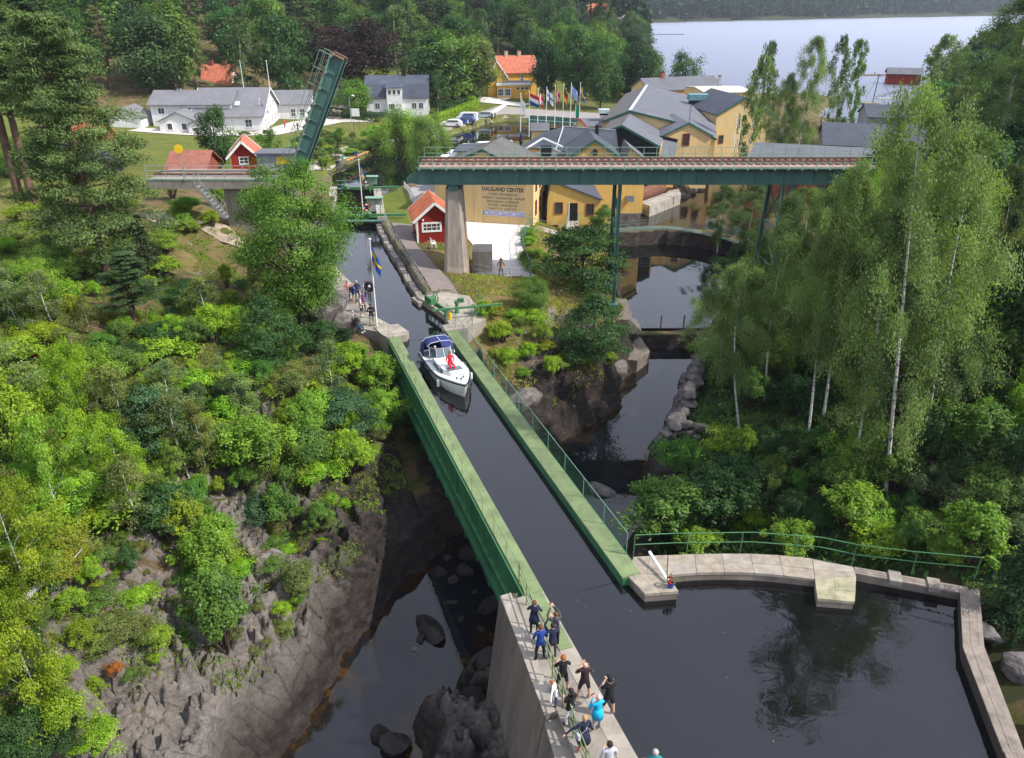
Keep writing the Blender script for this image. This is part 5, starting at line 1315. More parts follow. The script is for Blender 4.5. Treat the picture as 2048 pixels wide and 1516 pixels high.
ls = empty("lean_to_shed", (0, 0, 0), 0, "grey pent roof shed tucked between the black gable hall and the mill gable", "shed")
sq = [aty(1318, 277, 119), aty(1355, 285, 118), aty(1351, 316, 112), aty(1308, 310, 112)]
roofpoly("roof", sq, SLATE_L, ls)
b = MB(); b.prism([(p.x, p.y) for p in sq], -2.5, min(p.z for p in sq)-.1); b.build("wall", YELLOW, ls)
b = MB(); b.beam(sq[0]+Vector((0, .1, .2)), sq[1]+Vector((0, .1, .2)), .2, .5); b.build("upstand", BLACKW, ls)
# buildings behind the hall
far = [("office_wing", "long grey roofed wing with a row of small windows at the far end of the mill", 1250, 1412, 186, 4.6, 170, 7, 2.2, SLATE_L, YELLOW_P),]
o0 = aty(1330, 205, 166)
ow = gable("office_wing", "long pale yellow wing with a row of small windows behind the mill hall", "building", (aty(1300, 200, 172).x, 172), R(22), 18, 8, -1.5, 6.2, 2.0, 'w', YELLOW_P, SLATE_L, .4)
for u in (6.5, 8.7, 10.9, 13.1, 15.3): add_window(ow, 'f', 18, 8, u, 3.9, .9, 1.3, FRAME_R, (2, 2))
chimney(ow, 5, 4, 8.0, 1.4, .8, BRICK)
yb = gable("yellow_block", "plain yellow block with a flat pale roof at the mill's far right end", "building", (aty(1410, 200, 160).x, 160), R(8), 9.5, 12, -1.5, 6.9, .5, 'w', YELLOW_P, mat("pale_roof", (.55, .5, .42), .8), .2)
chimney(yb, 5.8, 8, 7.6, 1.8, .5, STEEL)
yb2 = gable("tall_mill_house", "yellow mill house with a steep dark roof right of the mill hall", "building", (aty(1432, 250, 138).x, 138), R(10), 9.5, 14, -2.0, 6.3, 2.6, 'd', YELLOW_P, SLATE, .35, trim=TRIM)
add_window(yb2, 'f', 9.5, 14, 1.2, 1.4, .9, 1.4, FRAME_R, (1, 2))
vn = aty(1396, 196, 150); b = MB(); b.box((0, 0, 0), (3.6, 2.2, 1.0)); o = b.build("vent_housing", mat("vent_green", (.12, .25, .27), .5), None, loc=(vn.x, 150, vn.z+.2)); tag(o, "blue green roof ventilator box on the mill hall's far roof edge", "ventilator"); b = MB(); b.box((0, 0, -.9), (3.0, 1.8, .9)); b.build("base", BLACKW, o)
vn = aty(1208, 222, 150); b = MB(); b.box((0, 0, 0), (2.0, 1.6, .7)); o = b.build("roof_cowl", mat("vent_pale", (.45, .55, .55), .5), None, loc=(vn.x, 150, vn.z)); tag(o, "pale turquoise cowl on the low kitchen roof left of the mill hall", "ventilator"); b = MB(); b.box((0, 0, -.5), (1.5, 1.2, .5)); b.build("base", BLACKW, o)
cf = gable("cafe_wing", "low wing with a dark roof and red eaves left of the mill hall", "building", (aty(1178, 240, 146).x, 146), R(8), 6.5, 10, -1.8, 2.9, .5, 'w', YELLOW_P, SLATE_L, .4, trim=RED)
# restaurant roof, left
rs = empty("restaurant_roof", (0, 0, 0), 0, "long low dark terrace roof left of the visitor centre, above the bridge end", "building")
q = [aty(905, 303, 98), aty(918, 288, 112), aty(985, 284, 112), aty(968, 300, 98)]
roofpoly("roof", q, SLATE, rs); b = MB(); b.prism([(p.x, p.y) for p in q], -2, min(p.z for p in q)-.1); b.build("wall", YELLOW, rs)
for i, (px, py, Y, w_) in enumerate(((925, 300, 108, 2.0), (960, 287, 116, 3.2), (990, 283, 119, 3.2), (905, 310, 104, 1.8))):
    p = aty(px, py, Y); t = empty("white_marquee", (p.x, Y, p.z-2.4), R(14), ["white marquee roof nearest the bridge end", "white marquee on the restaurant terrace, larger left one", "white marquee on the restaurant terrace, rightmost", "small white parasol roof above the bridge railing's left end"][i], "marquee")
    b = MB(); b.add([(-w_, -1.4, 1.9), (w_, -1.4, 1.9), (w_, 1.4, 1.9), (-w_, 1.4, 1.9), (-w_*.8, 0, 2.5), (w_*.8, 0, 2.5)], [(0, 1, 5, 4), (2, 3, 4, 5), (1, 2, 5), (3, 0, 4)]); b.build("canopy", WHITE, t)
    b = MB()
    for x in (-w_+.1, w_-.1):
        for y in (-1.3, 1.3): b.tube([(x, y, 0), (x, y, 1.9)], .04, 6)
    b.build("legs" if False else "leg_frame", STEEL, t)
kk = gable("canal_kiosk", "small grey roofed kiosk by the harbour water behind the hipped roof", "kiosk", (aty(1064, 262, 150).x, 150), 0, 3.0, 3.0, -1.8, 1.7, 1.0, 'w', YELLOW_P, SLATE_L, .3)
# brick warehouse across the river (behind birches)
wh_ = empty("brick_warehouse", (0, 0, 0), 0, "red brick riverside warehouse half hidden behind the birches", "warehouse")
w0, w1, w2 = atz(1490, 452, -4), atz(1640, 470, -3), Vector((62, 118, 0))
B0, B1 = Vector((31.5, 103.5, 0)), Vector((50, 97, 0)); dr = (B1-B0).normalized(); nr = Vector((-dr.y, dr.x, 0)); L_ = (B1-B0).length
b = MB(); b.prism([p.to_2d()[:] for p in (B0, B1, B1+nr*14, B0+nr*14)], -6, 2.9); b.build("wall", BRICK, wh_)
roofpoly("roof", [(B0-nr*.5-dr*.4).to_2d().to_3d()+Vector((0, 0, 3.0)), (B1-nr*.5+dr*.4).to_2d().to_3d()+Vector((0, 0, 3.0)), (B1+nr*7).to_2d().to_3d()+Vector((0, 0, 4.2)), (B0+nr*7).to_2d().to_3d()+Vector((0, 0, 4.2))], SLATE_L, wh_)
roofpoly("roof", [(B0+nr*7).to_2d().to_3d()+Vector((0, 0, 4.2)), (B1+nr*7).to_2d().to_3d()+Vector((0, 0, 4.2)), (B1+nr*14.5).to_2d().to_3d()+Vector((0, 0, 3.0)), (B0+nr*14.5).to_2d().to_3d()+Vector((0, 0, 3.0))], SLATE_L, wh_)
b = MB(); b.beam(B0-nr*.54-dr*.4+Vector((0, 0, 3.0)), B1-nr*.54+dr*.4+Vector((0, 0, 3.0)), .06, .35); b.build("fascia", WHITE, wh_)
for k in range(5):
    p = B0+dr*(2.2+k*3.6); o = link("window_recess", None) if False else None
    b = MB(); b.box((0, 0, 0), (1.3, .08, 2.2), 0); w_ = b.build("window", FRAME_R, wh_, loc=(p.x-nr.x*.04, p.y-nr.y*.04, -.6), rot=(0, 0, math.atan2(dr.y, dr.x)))
    b = MB(); b.box((0, -.05, 0), (1.05, .03, 1.95)); b.build("pane", GLASS, w_)
gable("grey_shed", "long low shed with a dark grey roof behind the right bank birches", "shed", (aty(1650, 285, 122).x, 122), R(-16), 22, 12, -1.5, 3.4, 2.4, 'w', SLATE_L, SLATE, .4)
gable("dark_boathouse_shed", "dark grey roofed shed before the lake channel behind the birches", "shed", (aty(1735, 240, 158).x, 158), R(-10), 12, 8, -2, 3.2, 1.8, 'w', mat("grey_boards", (.32, .33, .37), .8), SLATE, .3)

# --- hotel
ho = gable("hotel_wing", "white two storey hotel wing with a grey roof, left behind the big pine", "hotel", (-70.5, 157), R(2), 15.5, 9, -1.2, 4.9, 2.0, 'w', WHITEW, SLATE_H, .5)
for u, v in ((2.0, 3.0), (7.6, 3.0), (12.4, 3.0)): add_window(ho, 'f', 15.5, 9, u, v, 1.4, 1.3, WHITE, (2, 1))
add_window(ho, 'f', 15.5, 9, 2.2, .3, 1.2, 1.2, WHITE, (2, 1)); add_window(ho, 'f', 15.5, 9, 13.6, .0, 1.2, 2.0, WHITE, (2, 2))
chimney(ho, 4.5, 4.5, 6.6, .8, .9, STEEL)
hm = gable("hotel_hall", "white hotel building with a big grey saddle roof and bright gable front by the forecourt", "hotel", (-61.8, 155.3), R(4), 13.2, 15.5, -1.2, 2.9, 4.3, 'w', WHITEW, SLATE_H, .5, trim=WHITE)
add_window(hm, 'f', 13.2, 15.5, 10.4, .7, 1.5, 1.6, WHITE, (2, 2)); add_window(hm, 'f', 13.2, 15.5, 3.0, .7, 1.5, 1.6, WHITE, (2, 2))
for u in (1.8, 4.2, 8.2, 11.2, 13.6): add_window(hm, 'r', 13.2, 15.5, u, .5, 1.1, 1.7, WHITE, (2, 2))
for u in (5.2, 7.75, 10.3): add_window(hm, 'r', 13.2, 15.5, u, 3.3, 1.1, 1.5, WHITE, (2, 2))
o = text(hm, "HOTELL", 0, 0, .9, INK); o.location = (13.26, 4.5, 3.0); o.rotation_euler = (R(90), 0, R(90))
for u in (5.6, 8.0):
    b = MB(); b.box((u, 2.9, 4.85), (1.0, 1.3, .1), 0, math.atan2(4.3, 7.75)); b.build("skylight", mat("skylight_glass", (.45, .55, .55), .2), hm)
cx_ = gable("hotel_cross_wing", "low white hotel cross wing with grey roof at the right end of the hotel", "hotel", (-52, 170.5), R(4), 9.0, 8, -1.2, 3.4, 2.2, 'w', WHITEW, SLATE_H, .5)
for u in (5.5, 7.4): add_window(cx_, 'f', 9.0, 8, u, .8, 1.1, 1.6, WHITE, (2, 2))
po = gable("hotel_porch", "small white gabled porch building in front of the hotel wing", "porch", (-66.8, 151.2), R(2), 7.0, 5.8, -1.2, 2.5, 1.6, 'd', WHITEW, SLATE_H, .4)
for u in (1.9, 4.6): add_window(po, 'f', 7, 5.8, u, .9, 1.1, 1.3, WHITE, (1, 1))
po2 = gable("hotel_entry", "little white entrance shed beside the hotel's gabled porch", "porch", (-61.0, 150.2), R(2), 4.0, 3.6, -1.2, 2.0, .9, 'd', WHITEW, SLATE_H, .35)
add_window(po2, 'f', 4, 3.6, 1.4, .9, 1.0, .7, WHITE, (1, 1))
gable("annex_cottage", "small white annex at the far left end of the hotel", "cottage", (-78, 154), R(2), 6.5, 6, -.8, 2.5, 1.6, 'd', WHITEW, SLATE_H, .4)
tv = MB(); tv.tube([(-60.5, 161, 5.4), (-60.5, 161, 8.2)], .05, 6); tv.beam((-61.2, 161, 7.9), (-59.8, 161, 7.9), .06, .06); tv.beam((-61, 161, 7.4), (-60, 161, 7.4), .06, .06)
rhz = gable("red_roof_villa", "white villa with a bright red roof and two chimneys behind the hotel", "house", (-73, 192), R(3), 6.6, 8, 1.5, 2.6, 4.0, 'w', WHITEW, TILE, .4)
chimney(rhz, 1.8, 4, 6.4, 1.3, .8, BRICK); chimney(rhz, 5.0, 4, 6.4, 1.5, .9, BRICK); add_window(rhz, 'f', 6.6, 8, 3.2, .7, 1.2, 1.0, WHITE, (2, 1))
# red cottage and brick wall by the track
rc = gable("red_cottage", "red cottage with white corners and an orange tiled roof by the railway", "cottage", (aty(464, 330, 92).x, 92), R(14), 2.8, 4.6, 3.8, 1.9, 1.4, 'd', REDW, TILE, .5, trim=WHITE)
add_window(rc, 'f', 2.8, 4.6, 1.4, .7, 1.1, .9, WHITE, (2, 2)); add_window(rc, 'r', 2.8, 4.6, 2.3, .7, 1.3, 1.1, WHITE, (2, 2))
gable("station_roof", "low building with a faded brick red roof left of the red cottage", "building", (aty(336, 345, 88).x, 88), R(3), 4.0, 6, 2.6, 2.0, 1.6, 'w', BRICK, mat('faded_tile', (.27, .105, .075), .9, nscale=1.5), .4)
gable("dark_shed", "dark roofed shed with an orange end by the left pines", "shed", (aty(78, 335, 84).x, 84), R(6), 6.5, 6, 3.5, 2.2, 2.0, 'w', mat("dark_boards", (.06, .06, .07), .8), SLATE, .4)
gable("orange_roof_barn", "orange tiled roof glimpsed between the left pines", "barn", (aty(80, 292, 98).x, 98), R(3), 6.5, 6, 4.0, 2.2, 2.6, 'w', BRICK, TILE, .4)
# --- white gambrel house
wgh = empty("gambrel_house", (-32.2, 178.5, -1.8), R(4), "white house with a dark gambrel roof, dormer and black chimney", "house")
L_, D_ = 13.6, 10.0
prof = [(0, 4.4), (1.1, 6.9), (5.0, 8.5), (8.9, 6.9), (10, 4.4)]
b = MB(); vs = []
for x in (0, L_): vs += [(x, 0, -1)] + [(x, y, z) for y, z in prof] + [(x, D_, -1)]
b.add(vs, [(6, 5, 4, 3, 2, 1, 0), (7, 8, 9, 10, 11, 12, 13)] + [(i, 7+i, 7+(i+1) % 7, (i+1) % 7) for i in range(7)][::1]); b.build("wall", WHITEW, wgh)
for (a, c) in zip([(-.35, 4.2)]+prof[1:-1], prof[1:-1]+[(10.35, 4.2)]):
    roofpoly("roof", [(-.35, a[0], a[1]+.1), (L_+.35, a[0], a[1]+.1), (L_+.35, c[0], c[1]+.1), (-.35, c[0], c[1]+.1)], mat("dark_blue_slate", (.065, .075, .105), .7, nscale=.5), wgh)
b = MB(); b.box2((4.6, -.6, .0), (8.0, 3.0, 6.4)); b.build("dormer", WHITEW, wgh)
roofpoly("dormer_roof", [(4.3, -.9, 6.5), (8.3, -.9, 6.5), (8.3, 3.6, 7.6), (4.3, 3.6, 7.6)], mat("dark_blue_slate", (.065, .075, .105)), wgh)
for u in (5.3, 6.3, 7.3): o = add_window(wgh, 'f', L_, D_, u, 5.0, .7, 1.0, WHITE, (1, 1)); o.location.y = -.6
o = add_window(wgh, 'f', L_, D_, 5.6, 1.9, 1.5, 1.3, WHITE, (3, 1)); o.location.y = -.6
for u in (2.4, 10.5, 12.0): add_window(wgh, 'f', L_, D_, u, 1.9, 1.2, 1.4, WHITE, (2, 1))
for u in (3.5, 6.5): add_window(wgh, 'r', L_, D_, u, 1.9, 1.0, 1.4, WHITE, (2, 1)); add_window(wgh, 'r', L_, D_, u, 5.0, 1.0, 1.3, WHITE, (2, 1))
chimney(wgh, 8.3, 5, 8.3, 1.3, .95, BLACKW)
gable("white_garage", "low white garage with dark roof and hedge left of the gambrel house", "garage", (-45.5, 184), R(2), 9, 6, -1.5, 2.2, 1.6, 'w', WHITEW, mat("dark_blue_slate", (.065, .075, .105)), .3)
# --- yellow manor house
yh = gable("ochre_house", "ochre yellow wooden house with a red roof on the grassy rise", "house", (-2.8, 207), R(12), 9.2, 8.5, -.4, 6.0, 3.4, 'w', OCHRE, TILE, .5, trim=WHITE)
for u in (1.5, 5.5): add_window(yh, 'f', 9.2, 8.5, u, 3.8, .9, 1.4, WHITE, (2, 2))
for u in (2.3, 5.6): add_window(yh, 'r', 9.2, 8.5, u, 4.2, .9, 1.6, WHITE, (2, 2)); 
add_door(yh, 'r', 9.2, 8.5, 4.2, .6, 1.3, 2.6, WHITE)
chimney(yh, 2.2, 4.2, 9.2, 1.5, .8, mat("buff_brick", (.5, .36, .22))); chimney(yh, 5.6, 4.2, 9.2, 1.5, .8, mat("buff_brick", (.5, .36, .22)))
cg = gable("ochre_cross_gable", "red roofed cross gable at the ochre house's left end", "house", (-6.0, 203.5), R(12), 4.6, 6, -.2, 5.2, 3.2, 'd', OCHRE, TILE, .4, trim=WHITE)
add_window(cg, 'f', 4.6, 6, 1.6, 3.8, .9, 1.5, WHITE, (2, 2))
ve = empty("ochre_veranda", (-3.6, 202.3, -.4), R(12), "flat roofed glazed veranda with white fascia before the ochre house", "veranda")
b = MB(); b.box2((0, 0, -1), (8.6, 4.6, 3.2)); b.build("wall", OCHRE, ve); b = MB(); b.box2((-.3, -.3, 3.2), (8.9, 4.6, 3.9)); b.build("fascia", WHITE, ve)
b = MB(); b.box2((-.2, -.2, 3.9), (8.8, 4.6, 3.95)); b.build("roof", SLATE, ve)
for u in (.8, 2.6): add_window(ve, 'f', 8.6, 4.6, u, .7, 1.6, 1.8, WHITE, (3, 2))
for u in (5.2, 6.3, 7.4): add_window(ve, 'f', 8.6, 4.6, u, 2.1, .9, .7, WHITE, (1, 1))
gable("garden_cabin", "grey roofed cabin behind the ochre house", "cabin", (-1, 230), R(12), 8, 7, 1, 3.2, 3.4, 'd', mat("grey_boards", (.32, .33, .37)), SLATE_L, .4, trim=WHITE)
# --- far houses
def far_house(px, py, Y, w, d, wh, rise, ridge, wm, rm, label, ang=0.2, wins=3):
    p = aty(px, py, Y); g = gz(p.x, Y)
    z0 = p.z
    h_ = gable("far_house", label, "house", (p.x, Y), ang, w, d, z0, wh, rise, ridge, wm, rm, .4, trim=WHITE, zb=min(-.5, g-z0-1), group=None)
    for k in range(wins): add_window(h_, 'f', w, d, w*(k+.5)/wins, wh*.35, 1.0, 1.4, WHITE, (1, 1))
    return h_
far_house(815, 38, 400, 6.5, 9, 4.2, 4.6, 'd', REDW, mat("dark_plum_roof", (.10, .05, .06), .8), "dark red house with white trimmed steep gable high on the wooded hill", .15)
far_house(804, 34, 408, 5, 7, 4, 2.6, 'w', REDW, mat("dark_plum_roof", (.10, .05, .06)), "low dark red side house left of the steep red gable on the hill", .15, 2)
far_house(1177, 45, 430, 10, 9, 4.5, 4.0, 'w', mat("pink_wall", (.60, .36, .30), .8), TILE, "pink house with red roof near the lake's left shore", .1)
far_house(1222, 68, 420, 9, 8, 4.4, 3, 'w', WHITEW, SLATE_L, "white house among trees on the lake's left shore, nearest the water", .3)
far_house(1240, 55, 450, 8, 8, 4.4, 3, 'd', WHITEW, TILE, "white gabled house with red roof above the lake's left shore", .2)
far_house(1130, 48, 440, 7, 7, 4, 3, 'w', WHITEW, SLATE_L, "small white house half hidden in trees left of the pink house", .0, 2)
bh = gable("boathouse", "dark red boathouse with grey roof on the lake beyond the truss footbridge", "boathouse", (aty(1776, 152, 268).x, 268), R(-18), 10, 6.5, -2.6, 2.9, 1.5, 'w', REDW, SLATE_L, .5)
tf = empty("truss_footbridge", (atz(1712, 185, -1.4).x, 214, -1.4), R(5), "light arched truss footbridge across the lake channel by the boathouse", "footbridge")
b = MB(); b.box2((0, -.8, -.3), (22, .8, 0)); b.build("deck", mat("pale_deck", (.42, .46, .42)), tf)
for yy in (-.8, .8):
    pts = [(x, yy, .2+2.2*math.sin(math.pi*x/22)) for x in np.linspace(0, 22, 12)]
    b = MB(); b.tube(pts, .07, 6)
    for p in pts[1:-1]: b.tube([(p[0], yy, 0), p], .04, 5)
    b.build("truss", mat("dark_steel", (.06, .09, .10), .6), tf)
b = MB(); b.tube([(-1, 0, -2.5), (-.6, 0, 6)], .12, 6); b.tube([(-.6, 0, 6), (4, 0, 0)], .04, 5); b.tube([(-.6, 0, 6), (-3, 0, 0)], .04, 5); b.build("mast", mat("dark_steel", (.06, .09, .10)), tf)
for x in (-2, 24): b = MB(); b.box((x, 0, -2.5), (4, 4, 3)); b.build("bank_seat", CONC, tf)
b = MB(); b.box((0, 0, 0), (14, 2.2, .5)); o = b.build("floating_jetty", WOOD, None, loc=(aty(1735, 132, 300).x, 300, ZB+.2), rot=(0, 0, .05)); tag(o, "pale floating jetty on the lake left of the boathouse", "jetty")
for i in range(3):
    b = MB(); b.box((i*4-4, 1.5, .4), (.3, .3, 1)); b.build("mooring_post", WOOD, o)
b = MB(); b.box((0, 0, 0), (30, 2.0, .5)); o = b.build("breakwater", STONE, None, loc=(aty(1340, 68, 640).x, 660, ZB+.15), rot=(0, 0, .06)); tag(o, "long low dark breakwater far out near the lake's left shore", "breakwater")

# ------------------------------------------------------------------ lock
lk = empty("canal_lock", (0, 0, 0), 0, "stone lock chamber with green gates between the canal and the harbour", "lock")
LD = Vector((-3.0, 15.6, 0)).normalized(); LN = Vector((LD.y, -LD.x, 0))
l0, r0 = Vector((-19.7, 84.3, 0)), Vector((-14.95, 84.1, 0))
def lockwall(a, side):
    b = MB(); c = a+LD*16.6; o_ = LN*(.9*side)
    b.prism([p.to_2d()[:] for p in (a, c, c+o_, a+o_)], -5, .06); return b.build("lock_wall", CONC_D, lk)
lockwall(l0, -1); lockwall(r0, 1)
for i in range(8):
    for a, s in ((l0, -1), (r0, 1)):
        p = a+LD*(.05+i*2.07); q = a+LD*(.05+i*2.07+2.03); o_ = LN*(.46*s)
        b = MB(); b.beam(p+o_+Vector((0, 0, .10)), q+o_+Vector((0, 0, .10)), .95, .1); b.build("coping_stone", CONC_L, lk)
def gate(t, top, label, near):
    a, c = l0+LD*t, r0+LD*t; g = empty("lock_gate", (0, 0, 0), 0, label, "lock gate")
    n = 12; d = (c-a)
    for k in range(n):
        p = a+d*(k+.04)/n; q = a+d*(k+.96)/n; b = MB(); b.beam(p+Vector((0, 0, (top-4.5)/2)), q+Vector((0, 0, (top-4.5)/2)), .16, top+4.5); b.build("gate_plank", mat("wet_planks", (.02, .018, .015), .6), g)
    b = MB(); b.beam(a+Vector((0, 0, top+.12)), c+Vector((0, 0, top+.12)), .45, .14); b.build("gate_walkway", GREEN, g)
    b = MB(); b.beam(a+d*.35-LD*.25+Vector((0, 0, top+.3)), c+LN*3.2-LD*.25+Vector((0, 0, top+.32)), .26, .26); b.build("balance_beam", GREEN, g)
    for f in (.25, .8):
        p = a+d*f; b = MB(); b.lathe([(.30, 0), (.34, .35), (.2, .55), (.05, .6)], c=(p.x, p.y, top+.2), n=10); b.tube([p+Vector((0, 0, top+.7)), p+Vector((0, 0, top+1.7))], .03, 6); b.build("sluice_gear", GREEN, g)
    b = MB()
    for h in (.6, 1.1): b.tube([a+LD*.3+Vector((0, 0, top+h)), c+LD*.3+Vector((0, 0, top+h))], .025, 6)
    b.build("gate_rail", BR_LIGHT, g)
gate(.3, .15, "near green lock gate holding back the canal water", True); gate(14.2, .2, "far dark lock gate at the harbour end of the chamber", False)
b = MB(); p, q = l0-LD*.9, r0-LD*.9+LN*.8
b.beam(p+Vector((0, 0, .1)), q+Vector((0, 0, .1)), .7, .1); o = b.build("gate_footbridge", BR_GREEN); tag(o, "narrow plank footbridge crossing the canal just before the near lock gate", "footbridge")
b = MB()
for k in range(7): t = p.lerp(q, (k+.5)/7); b.tube([t+Vector((0, 0, -1.5)), t+Vector((0, 0, .1))], .06, 6)
b.build("trestle_legs" if False else "support", DARK, o)
def lifebuoy_stand(px, py, z, label, board=True):
    p = atz(px, py, z); t = empty("lifebuoy_stand", p, 0, label, "lifebuoy")
    b = MB(); b.tube([(-.5, .05, 0), (-.5, .05, 1.6)], .035, 6); b.tube([(.5, .05, 0), (.5, .05, 1.6)], .035, 6); b.beam((-.5, .05, 1.55), (.5, .05, 1.55), .05, .05); b.build("stand", GREEN, t)
    for k in range(4):
        a0, a1 = k*math.pi/2+.2, k*math.pi/2+math.pi/2+.2
        for j, (s, e, m) in enumerate(((a0, a0+1.05, RED), (a0+1.05, a1, WHITE))):
            b = MB(); b.tube([(.33*math.cos(s+(e-s)*i/6), -.03, .95+.33*math.sin(s+(e-s)*i/6)) for i in range(7)], .10, 8); b.build("buoy_segment", m, t)
lifebuoy_stand(735, 432, .06, "red and white lifebuoy on a stand beside the near lock gate")
lifebuoy_stand(733, 385, .1, "red and white lifebuoy further off by the far lock gate")
def info_board(px, py, z, w, h, zc, m, label, post=GREEN, ang=0, roof=False):
    p = atz(px, py, z); t = empty("info_board", p, ang, label, "sign")
    b = MB(); b.tube([(-w*.35, 0, 0), (-w*.35, 0, zc+h/2)], .04, 6); b.tube([(w*.35, 0, 0), (w*.35, 0, zc+h/2)], .04, 6); b.build("post_frame" if False else "post", post, t)
    b = MB(); b.box((0, -.05, zc), (w, .05, h)); b.build("panel", m, t)
    if roof: b = MB(); b.box((0, -.05, zc+h/2+.1), (w+.3, .5, .08), 0, .25); b.build("roof", BR_LIGHT, t)
info_board(747, 387, .1, 1.2, .9, 1.6, BR_LIGHT, "green roofed information board at the far end of the lock lawn", roof=True)
info_board(752, 437, .06, 1.7, .7, 1.9, mat("sage_board", (.30, .33, .26)), "wide sage green board on posts above the lifebuoy at the near lock gate", roof=True)
info_board(714, 262, -2.0, 1.6, 1.5, 3.6, WHITE, "white sign panel on a dark post by the hedge", post=mat("dark_steel", (.06, .09, .10)))

def wave_flag(w, h, droop, cols, axis='h', cross=None, seed=0):
    """a slack cloth: grid hanging from the pole; cols = stripes"""
    b = MB(); nx, nz = 10, 12; rnd = random.Random(seed); ph = rnd.random()*6
    P = {}
    for i in range(nx+1):
        for j in range(nz+1):
            u, v = i/nx, j/nz; x = w*u*(1-droop*.72); z = -h*v - droop*h*.95*u**.8*(1.0) - .25*droop*h*u*v
            y = .10*math.sin(u*7+ph+v*2)*u*(.5+droop)
            P[i, j] = (x+.05*math.sin(v*5+ph)*u, y, z)
    for i in range(nx):
        for j in range(nz):
            u, v = (i+.5)/nx, (j+.5)/nz; c = cols(u, v); b.cur = c
            b.add([P[i, j], P[i, j+1], P[i+1, j+1], P[i+1, j]], [(0, 1, 2, 3)])
    return b
FW, FB, FY, FR, FK, FL = WHITE, mat("flag_blue", (.01, .06, .30), .8), mat("flag_yellow", (.75, .48, .01), .8), mat("flag_red", (.55, .01, .02), .8), BLACK, mat("flag_pale_blue", (.30, .36, .62), .8)
swed = (lambda u, v: 1 if (.28 < u < .46 or .4 < v < .62) else 0, [FB, FY])
def flagpole(base, h, label, fl, w=1.5, hh=1.0, droop=.75, group=None, seed=0, lean=0, r=.06):
    t = empty("flagpole", base, 0, label, "flagpole", group)
    b = MB(); b.tube([(0, 0, 0), (0, 0, h)], [r, r*.6], 8); b.lathe([(.02, 0), (.09, .04), (.09, .12), (.02, .16)], c=(0, 0, h), n=8); b.build("pole", WHITE, t)
    if fl: wave_flag(w, hh, droop, fl[0], seed=seed).build("flag", fl[1], t, loc=(.05, 0, h-.2), rot=(0, 0, random.uniform(-.5, .2)))
    return t
flagpole(atz(754, 652, .03), 6.6, "tall white flagpole with a slack Swedish flag on the spectators' terrace", swed, 1.9, 1.2, 1.0, seed=2)
flagpole(atz(727, 434, .06), 6.2, "white flagpole with a hanging Swedish flag at the lock gate", swed, 1.8, 1.2, 1.0, seed=3)
nord = lambda u, v: 1 if (.3 < u < .46 or .42 < v < .6) else 0
defs = [("white flag with a pale emblem, leftmost of the harbour row", (lambda u, v: 1 if (.35 < u < .65 and .4 < v < .6) else 0, [FW, FL]), .9),
        ("red, white and blue striped flag, second in the harbour row", (lambda u, v: int(v*2.99), [FR, FW, FB]), .4),
        ("red flag with a white and blue cross, third in the harbour row", (lambda u, v: 2 if (.36 < u < .42 or .47 < v < .55) else (1 if (.28 < u < .5 or .38 < v < .64) else 0), [FR, FW, FB]), .8),
        ("white flag with a blue cross, fourth in the harbour row", (nord, [FW, FB]), .7),
        ("red flag with a white cross, fifth in the harbour row", (nord, [FR, FW]), .85),
        ("black, red and yellow striped flag, sixth in the harbour row", (lambda u, v: int(v*2.99), [FK, FR, FY]), .95),
        ("pale blue flag, seventh in the harbour row", (lambda u, v: 0, [FL]), .7),
        ("blue flag with a yellow cross, last of the harbour row", swed, .9)]
fpx = [(1041, 283, 188), (1058, 268, 183), (1075, 256, 178), (1092, 252, 175), (1109, 250, 172), (1125, 248, 170), (1140, 246, 167), (1158, 246, 166)]
for (px, py, top), (lb, fl, dr) in zip(fpx, defs):
    p = atz(px, py+6, -2.0); ht = aty(px, top, p.y).z+2.0
    flagpole(p, ht, "flagpole with "+lb, fl, 2.6, 1.9, dr, group="flagpoles along the harbour", seed=px, r=.09)
for px, py, top, lb in ((500, 262, 122, "bare white flagpole rising behind the hotel roof, left of two"), (551, 262, 122, "bare white flagpole behind the hotel roof, nearer the bascule leaf"), (1466, 302, 232, "bare white mast before the birches right of the mill, left of the pair"), (1474, 304, 228, "bare white mast before the birches right of the mill, right of the pair")):
    Y = 168 if px < 600 else 108
    a, c = aty(px, py, Y), aty(px+2, top, Y); flagpole((a.x, Y, a.z), c.z-a.z, lb, None, r=.09 if px < 600 else .07)
flagpole(atz(1150, 250, -2.0), 4.2, "short pole with a green beach banner at the end of the harbour row", (lambda u, v: 0, [mat("banner_green", (.01, .25, .14), .8)]), .9, 3.2, .1)
flagpole((-49.5, 158.5, -1), 5.6, "white flagpole with a blue and yellow flag before the hotel gable", swed, 1.6, 1.1, .9)

# lamp posts
for px, py, h, lb in ((704, 262, 6.5, "street lamp with round white head beside the white sign panel"), (962, 212, 6.5, "street lamp with curved arm at the car park's back edge")):
    p = atz(px, py, -1.9); t = empty("street_lamp", p, 0, lb, "street lamp"); b = MB(); b.tube([(0, 0, 0), (0, 0, h), (.7, 0, h+.3)], [.08, .06, .05], 8); b.build("pole", STEEL, t)
    b = MB(); b.lathe([(.05, .1), (.3, 0), (.28, -.12), (.05, -.15)], c=(.8, 0, h+.3), n=10); b.build("lamp_head", WHITE, t)

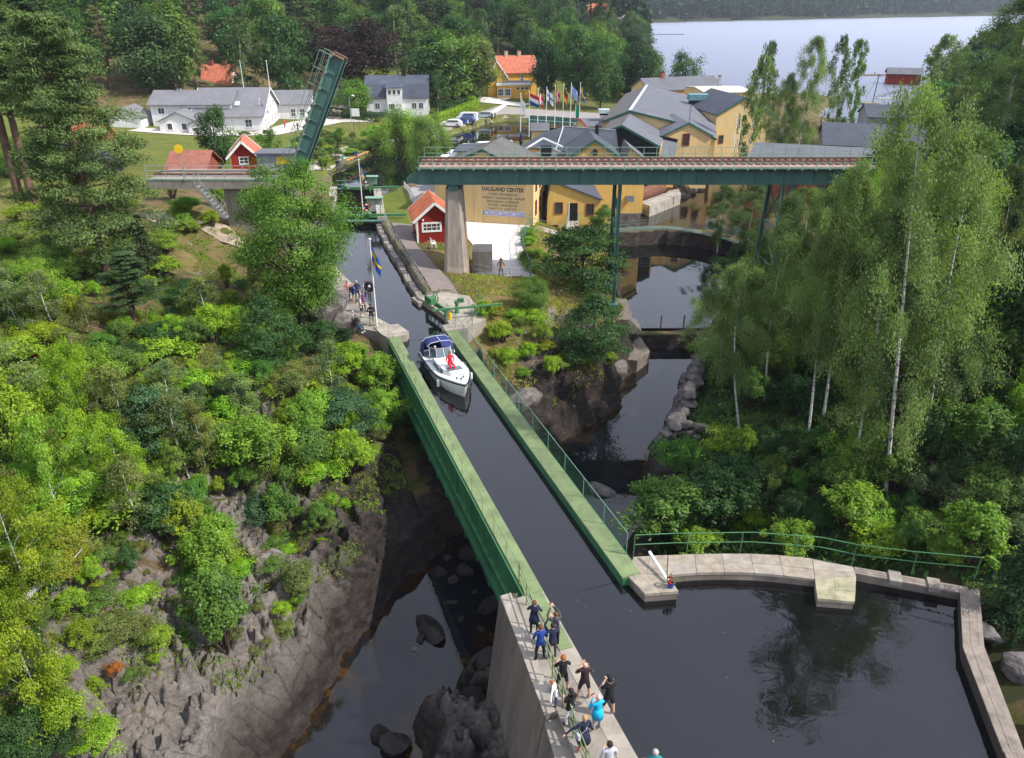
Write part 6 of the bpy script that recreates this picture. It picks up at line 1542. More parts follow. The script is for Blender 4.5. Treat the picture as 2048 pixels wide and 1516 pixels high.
# yard fence (green), picket fence, chairs, bench
railing("yard_fence", "thin green wire fence along the right side of the gravel yard", "fence", [(2.2, 85.6, -1), (1.9, 82.5, -1), (1.0, 78, -1), (1.25, 72, -1), (1.7, 66.8, -1)], h=1.5, post_step=2.4, m=BR_GREEN, r=.03, rails=(1, .5), mesh=NET)
railing("yard_front_fence", "thin wire fence across the near edge of the gravel yard behind which a parent stands", "fence", [(-3.7, 67.8, -.9), (-1.4, 66.6, -.9), (1.7, 66.8, -1)], h=1.1, post_step=1.9, m=STEEL, r=.022)
pf = empty("picket_fence", (0, 0, 0), 0, "white picket fence between the lock lawn and the road", "fence")
b = MB(); b.box((0, 0, .5), (.16, .03, 1.0)); pk_ = b.mesh("picket", mat("pale_picket", (.55, .57, .57), .8))
fl_ = [Vector((-14.2, 101.5, -.4)), Vector((-12.2, 94, .05)), Vector((-10.8, 86.8, .05))]
for a, c in zip(fl_, fl_[1:]):
    n = int((c-a).length/.32)
    for k in range(n): link("picket", pk_, pf, a.lerp(c, k/n), (0, 0, math.atan2((c-a).y, (c-a).x)))
    b = MB(); b.beam(a+Vector((0, 0, .75)), c+Vector((0, 0, .75)), .05, .08); b.build("fence_rail", mat("pale_picket", (.55, .57, .57)), pf)
def chair(px, py, z, rz, label):
    p = atz(px, py, z); t = empty("plastic_chair", p, rz, label, "chair", "white plastic chairs")
    for sx in (-.24, .24):
        for sy in (-.22, .22):
            b = MB(); b.beam((sx, sy, 0), (sx*.9, sy*.9, .42), .05, .05); b.build("leg", WHITE, t)
    b = MB(); b.box((0, 0, .43), (.5, .48, .04)); b.build("seat", WHITE, t)
    b = MB()
    for x in (-.18, -.09, 0, .09, .18): b.box((x, .24, .68), (.04, .03, .4))
    b.box((0, .25, .90), (.5, .04, .12)); b.build("backrest", WHITE, t)
    for sx in (-.27, .27): b = MB(); b.beam((sx, -.2, .64), (sx, .24, .66), .05, .04); b.beam((sx, -.2, .42), (sx, -.2, .64), .04, .04); b.build("armrest", WHITE, t)
chair(935, 443, -1, .1, "white plastic chair against the yellow wall, leftmost of the pair"); chair(945, 443, -1, -.1, "white plastic chair against the yellow wall, right one of the pair"); chair(978, 443, -1, .0, "white plastic chair standing alone under the painted sign"); chair(867, 495, .1, 1.9, "white plastic chair on the grass between the hut and the bridge pier")
tt = empty("plastic_table", atz(1020, 446, -1), 0, "white plastic table against the yellow wall, right of the lone chair", "table")
b = MB(); b.box((0, 0, .72), (1.3, .7, .04)); b.build("tabletop", WHITE, tt)
for sx in (-.55, .55):
    for sy in (-.28, .28): b = MB(); b.box((sx, sy, .35), (.06, .06, .7)); b.build("leg", WHITE, tt)
bn = empty("canal_bench", (0, 0, 0), 0, "long low orange wooden bench along the quay promenade, left behind the lock", "bench")
a, c = atz(692, 327, -1.9), atz(737, 308, -1.9)
for k in range(6):
    p, q = a.lerp(c, (k+.06)/6), a.lerp(c, (k+.94)/6); b = MB(); b.beam(p+Vector((0, 0, .45)), q+Vector((0, 0, .45)), .45, .06); b.build("seat", mat("bench_orange", (.55, .26, .06)), bn)
    b = MB(); b.box(((p.x+q.x)/2, (p.y+q.y)/2, -1.7), (.3, .3, .45)); b.build("bench_leg", CONC_L, bn)

# ------------------------------------------------------------------ motor boat
bt = empty("motor_boat", A(22.0, 1.85, ZC), A_ANG-R(90)+R(183.5), "white motor cruiser with a blue canopy passing through the aqueduct trough", "boat")
bt.scale = (.86, .84, .86)
HULLW = mat("gelcoat", (.78, .77, .74), .25, nscale=.8, namt=.04, spec=.5); DECKW = mat("deck_white", (.74, .74, .74), .55, namt=.04)
CANV = mat("blue_canvas", (.022, .035, .13), .85, nscale=3, namt=.2); BGL = mat("boat_glass", (.10, .13, .16), .08, spec=.8)
def hullsec(y):   # y: -3.6 stern .. 3.9 bow
    t = (y+3.6)/7.5
    hw = 1.38*(1-.10*(1-t)**2)*(1 - max(0, (t-.55)/.45)**2.1) + .0
    top = .78 + .42*t**2
    ch = max(.0, hw*(.86-.25*max(0, t-.5)))
    return hw, top, ch
ys_ = [-3.6, -2.8, -1.8, -.8, .2, 1.2, 2.0, 2.7, 3.2, 3.6, 3.9]
vs = []; fs = []
for y in ys_:
    hw, top, ch = hullsec(y); kz = -.45+.55*max(0, (y-2.2)/1.7)**2
    yo = .35*max(0, (y-2.5)/1.4)
    vs += [(-hw, y+yo, top), (-hw*.985, y+yo*.8, top-.16), (-ch, y, .02), (0, y-.25*max(0, (y-2.2)/1.7), kz), (ch, y, .02), (hw*.985, y+yo*.8, top-.16), (hw, y+yo, top)]
k = 7
for i in range(len(ys_)-1):
    for j in range(k-1): fs.append((i*k+j, (i+1)*k+j, (i+1)*k+j+1, i*k+j+1))
b = MB(); b.smooth = True; b.add(vs, fs); b.add([vs[j] for j in range(k)], [tuple(range(k))]); b.build("hull", HULLW, bt)
b = MB()
for s in (-1, 1): b.tube([((hullsec(y)[0]+.015)*s, y+.35*max(0, (y-2.5)/1.4), hullsec(y)[1]-.1) for y in ys_], .055, 6)
b.build("rub_rail", mat("dark_trim", (.012, .014, .02), .5), bt)
b = MB(); n = len(ys_)
vs = []; fs = []
for y in ys_:
    hw, top, ch = hullsec(y); yo = .35*max(0, (y-2.5)/1.4); vs += [(-hw*.97, y+yo, top+.02), (0, y+yo, top+.07+.05*(1-abs(hw/1.4-1))), (hw*.97, y+yo, top+.02)]
for i in range(n-1):
    for j in range(2): fs.append((i*3+j, i*3+j+1, (i+1)*3+j+1, (i+1)*3+j))
b.add(vs, fs); b.build("deck", DECKW, bt)
b = MB()    # cabin trunk forward
tr = [(-1.0, -.7), (-1.02, .6), (-.86, 1.6), (-.5, 2.35), (.5, 2.35), (.86, 1.6), (1.02, .6), (1.0, -.7)]
b.add([(x, y, .85) for x, y in tr] + [(x*.86, y*.97-.02, 1.42 - .10*max(0, y)/2.3) for x, y in tr], [tuple(range(8, 16))] + [(i, (i+1) % 8, 8+(i+1) % 8, 8+i) for i in range(8)][::1]); b.build("cabin", DECKW, bt)
for s in (-1, 1):
    b = MB(); b.add([(s*1.0, -.4, 1.02), (s*.985, .7, 1.02), (s*.84, 1.5, 1.05), (s*.80, 1.4, 1.26), (s*.93, .6, 1.3), (s*.94, -.4, 1.3)], [(0, 1, 2, 3, 4, 5)]); o = b.build("side_window", BGL, bt); o.location.x = s*.03
b = MB(); b.box((-.02, 1.65, 1.395), (1.15, .55, .03), 0, -.06); b.build("deck_hatch", BGL, bt)
b = MB(); b.box((.05, 1.02, 1.45), (.5, .45, .05), 0, -.04); b.build("hatch_lid", HULLW, bt)
b = MB()   # windscreen, three panes + frame
ws = [(-1.02, -1.15), (-.62, -.52), (.62, -.52), (1.02, -1.15)]
for i in range(3):
    (x0, y0), (x1, y1) = ws[i], ws[i+1]; b = MB(); b.add([(x0, y0, 1.40), (x1, y1, 1.40), (x1*.9, y1-.42, 1.98), (x0*.9, y0-.42, 1.98)], [(0, 1, 2, 3)]); b.build("windscreen_pane", BGL, bt)
b = MB()
for (x, y) in ws + [(0, -.52)]: b.beam((x, y, 1.40), (x*.9, y-.42, 2.0), .05, .05)
for i in range(3): (x0, y0), (x1, y1) = ws[i], ws[i+1]; b.beam((x0*.9, y0-.42, 1.99), (x1*.9, y1-.42, 1.99), .05, .05)
b.build("windscreen_frame", STEEL, bt)
b = MB(); b.smooth = True   # canopy
rows = [(-1.15, 1.98, .95, .0), (-1.6, 2.28, 1.05, .05), (-2.2, 2.36, 1.1, .05), (-2.8, 2.26, 1.1, .05), (-3.3, 1.95, 1.06, .0), (-3.55, 1.2, 1.12, 0)]
vs = []; fs = []
for y, z, w_, _ in rows: vs += [(-w_-.1, y, .95), (-w_, y, z-.28), (-w_*.75, y, z-.02), (0, y, z+.05), (w_*.75, y, z-.02), (w_, y, z-.28), (w_+.1, y, .95)]
for i in range(len(rows)-1):
    for j in range(6):
        if (i == 0 and j in (3, 4, 5)) or (i == 1 and j == 5): continue
        fs.append((i*7+j, i*7+j+1, (i+1)*7+j+1, (i+1)*7+j))
b.add(vs, fs); b.add([vs[35+j] for j in range(7)], [tuple(range(7))]); b.build("canopy", CANV, bt)
b = MB()
for y, z, w_, _ in (rows[1], rows[3]): b.tube([(-w_, y, z-.26), (-w_*.75, y, z), (0, y, z+.07), (w_*.75, y, z), (w_, y, z-.26)], .025, 6)
b.build("canopy_hoop", mat("pale_piping", (.55, .58, .68)), bt)
b = MB(); b.box((.02, -1.98, 2.42), (.04, .9, .02)); b.build("canopy_zip", mat("pale_piping", (.55, .58, .68)), bt)
b = MB(); b.tube([(-.9, 0.2, 1.3), (-1.05, 1.2, 1.45), (-.75, 2.4, 1.6), (-.1, 3.6, 1.75), (.1, 3.6, 1.75), (.75, 2.4, 1.6), (1.05, 1.2, 1.45), (.9, .2, 1.3)], .022, 6)
for x, y, z in ((-.98, 1.2, 1.45), (-.72, 2.4, 1.6), (-.1, 3.6, 1.75), (.1, 3.6, 1.75), (.72, 2.4, 1.6), (.98, 1.2, 1.45)): b.tube([(x, y, .9), (x, y, z)], .02, 6)
b.build("bow_rail", STEEL, bt)
for s, y in ((-1, 1.6), (1, 1.8), (-1, -.5), (1, -.3), (-1, -1.9), (1, -1.8)):
    b = MB(); b.lathe([(.03, .32), (.10, .26), (.115, 0), (.10, -.22), (.03, -.28)], n=10); b.build("fender", HULLW if y > 1 else mat("navy_fender", (.012, .016, .04)), bt, loc=(s*(hullsec(y)[0]+.13), y, .45))
b = MB(); b.tube([(0, -3.7, .7), (0, -3.7, 1.9)], .03, 6); b.box((0, -3.72, 1.95), (.1, .1, .14)); b.build("stern_light", STEEL, bt)
b = MB(); b.lathe([(.08, 0), (.09, .05), (.05, .1)], c=(0, 3.3, 1.22), n=8); b.lathe([(.06, 0), (.06, .1)], c=(.25, 3.0, 1.2), n=8); b.lathe([(.06, 0), (.06, .1)], c=(-.25, 3.0, 1.2), n=8); b.build("deck_fittings", BLACK, bt)

# ------------------------------------------------------------------ people
SKIN = mat("skin", (.55, .33, .24), .6, namt=.05); 
def cl(name, c): return mat("cloth_"+name, c, .9, nscale=6, namt=.15)
NAVY, ROYAL, BLK, CYAN, WHT, KHAKI, JEANS, GREYC, DGREY, TEAL, REDC, OLIVE, PINKC, BROWN, LGREY = (cl("navy", (.018, .022, .055)), cl("royal", (.015, .05, .24)), cl("black", (.012, .012, .014)), cl("cyan", (.01, .38, .66)), cl("white", (.72, .72, .74)),
    cl("khaki", (.40, .33, .22)), cl("jeans", (.05, .08, .17)), cl("grey", (.28, .28, .30)), cl("dark_grey", (.06, .06, .065)), cl("teal", (.01, .22, .24)), cl("red", (.62, .02, .045)), cl("mustard", (.38, .22, .04)), cl("pink", (.5, .2, .2)), cl("dark_brown", (.035, .02, .02)), cl("light_grey", (.45, .47, .52)))
HAIR = {k: mat("hair_"+k, c, .7, namt=.3, nscale=20) for k, c in dict(brown=(.10, .05, .025), dark=(.02, .014, .012), grey=(.42, .38, .36), blond=(.40, .26, .11), ginger=(.28, .09, .03), black=(.012, .012, .014), bald=(.6, .36, .27)).items()}
POSE = {
 'photo': (((.29, .12, 1.16), (.09, .27, 1.33)), ((-.29, .12, 1.16), (-.07, .27, 1.35))),
 'raised': (((.26, .22, 1.50), (.09, .32, 1.76)), ((-.26, .22, 1.50), (-.07, .32, 1.76))),
 'stand': (((.26, -.02, 1.12), (.26, .10, .86)), ((-.26, -.02, 1.12), (-.26, .10, .86))),
 'front': (((.27, .02, 1.12), (.08, .26, 1.08)), ((-.27, .02, 1.12), (-.08, .28, 1.10))),
 'rail_left': (((.26, 0, 1.12), (.24, .16, .90)), ((-.42, .10, 1.22), (-.62, .14, 1.04))),
 'hips': (((.34, -.08, 1.12), (.18, .06, .98)), ((-.34, -.08, 1.12), (-.18, .06, .98))),
}
_jobs = []
def body_skin(key, pose, sit=False, spread=.12, lean=0.0):
    """joint skeleton grown into one skin; returns an object to be evaluated later"""
    V = []; E = []; Rr = []; seg = []
    def v(p, r, ry=None): V.append(Vector(p)); Rr.append((r, ry or r)); return len(V)-1
    def e(a, c, lab): E.append((a, c)); seg.append((V[a].copy(), V[c].copy(), lab, (Rr[a][0]+Rr[c][0])/2))
    pz = .93 if not sit else .0
    pel = v((0, 0, .95), .150, .120); sp = v((0, -.005, 1.12), .140, .105); ch = v((0, 0, 1.32), .165, .115); nk0 = v((0, -.01, 1.455), .08); nk = v((0, .0, 1.53), .056); hd = v((0, .015, 1.62), .088, .10); hd2 = v((0, .012, 1.70), .082, .09)
    e(pel, sp, 'waist'); e(sp, ch, 'torso'); e(ch, nk0, 'torso'); e(nk0, nk, 'head'); e(nk, hd, 'head'); e(hd, hd2, 'head')
    for i, s in enumerate((1, -1)):
        sh = v((s*.185, -.01, 1.42), .068); e(nk0, sh, 'torso')
        el, wr = POSE[pose][i]
        el_ = v(el, .047); wr_ = v(wr, .032); d = (Vector(wr)-Vector(el)).normalized()
        hn = v(Vector(wr)+d*.07, .034, .022)
        e(sh, el_, 'uparm'); e(el_, wr_, 'forearm'); e(wr_, hn, 'hand')
        if not sit:
            hp = v((s*.095, 0, .88), .098); kn = v((s*(.05+spread*.6), .02, .49), .064); an = v((s*spread, -.02, .09), .042); to = v((s*(spread+.03), .15, .035), .038, .03)
        else:
            hp = v((s*.10, .02, .90), .10); kn = v((s*.14, .46, .90), .066); an = v((s*.13, .50, .46), .042); to = v((s*.14, .66, .40), .038, .03)
        e(pel, hp, 'waist'); e(hp, kn, 'thigh'); e(kn, an, 'shin'); e(an, to, 'foot')
    if lean:
        M = Matrix.Rotation(-lean, 4, 'X')
        for i in range(len(V)):
            if V[i].z > .97: V[i] = Vector((0, 0, .95)) + (M @ (V[i]-Vector((0, 0, .95))))
        seg = [(V[a], V[c], sg[2], sg[3]) for (a, c), sg in zip(E, seg)]
    me = bpy.data.meshes.new("body_"+key); me.from_pydata([tuple(p) for p in V], E, []); o = bpy.data.objects.new("tmp_"+key, me); COL.objects.link(o)
    sk = o.modifiers.new("s", 'SKIN'); sk.use_smooth_shade = True
    for i, sv in enumerate(me.skin_vertices[0].data): sv.radius = Rr[i]; sv.use_root = (i == 0)
    ss = o.modifiers.new("d", 'SUBSURF'); ss.levels = 1; ss.render_levels = 1
    return o, seg, hd, V
_skins = {}
for key, kw in dict(photo=dict(pose='photo'), raised=dict(pose='raised'), stand=dict(pose='stand'), front=dict(pose='front', spread=.15), rail=dict(pose='rail_left'), hips=dict(pose='hips', spread=.17), sit=dict(pose='front', sit=True), wide=dict(pose='photo', spread=.2), leanrail=dict(pose='rail_left', lean=.35)).items():
    _skins[key] = body_skin(key, **kw)
bpy.context.view_layer.update()
_dg = bpy.context.evaluated_depsgraph_get()
_body = {}
for key, (o, seg, hd, V) in _skins.items():
    me = bpy.data.meshes.new_from_object(o.evaluated_get(_dg)); labs = []
    for p in me.polygons:
        c = p.center; best = None
        for a, bb, lab, r in seg:
            d = bb-a; t = max(0, min(1, (c-a).dot(d)/max(d.length_squared, 1e-9))); q = (c-(a+d*t)).length/r
            if best is None or q < best[0]: best = (q, lab, t)
        labs.append((best[1], best[2]))
    _body[key] = (me, labs, V)
for key, (o, *_r) in _skins.items():
    m_ = o.data; bpy.data.objects.remove(o); bpy.data.meshes.remove(m_)
def hand_mesh(p, d, m):
    """palm with four unequal curled fingers and a side thumb"""
    b = MB(); b.smooth = True; d = Vector(d).normalized(); up = Vector((0, 0, 1)); s = d.cross(up); s = s.normalized() if s.length > .1 else Vector((1, 0, 0)); u = s.cross(d)
    b.tube([p-d*.02, p+d*.03, p+d*.085], [.026, .036, .032], 6)
    for k, (off, L_) in enumerate(((-.027, .062), (-.009, .075), (.009, .070), (.027, .052))):
        q = p+d*.08+s*off; b.tube([q, q+d*L_*.5+u*.004, q+d*L_*.8-u*.02, q+d*L_*.82-u*.042], [.0095, .009, .008, .006], 5)
    q = p+d*.02+s*.03; b.tube([q, q+s*.025+d*.03, q+s*.02+d*.06-u*.015], [.012, .011, .008], 5)
    return b
def person(loc, face, label, top, legs, hair='brown', key='stand', h=1.74, shorts=False, tee=False, long_hair=False, cap=None, hands=False, phone=False, shoes=BLK, coat=False, face_dir=None, group=None, skirt=None, parent=None, bag=None, backpack=None):
    t = empty("person", loc, 0, label, "person", group)
    d = Vector(face); t.rotation_euler = (0, 0, math.atan2(d.y, d.x)-R(90))
    k = h/1.79; t.scale = (k*1.04, k*1.04, k)
    me0, labs, V = _body[key]; me = me0.copy(); me.name = "body"
    me.materials.clear()
    for m in (top, legs, SKIN, shoes): me.materials.append(m)
    idx = []
    for lab, tt_ in labs:
        if lab in ('torso',): i = 0
        elif lab == 'waist': i = 0 if (tt_ > .35 or coat) else 1
        elif lab == 'uparm': i = 0 if (not tee or tt_ < .62) else 2
        elif lab == 'forearm': i = 2 if tee else 0
        elif lab in ('hand', 'head'): i = 2
        elif lab == 'thigh': i = 0 if (coat and tt_ < .35) else (1 if (not shorts or tt_ < .92) else 2)
        elif lab == 'shin': i = 2 if shorts and tt_ > .05 else (1 if tt_ < .95 else 3)
        else: i = 3
        idx.append(i)
    me.polygons.foreach_set('material_index', idx); me.polygons.foreach_set('use_smooth', [True]*len(idx))
    body = link("body", me, t)
    hc = V[5].lerp(V[6], .5)
    if hair != 'bald' or cap:
        b = MB(); b.smooth = True; n, mrows = 12, 6; vs = []; fs = []
        for r in range(mrows+1):
            ph = math.pi*.5*(1-r/mrows*1.25)
            for j in range(n):
                th = 2*math.pi*j/n; back = -math.sin(th); pz = ph if back > -.2 else max(ph, .35)
                vs.append(hc+Vector((.098*math.cos(pz)*math.cos(th), .112*math.cos(pz)*math.sin(th)-.012, .105*math.sin(pz)+.022)))
        for r in range(mrows):
            for j in range(n): fs.append((r*n+j, (r+1)*n+j, (r+1)*n+(j+1) % n, r*n+(j+1) % n))
        b.add(vs, fs)
        if long_hair: b.tube([hc+Vector((0, -.09, .03)), hc+Vector((0, -.115, -.1)), hc+Vector((0, -.09, -.24))], [.07, .075, .03], 8)
        if cap: b.box(hc+Vector((0, .13, .03)), (.15, .12, .015))
        b.build("cap" if cap else "hair", cap or HAIR[hair], t)
    b = MB(); b.smooth = True; b.tube([hc+Vector((0, .085, -.005)), hc+Vector((0, .118, -.035)), hc+Vector((0, .09, -.045))], [.008, .016, .010], 6); b.build("nose", SKIN, t)
    for s in (-1, 1):
        b = MB(); b.box(hc+Vector((s*.034, .092, .0)), (.026, .012, .012)); b.build("eye", mat("eye_dark", (.03, .025, .02), .3), t)
        b = MB(); b.smooth = True; b.tube([hc+Vector((s*.088, -.01, .022)), hc+Vector((s*.102, -.016, .0)), hc+Vector((s*.090, -.008, -.03))], [.010, .016, .008], 6); b.build("ear", SKIN, t)
    b = MB(); b.box(hc+Vector((0, .092, -.066)), (.045, .010, .009)); b.build("mouth", mat("lips", (.36, .13, .11), .6), t)
    if hands:
        for i, s in enumerate((1, -1)):
            j = 7+i*8
            base = 7 if i == 0 else 15
            wr = V[base+2]; hn = V[base+3]; hand_mesh(wr+(hn-wr)*.75, hn-wr, SKIN).build("hand", SKIN, t)
    if phone:
        wr = (V[9]+V[17])/2 if len(V) > 17 else V[9]
        b = MB(); b.box((0, 0, 0), (.15, .012, .075)); tag(b.build("phone", BLACK, None, loc=t.matrix_basis @ (Vector(wr)+Vector((0, .10, .10))), rot=(0, 0, t.rotation_euler.z)), "dark phone held up by the "+phone, "phone")
    if skirt:
        b = MB(); b.smooth = True; b.lathe([(.16, 1.02), (.20, .85), (.25, .58), (.23, .58), (.15, .98)], n=14); b.build("skirt", skirt, t)
    if coat:
        b = MB(); b.smooth = True; b.lathe([(.165, 1.12), (.19, .95), (.215, .72), (.20, .72), (.15, 1.1)], n=14); b.build("coat_skirt", top, t)
    if bag:
        b = MB(); b.tube([(.17, .05, 1.46), (0, -.13, 1.25), (-.2, -.06, .98)], .016, 6); b.box((-.24, .0, .92), (.09, .26, .22)); b.build("shoulder_bag", bag, t)
    if backpack:
        b = MB(); b.smooth = False; b.box((0, -.2, 1.25), (.30, .17, .42)); b.box((0, -.29, 1.17), (.24, .05, .22)); b.build("backpack", backpack, t)
    return t
U = Vector((AU.x, AU.y, 0))
def U2(a): return Matrix.Rotation(a, 3, 'Z') @ U
G1 = "spectators on the near quay"
def pz(px, py, z=.012): return atz(px, py, z)
person(pz(1068, 1268), U2(-.5), "person in a long dark navy coat filming, furthest along the near quay", NAVY, BLK, 'brown', 'photo', 1.68, hands=True, coat=True, group=G1)
person(pz(1110, 1292), U2(.1), "person with both arms raised to take a picture, ahead of the grey trousered one", DGREY, BLK, 'brown', 'raised', 1.70, hands=True, phone="person with both arms raised", group=G1)
person(pz(1080, 1320), U2(-.1), "broad person in a royal blue jacket at the railing", ROYAL, BLK, 'brown', 'front', 1.74, hands=True, group=G1)
person(pz(1104, 1317), U2(-.1), "person in navy jacket with white collar and grey trousers", NAVY, DGREY, 'dark', 'raised', 1.74, hands=True, group=G1)
person(pz(1124, 1385), U2(-.15), "person in a black tee shirt, dark shorts and blue shoes", BLK, DGREY, 'ginger', 'wide', 1.80, shorts=True, tee=True, hands=True, shoes=ROYAL, group=G1)
person(pz(1167, 1398), U2(-.2), "balding person in a dark brown tee shirt and navy shorts, standing wide", BROWN, NAVY, 'bald', 'wide', 1.80, shorts=True, tee=True, hands=True, group=G1)
person(pz(1215, 1430), U2(-.1), "person in black with a black cap and shorts at the water side", BLK, BLK, 'dark', 'wide', 1.80, shorts=True, tee=True, cap=BLK, hands=True, group=G1)
person(pz(1193, 1460), U2(.1), "person with grey hair in a bright cyan rain jacket, filming", CYAN, GREYC, 'grey', 'photo', 1.64, hands=True, phone="person in the cyan jacket", coat=True, group=G1)
person(pz(1139, 1448), U2(.25), "person with long dark hair in a black top and white trousers", BLK, WHT, 'dark', 'front', 1.68, tee=True, long_hair=True, hands=True, group=G1)
person(pz(1112, 1412), U2(1.0), "child in a white shirt leaning on the railing", WHT, JEANS, 'ginger', 'leanrail', 1.22, hands=True, group=G1)
person(pz(1166, 1502), U2(.1), "person in a navy dress with pale shoulder strap, one hand on the railing", NAVY, NAVY, 'blond', 'rail', 1.66, shorts=True, hands=True, skirt=NAVY, bag=LGREY, shoes=REDC, group=G1)
person(pz(1214, 1560), U2(-.1), "person in a light grey hooded sweater cut off by the picture's bottom edge", LGREY, JEANS, 'dark', 'front', 1.76, hands=True, group=G1)
person(pz(1303, 1572), U2(-.3), "grey haired person in a teal top at the bottom edge", TEAL, DGREY, 'grey', 'stand', 1.66, tee=True, hands=True, backpack=NAVY, group=G1)
person(pz(1283, 1590), U2(.2), "bald person whose head just shows at the bottom edge beside the teal top", PINKC, DGREY, 'bald', 'stand', 1.70, hands=True, group=G1)
G2 = "spectators on the far terrace"
CAMD = Vector((.25, -1, 0))
person(pz(708, 606), (.8, .6, 0), "person in a blue jacket and khaki shorts on the terrace, leftmost standing", ROYAL, KHAKI, 'blond', 'front', 1.68, shorts=True, backpack=BLK, group=G2)
person(pz(716, 603), (.5, -.8, 0), "person in dark waistcoat, white shirt and jeans on the terrace", NAVY, JEANS, 'grey', 'front', 1.80, group=G2)
person(pz(735, 601), (.3, -1, 0), "person in white shirt and dark trousers nearest the water on the terrace", WHT, DGREY, 'brown', 'photo', 1.72, group=G2)
person(pz(723, 634), (.9, .2, 0), "person in white and blue top with black shorts in mid terrace", LGREY, BLK, 'brown', 'front', 1.74, shorts=True, tee=True, shoes=WHT, group=G2)
person(pz(728, 624), (.7, -.6, 0), "person in a purple top behind the white and blue top", cl("purple", (.12, .05, .14)), NAVY, 'dark', 'front', 1.72, group=G2)
person(pz(744, 651), (.2, -1, 0), "person in a dark jacket with camera bag beside the terrace flagpole", BLK, GREYC, 'brown', 'photo', 1.76, shorts=True, bag=KHAKI, group=G2)
s1 = person(pz(708, 653, .05), (.9, -.35, 0), "seated person in a grey top on the rock, further back of two", GREYC, NAVY, 'grey', 'sit', 1.72, group=G2); s1.location.z = -.38
s2 = person(pz(714, 661, .05), (.9, -.45, 0), "seated person in black with blue jeans on the rock, nearer of two", BLK, JEANS, 'brown', 'sit', 1.72, shoes=WHT, group=G2); s2.location.z = -.38
person(pz(697, 600), (.5, -.8, 0), "person in a pink top half hidden behind the maple on the terrace", PINKC, JEANS, 'brown', 'stand', 1.66, group=G2)
wv = empty("round_valve_wheel", pz(742, 604), 0, "dark round buoy on a post beside the terrace spectators", "buoy")
b = MB(); b.tube([(0, 0, 0), (0, 0, 1.3)], .05, 6); b.build("post", BLACK, wv)
b = MB(); b.smooth = True; b.torus((0, -.08, 1.35), .30, .16, 'Y', 18, 8); b.build("ring", BLACK, wv)
# on the boat
hm_ = person((0, 0, 0), (-.1, -1, 0), "person in a black jacket at the boat's helm under the blue canopy", BLK, BLK, 'grey', 'front', 1.70)
hm_.location = bt.matrix_basis @ Vector((.56, -1.2, .22)); hm_.rotation_euler.z = bt.rotation_euler.z
rd_ = person((0, 0, 0), (0, -1, 0), "person in a bright red suit sitting on the boat's foredeck", REDC, REDC, 'brown', 'sit', 1.72, shoes=WHT)
rd_.location = bt.matrix_basis @ Vector((.12, 1.15, .62)); rd_.rotation_euler.z = bt.rotation_euler.z
# yard
pa_ = person(atz(1002, 554, -1), (-.1, -1, 0), "person in a mustard top in the gravel yard carrying a child on the shoulders", OLIVE, JEANS, 'brown', 'hips', 1.76)
ch_ = person((0, 0, 0), (-.1, -1, 0), "small child in a mustard hat riding on the shoulders in the gravel yard", OLIVE, JEANS, 'blond', 'sit', 1.0, cap=OLIVE)
ch_.location = pa_.matrix_basis @ Vector((0, -.02, .93))
# far people: kept small and simple in pose
G3 = "people walking at the car park"
for i, (px, py, t_, l_, lb) in enumerate(((936, 255, WHT, DGREY, "person in white at the near side of the car park"), (946, 255, NAVY, BLK, "person in navy walking beside another in the middle of the car park"), (951, 255, GREYC, DGREY, "person in grey beside the navy clad one in the car park"),
        (972, 253, DGREY, NAVY, "person in dark clothes on the grass verge of the harbour"), (980, 252, cl("yellow", (.6, .42, .02)), BLK, "person in a yellow top on the harbour verge"), (984, 241, BLK, BLK, "person in black in front of the silver car"), (990, 239, BROWN, DGREY, "person in brown right of the silver car"))):
    person(atz(px, py, -2.1), (.6, -.8 if i % 2 else .3, 0), lb, t_, l_, ('brown', 'dark', 'grey')[i % 3], ('stand', 'front', 'hips')[i % 3], 1.74, group=G3)
G4 = "people on the quay promenade"
for i, (px, py, t_, l_, lb) in enumerate(((675, 341, BLK, DGREY, "person in black standing at the left end of the quay promenade"), (680, 340, JEANS, JEANS, "person in a denim jacket standing at the quay promenade"), (713, 320, ROYAL, BLK, "person in blue standing by the long orange bench"), (686, 330, TEAL, GREYC, "person in teal by the bench's left end"))):
    person(atz(px, py, -2.0), (.5, -.8, 0), lb, t_, l_, ('brown', 'grey')[i % 2], ('stand', 'front')[i % 2], 1.72, group=G4)
person(atz(748, 436, .07), (.2, -1, 0), "lock keeper in white shirt and navy trousers behind the lifebuoy at the lock", WHT, NAVY, 'grey', 'stand', 1.76)
G5 = "guests in front of the hotel"
for i, (px, py, t_, lb) in enumerate(((590, 258, WHT, "guest in white on the hotel forecourt"), (596, 262, NAVY, "guest in navy on the hotel forecourt"), (570, 256, REDC, "guest in red at the hotel's terrace"))):
    person(atz(px, py, -1.2), (1, -.3, 0), lb, t_, DGREY, 'brown', 'stand', 1.74, group=G5)
for i, (px, py) in enumerate(((1214, 204), (1218, 203), (1222, 203))):
    person(atz(px, py, -1.4), (.2, 1, 0), ["person in black, left of three on the lawn beyond the mill", "person in black, middle of three on the lawn beyond the mill", "person in black, right of three on the lawn beyond the mill"][i], BLK, BLK, 'dark', 'stand', 1.76, group="three people on the lawn")

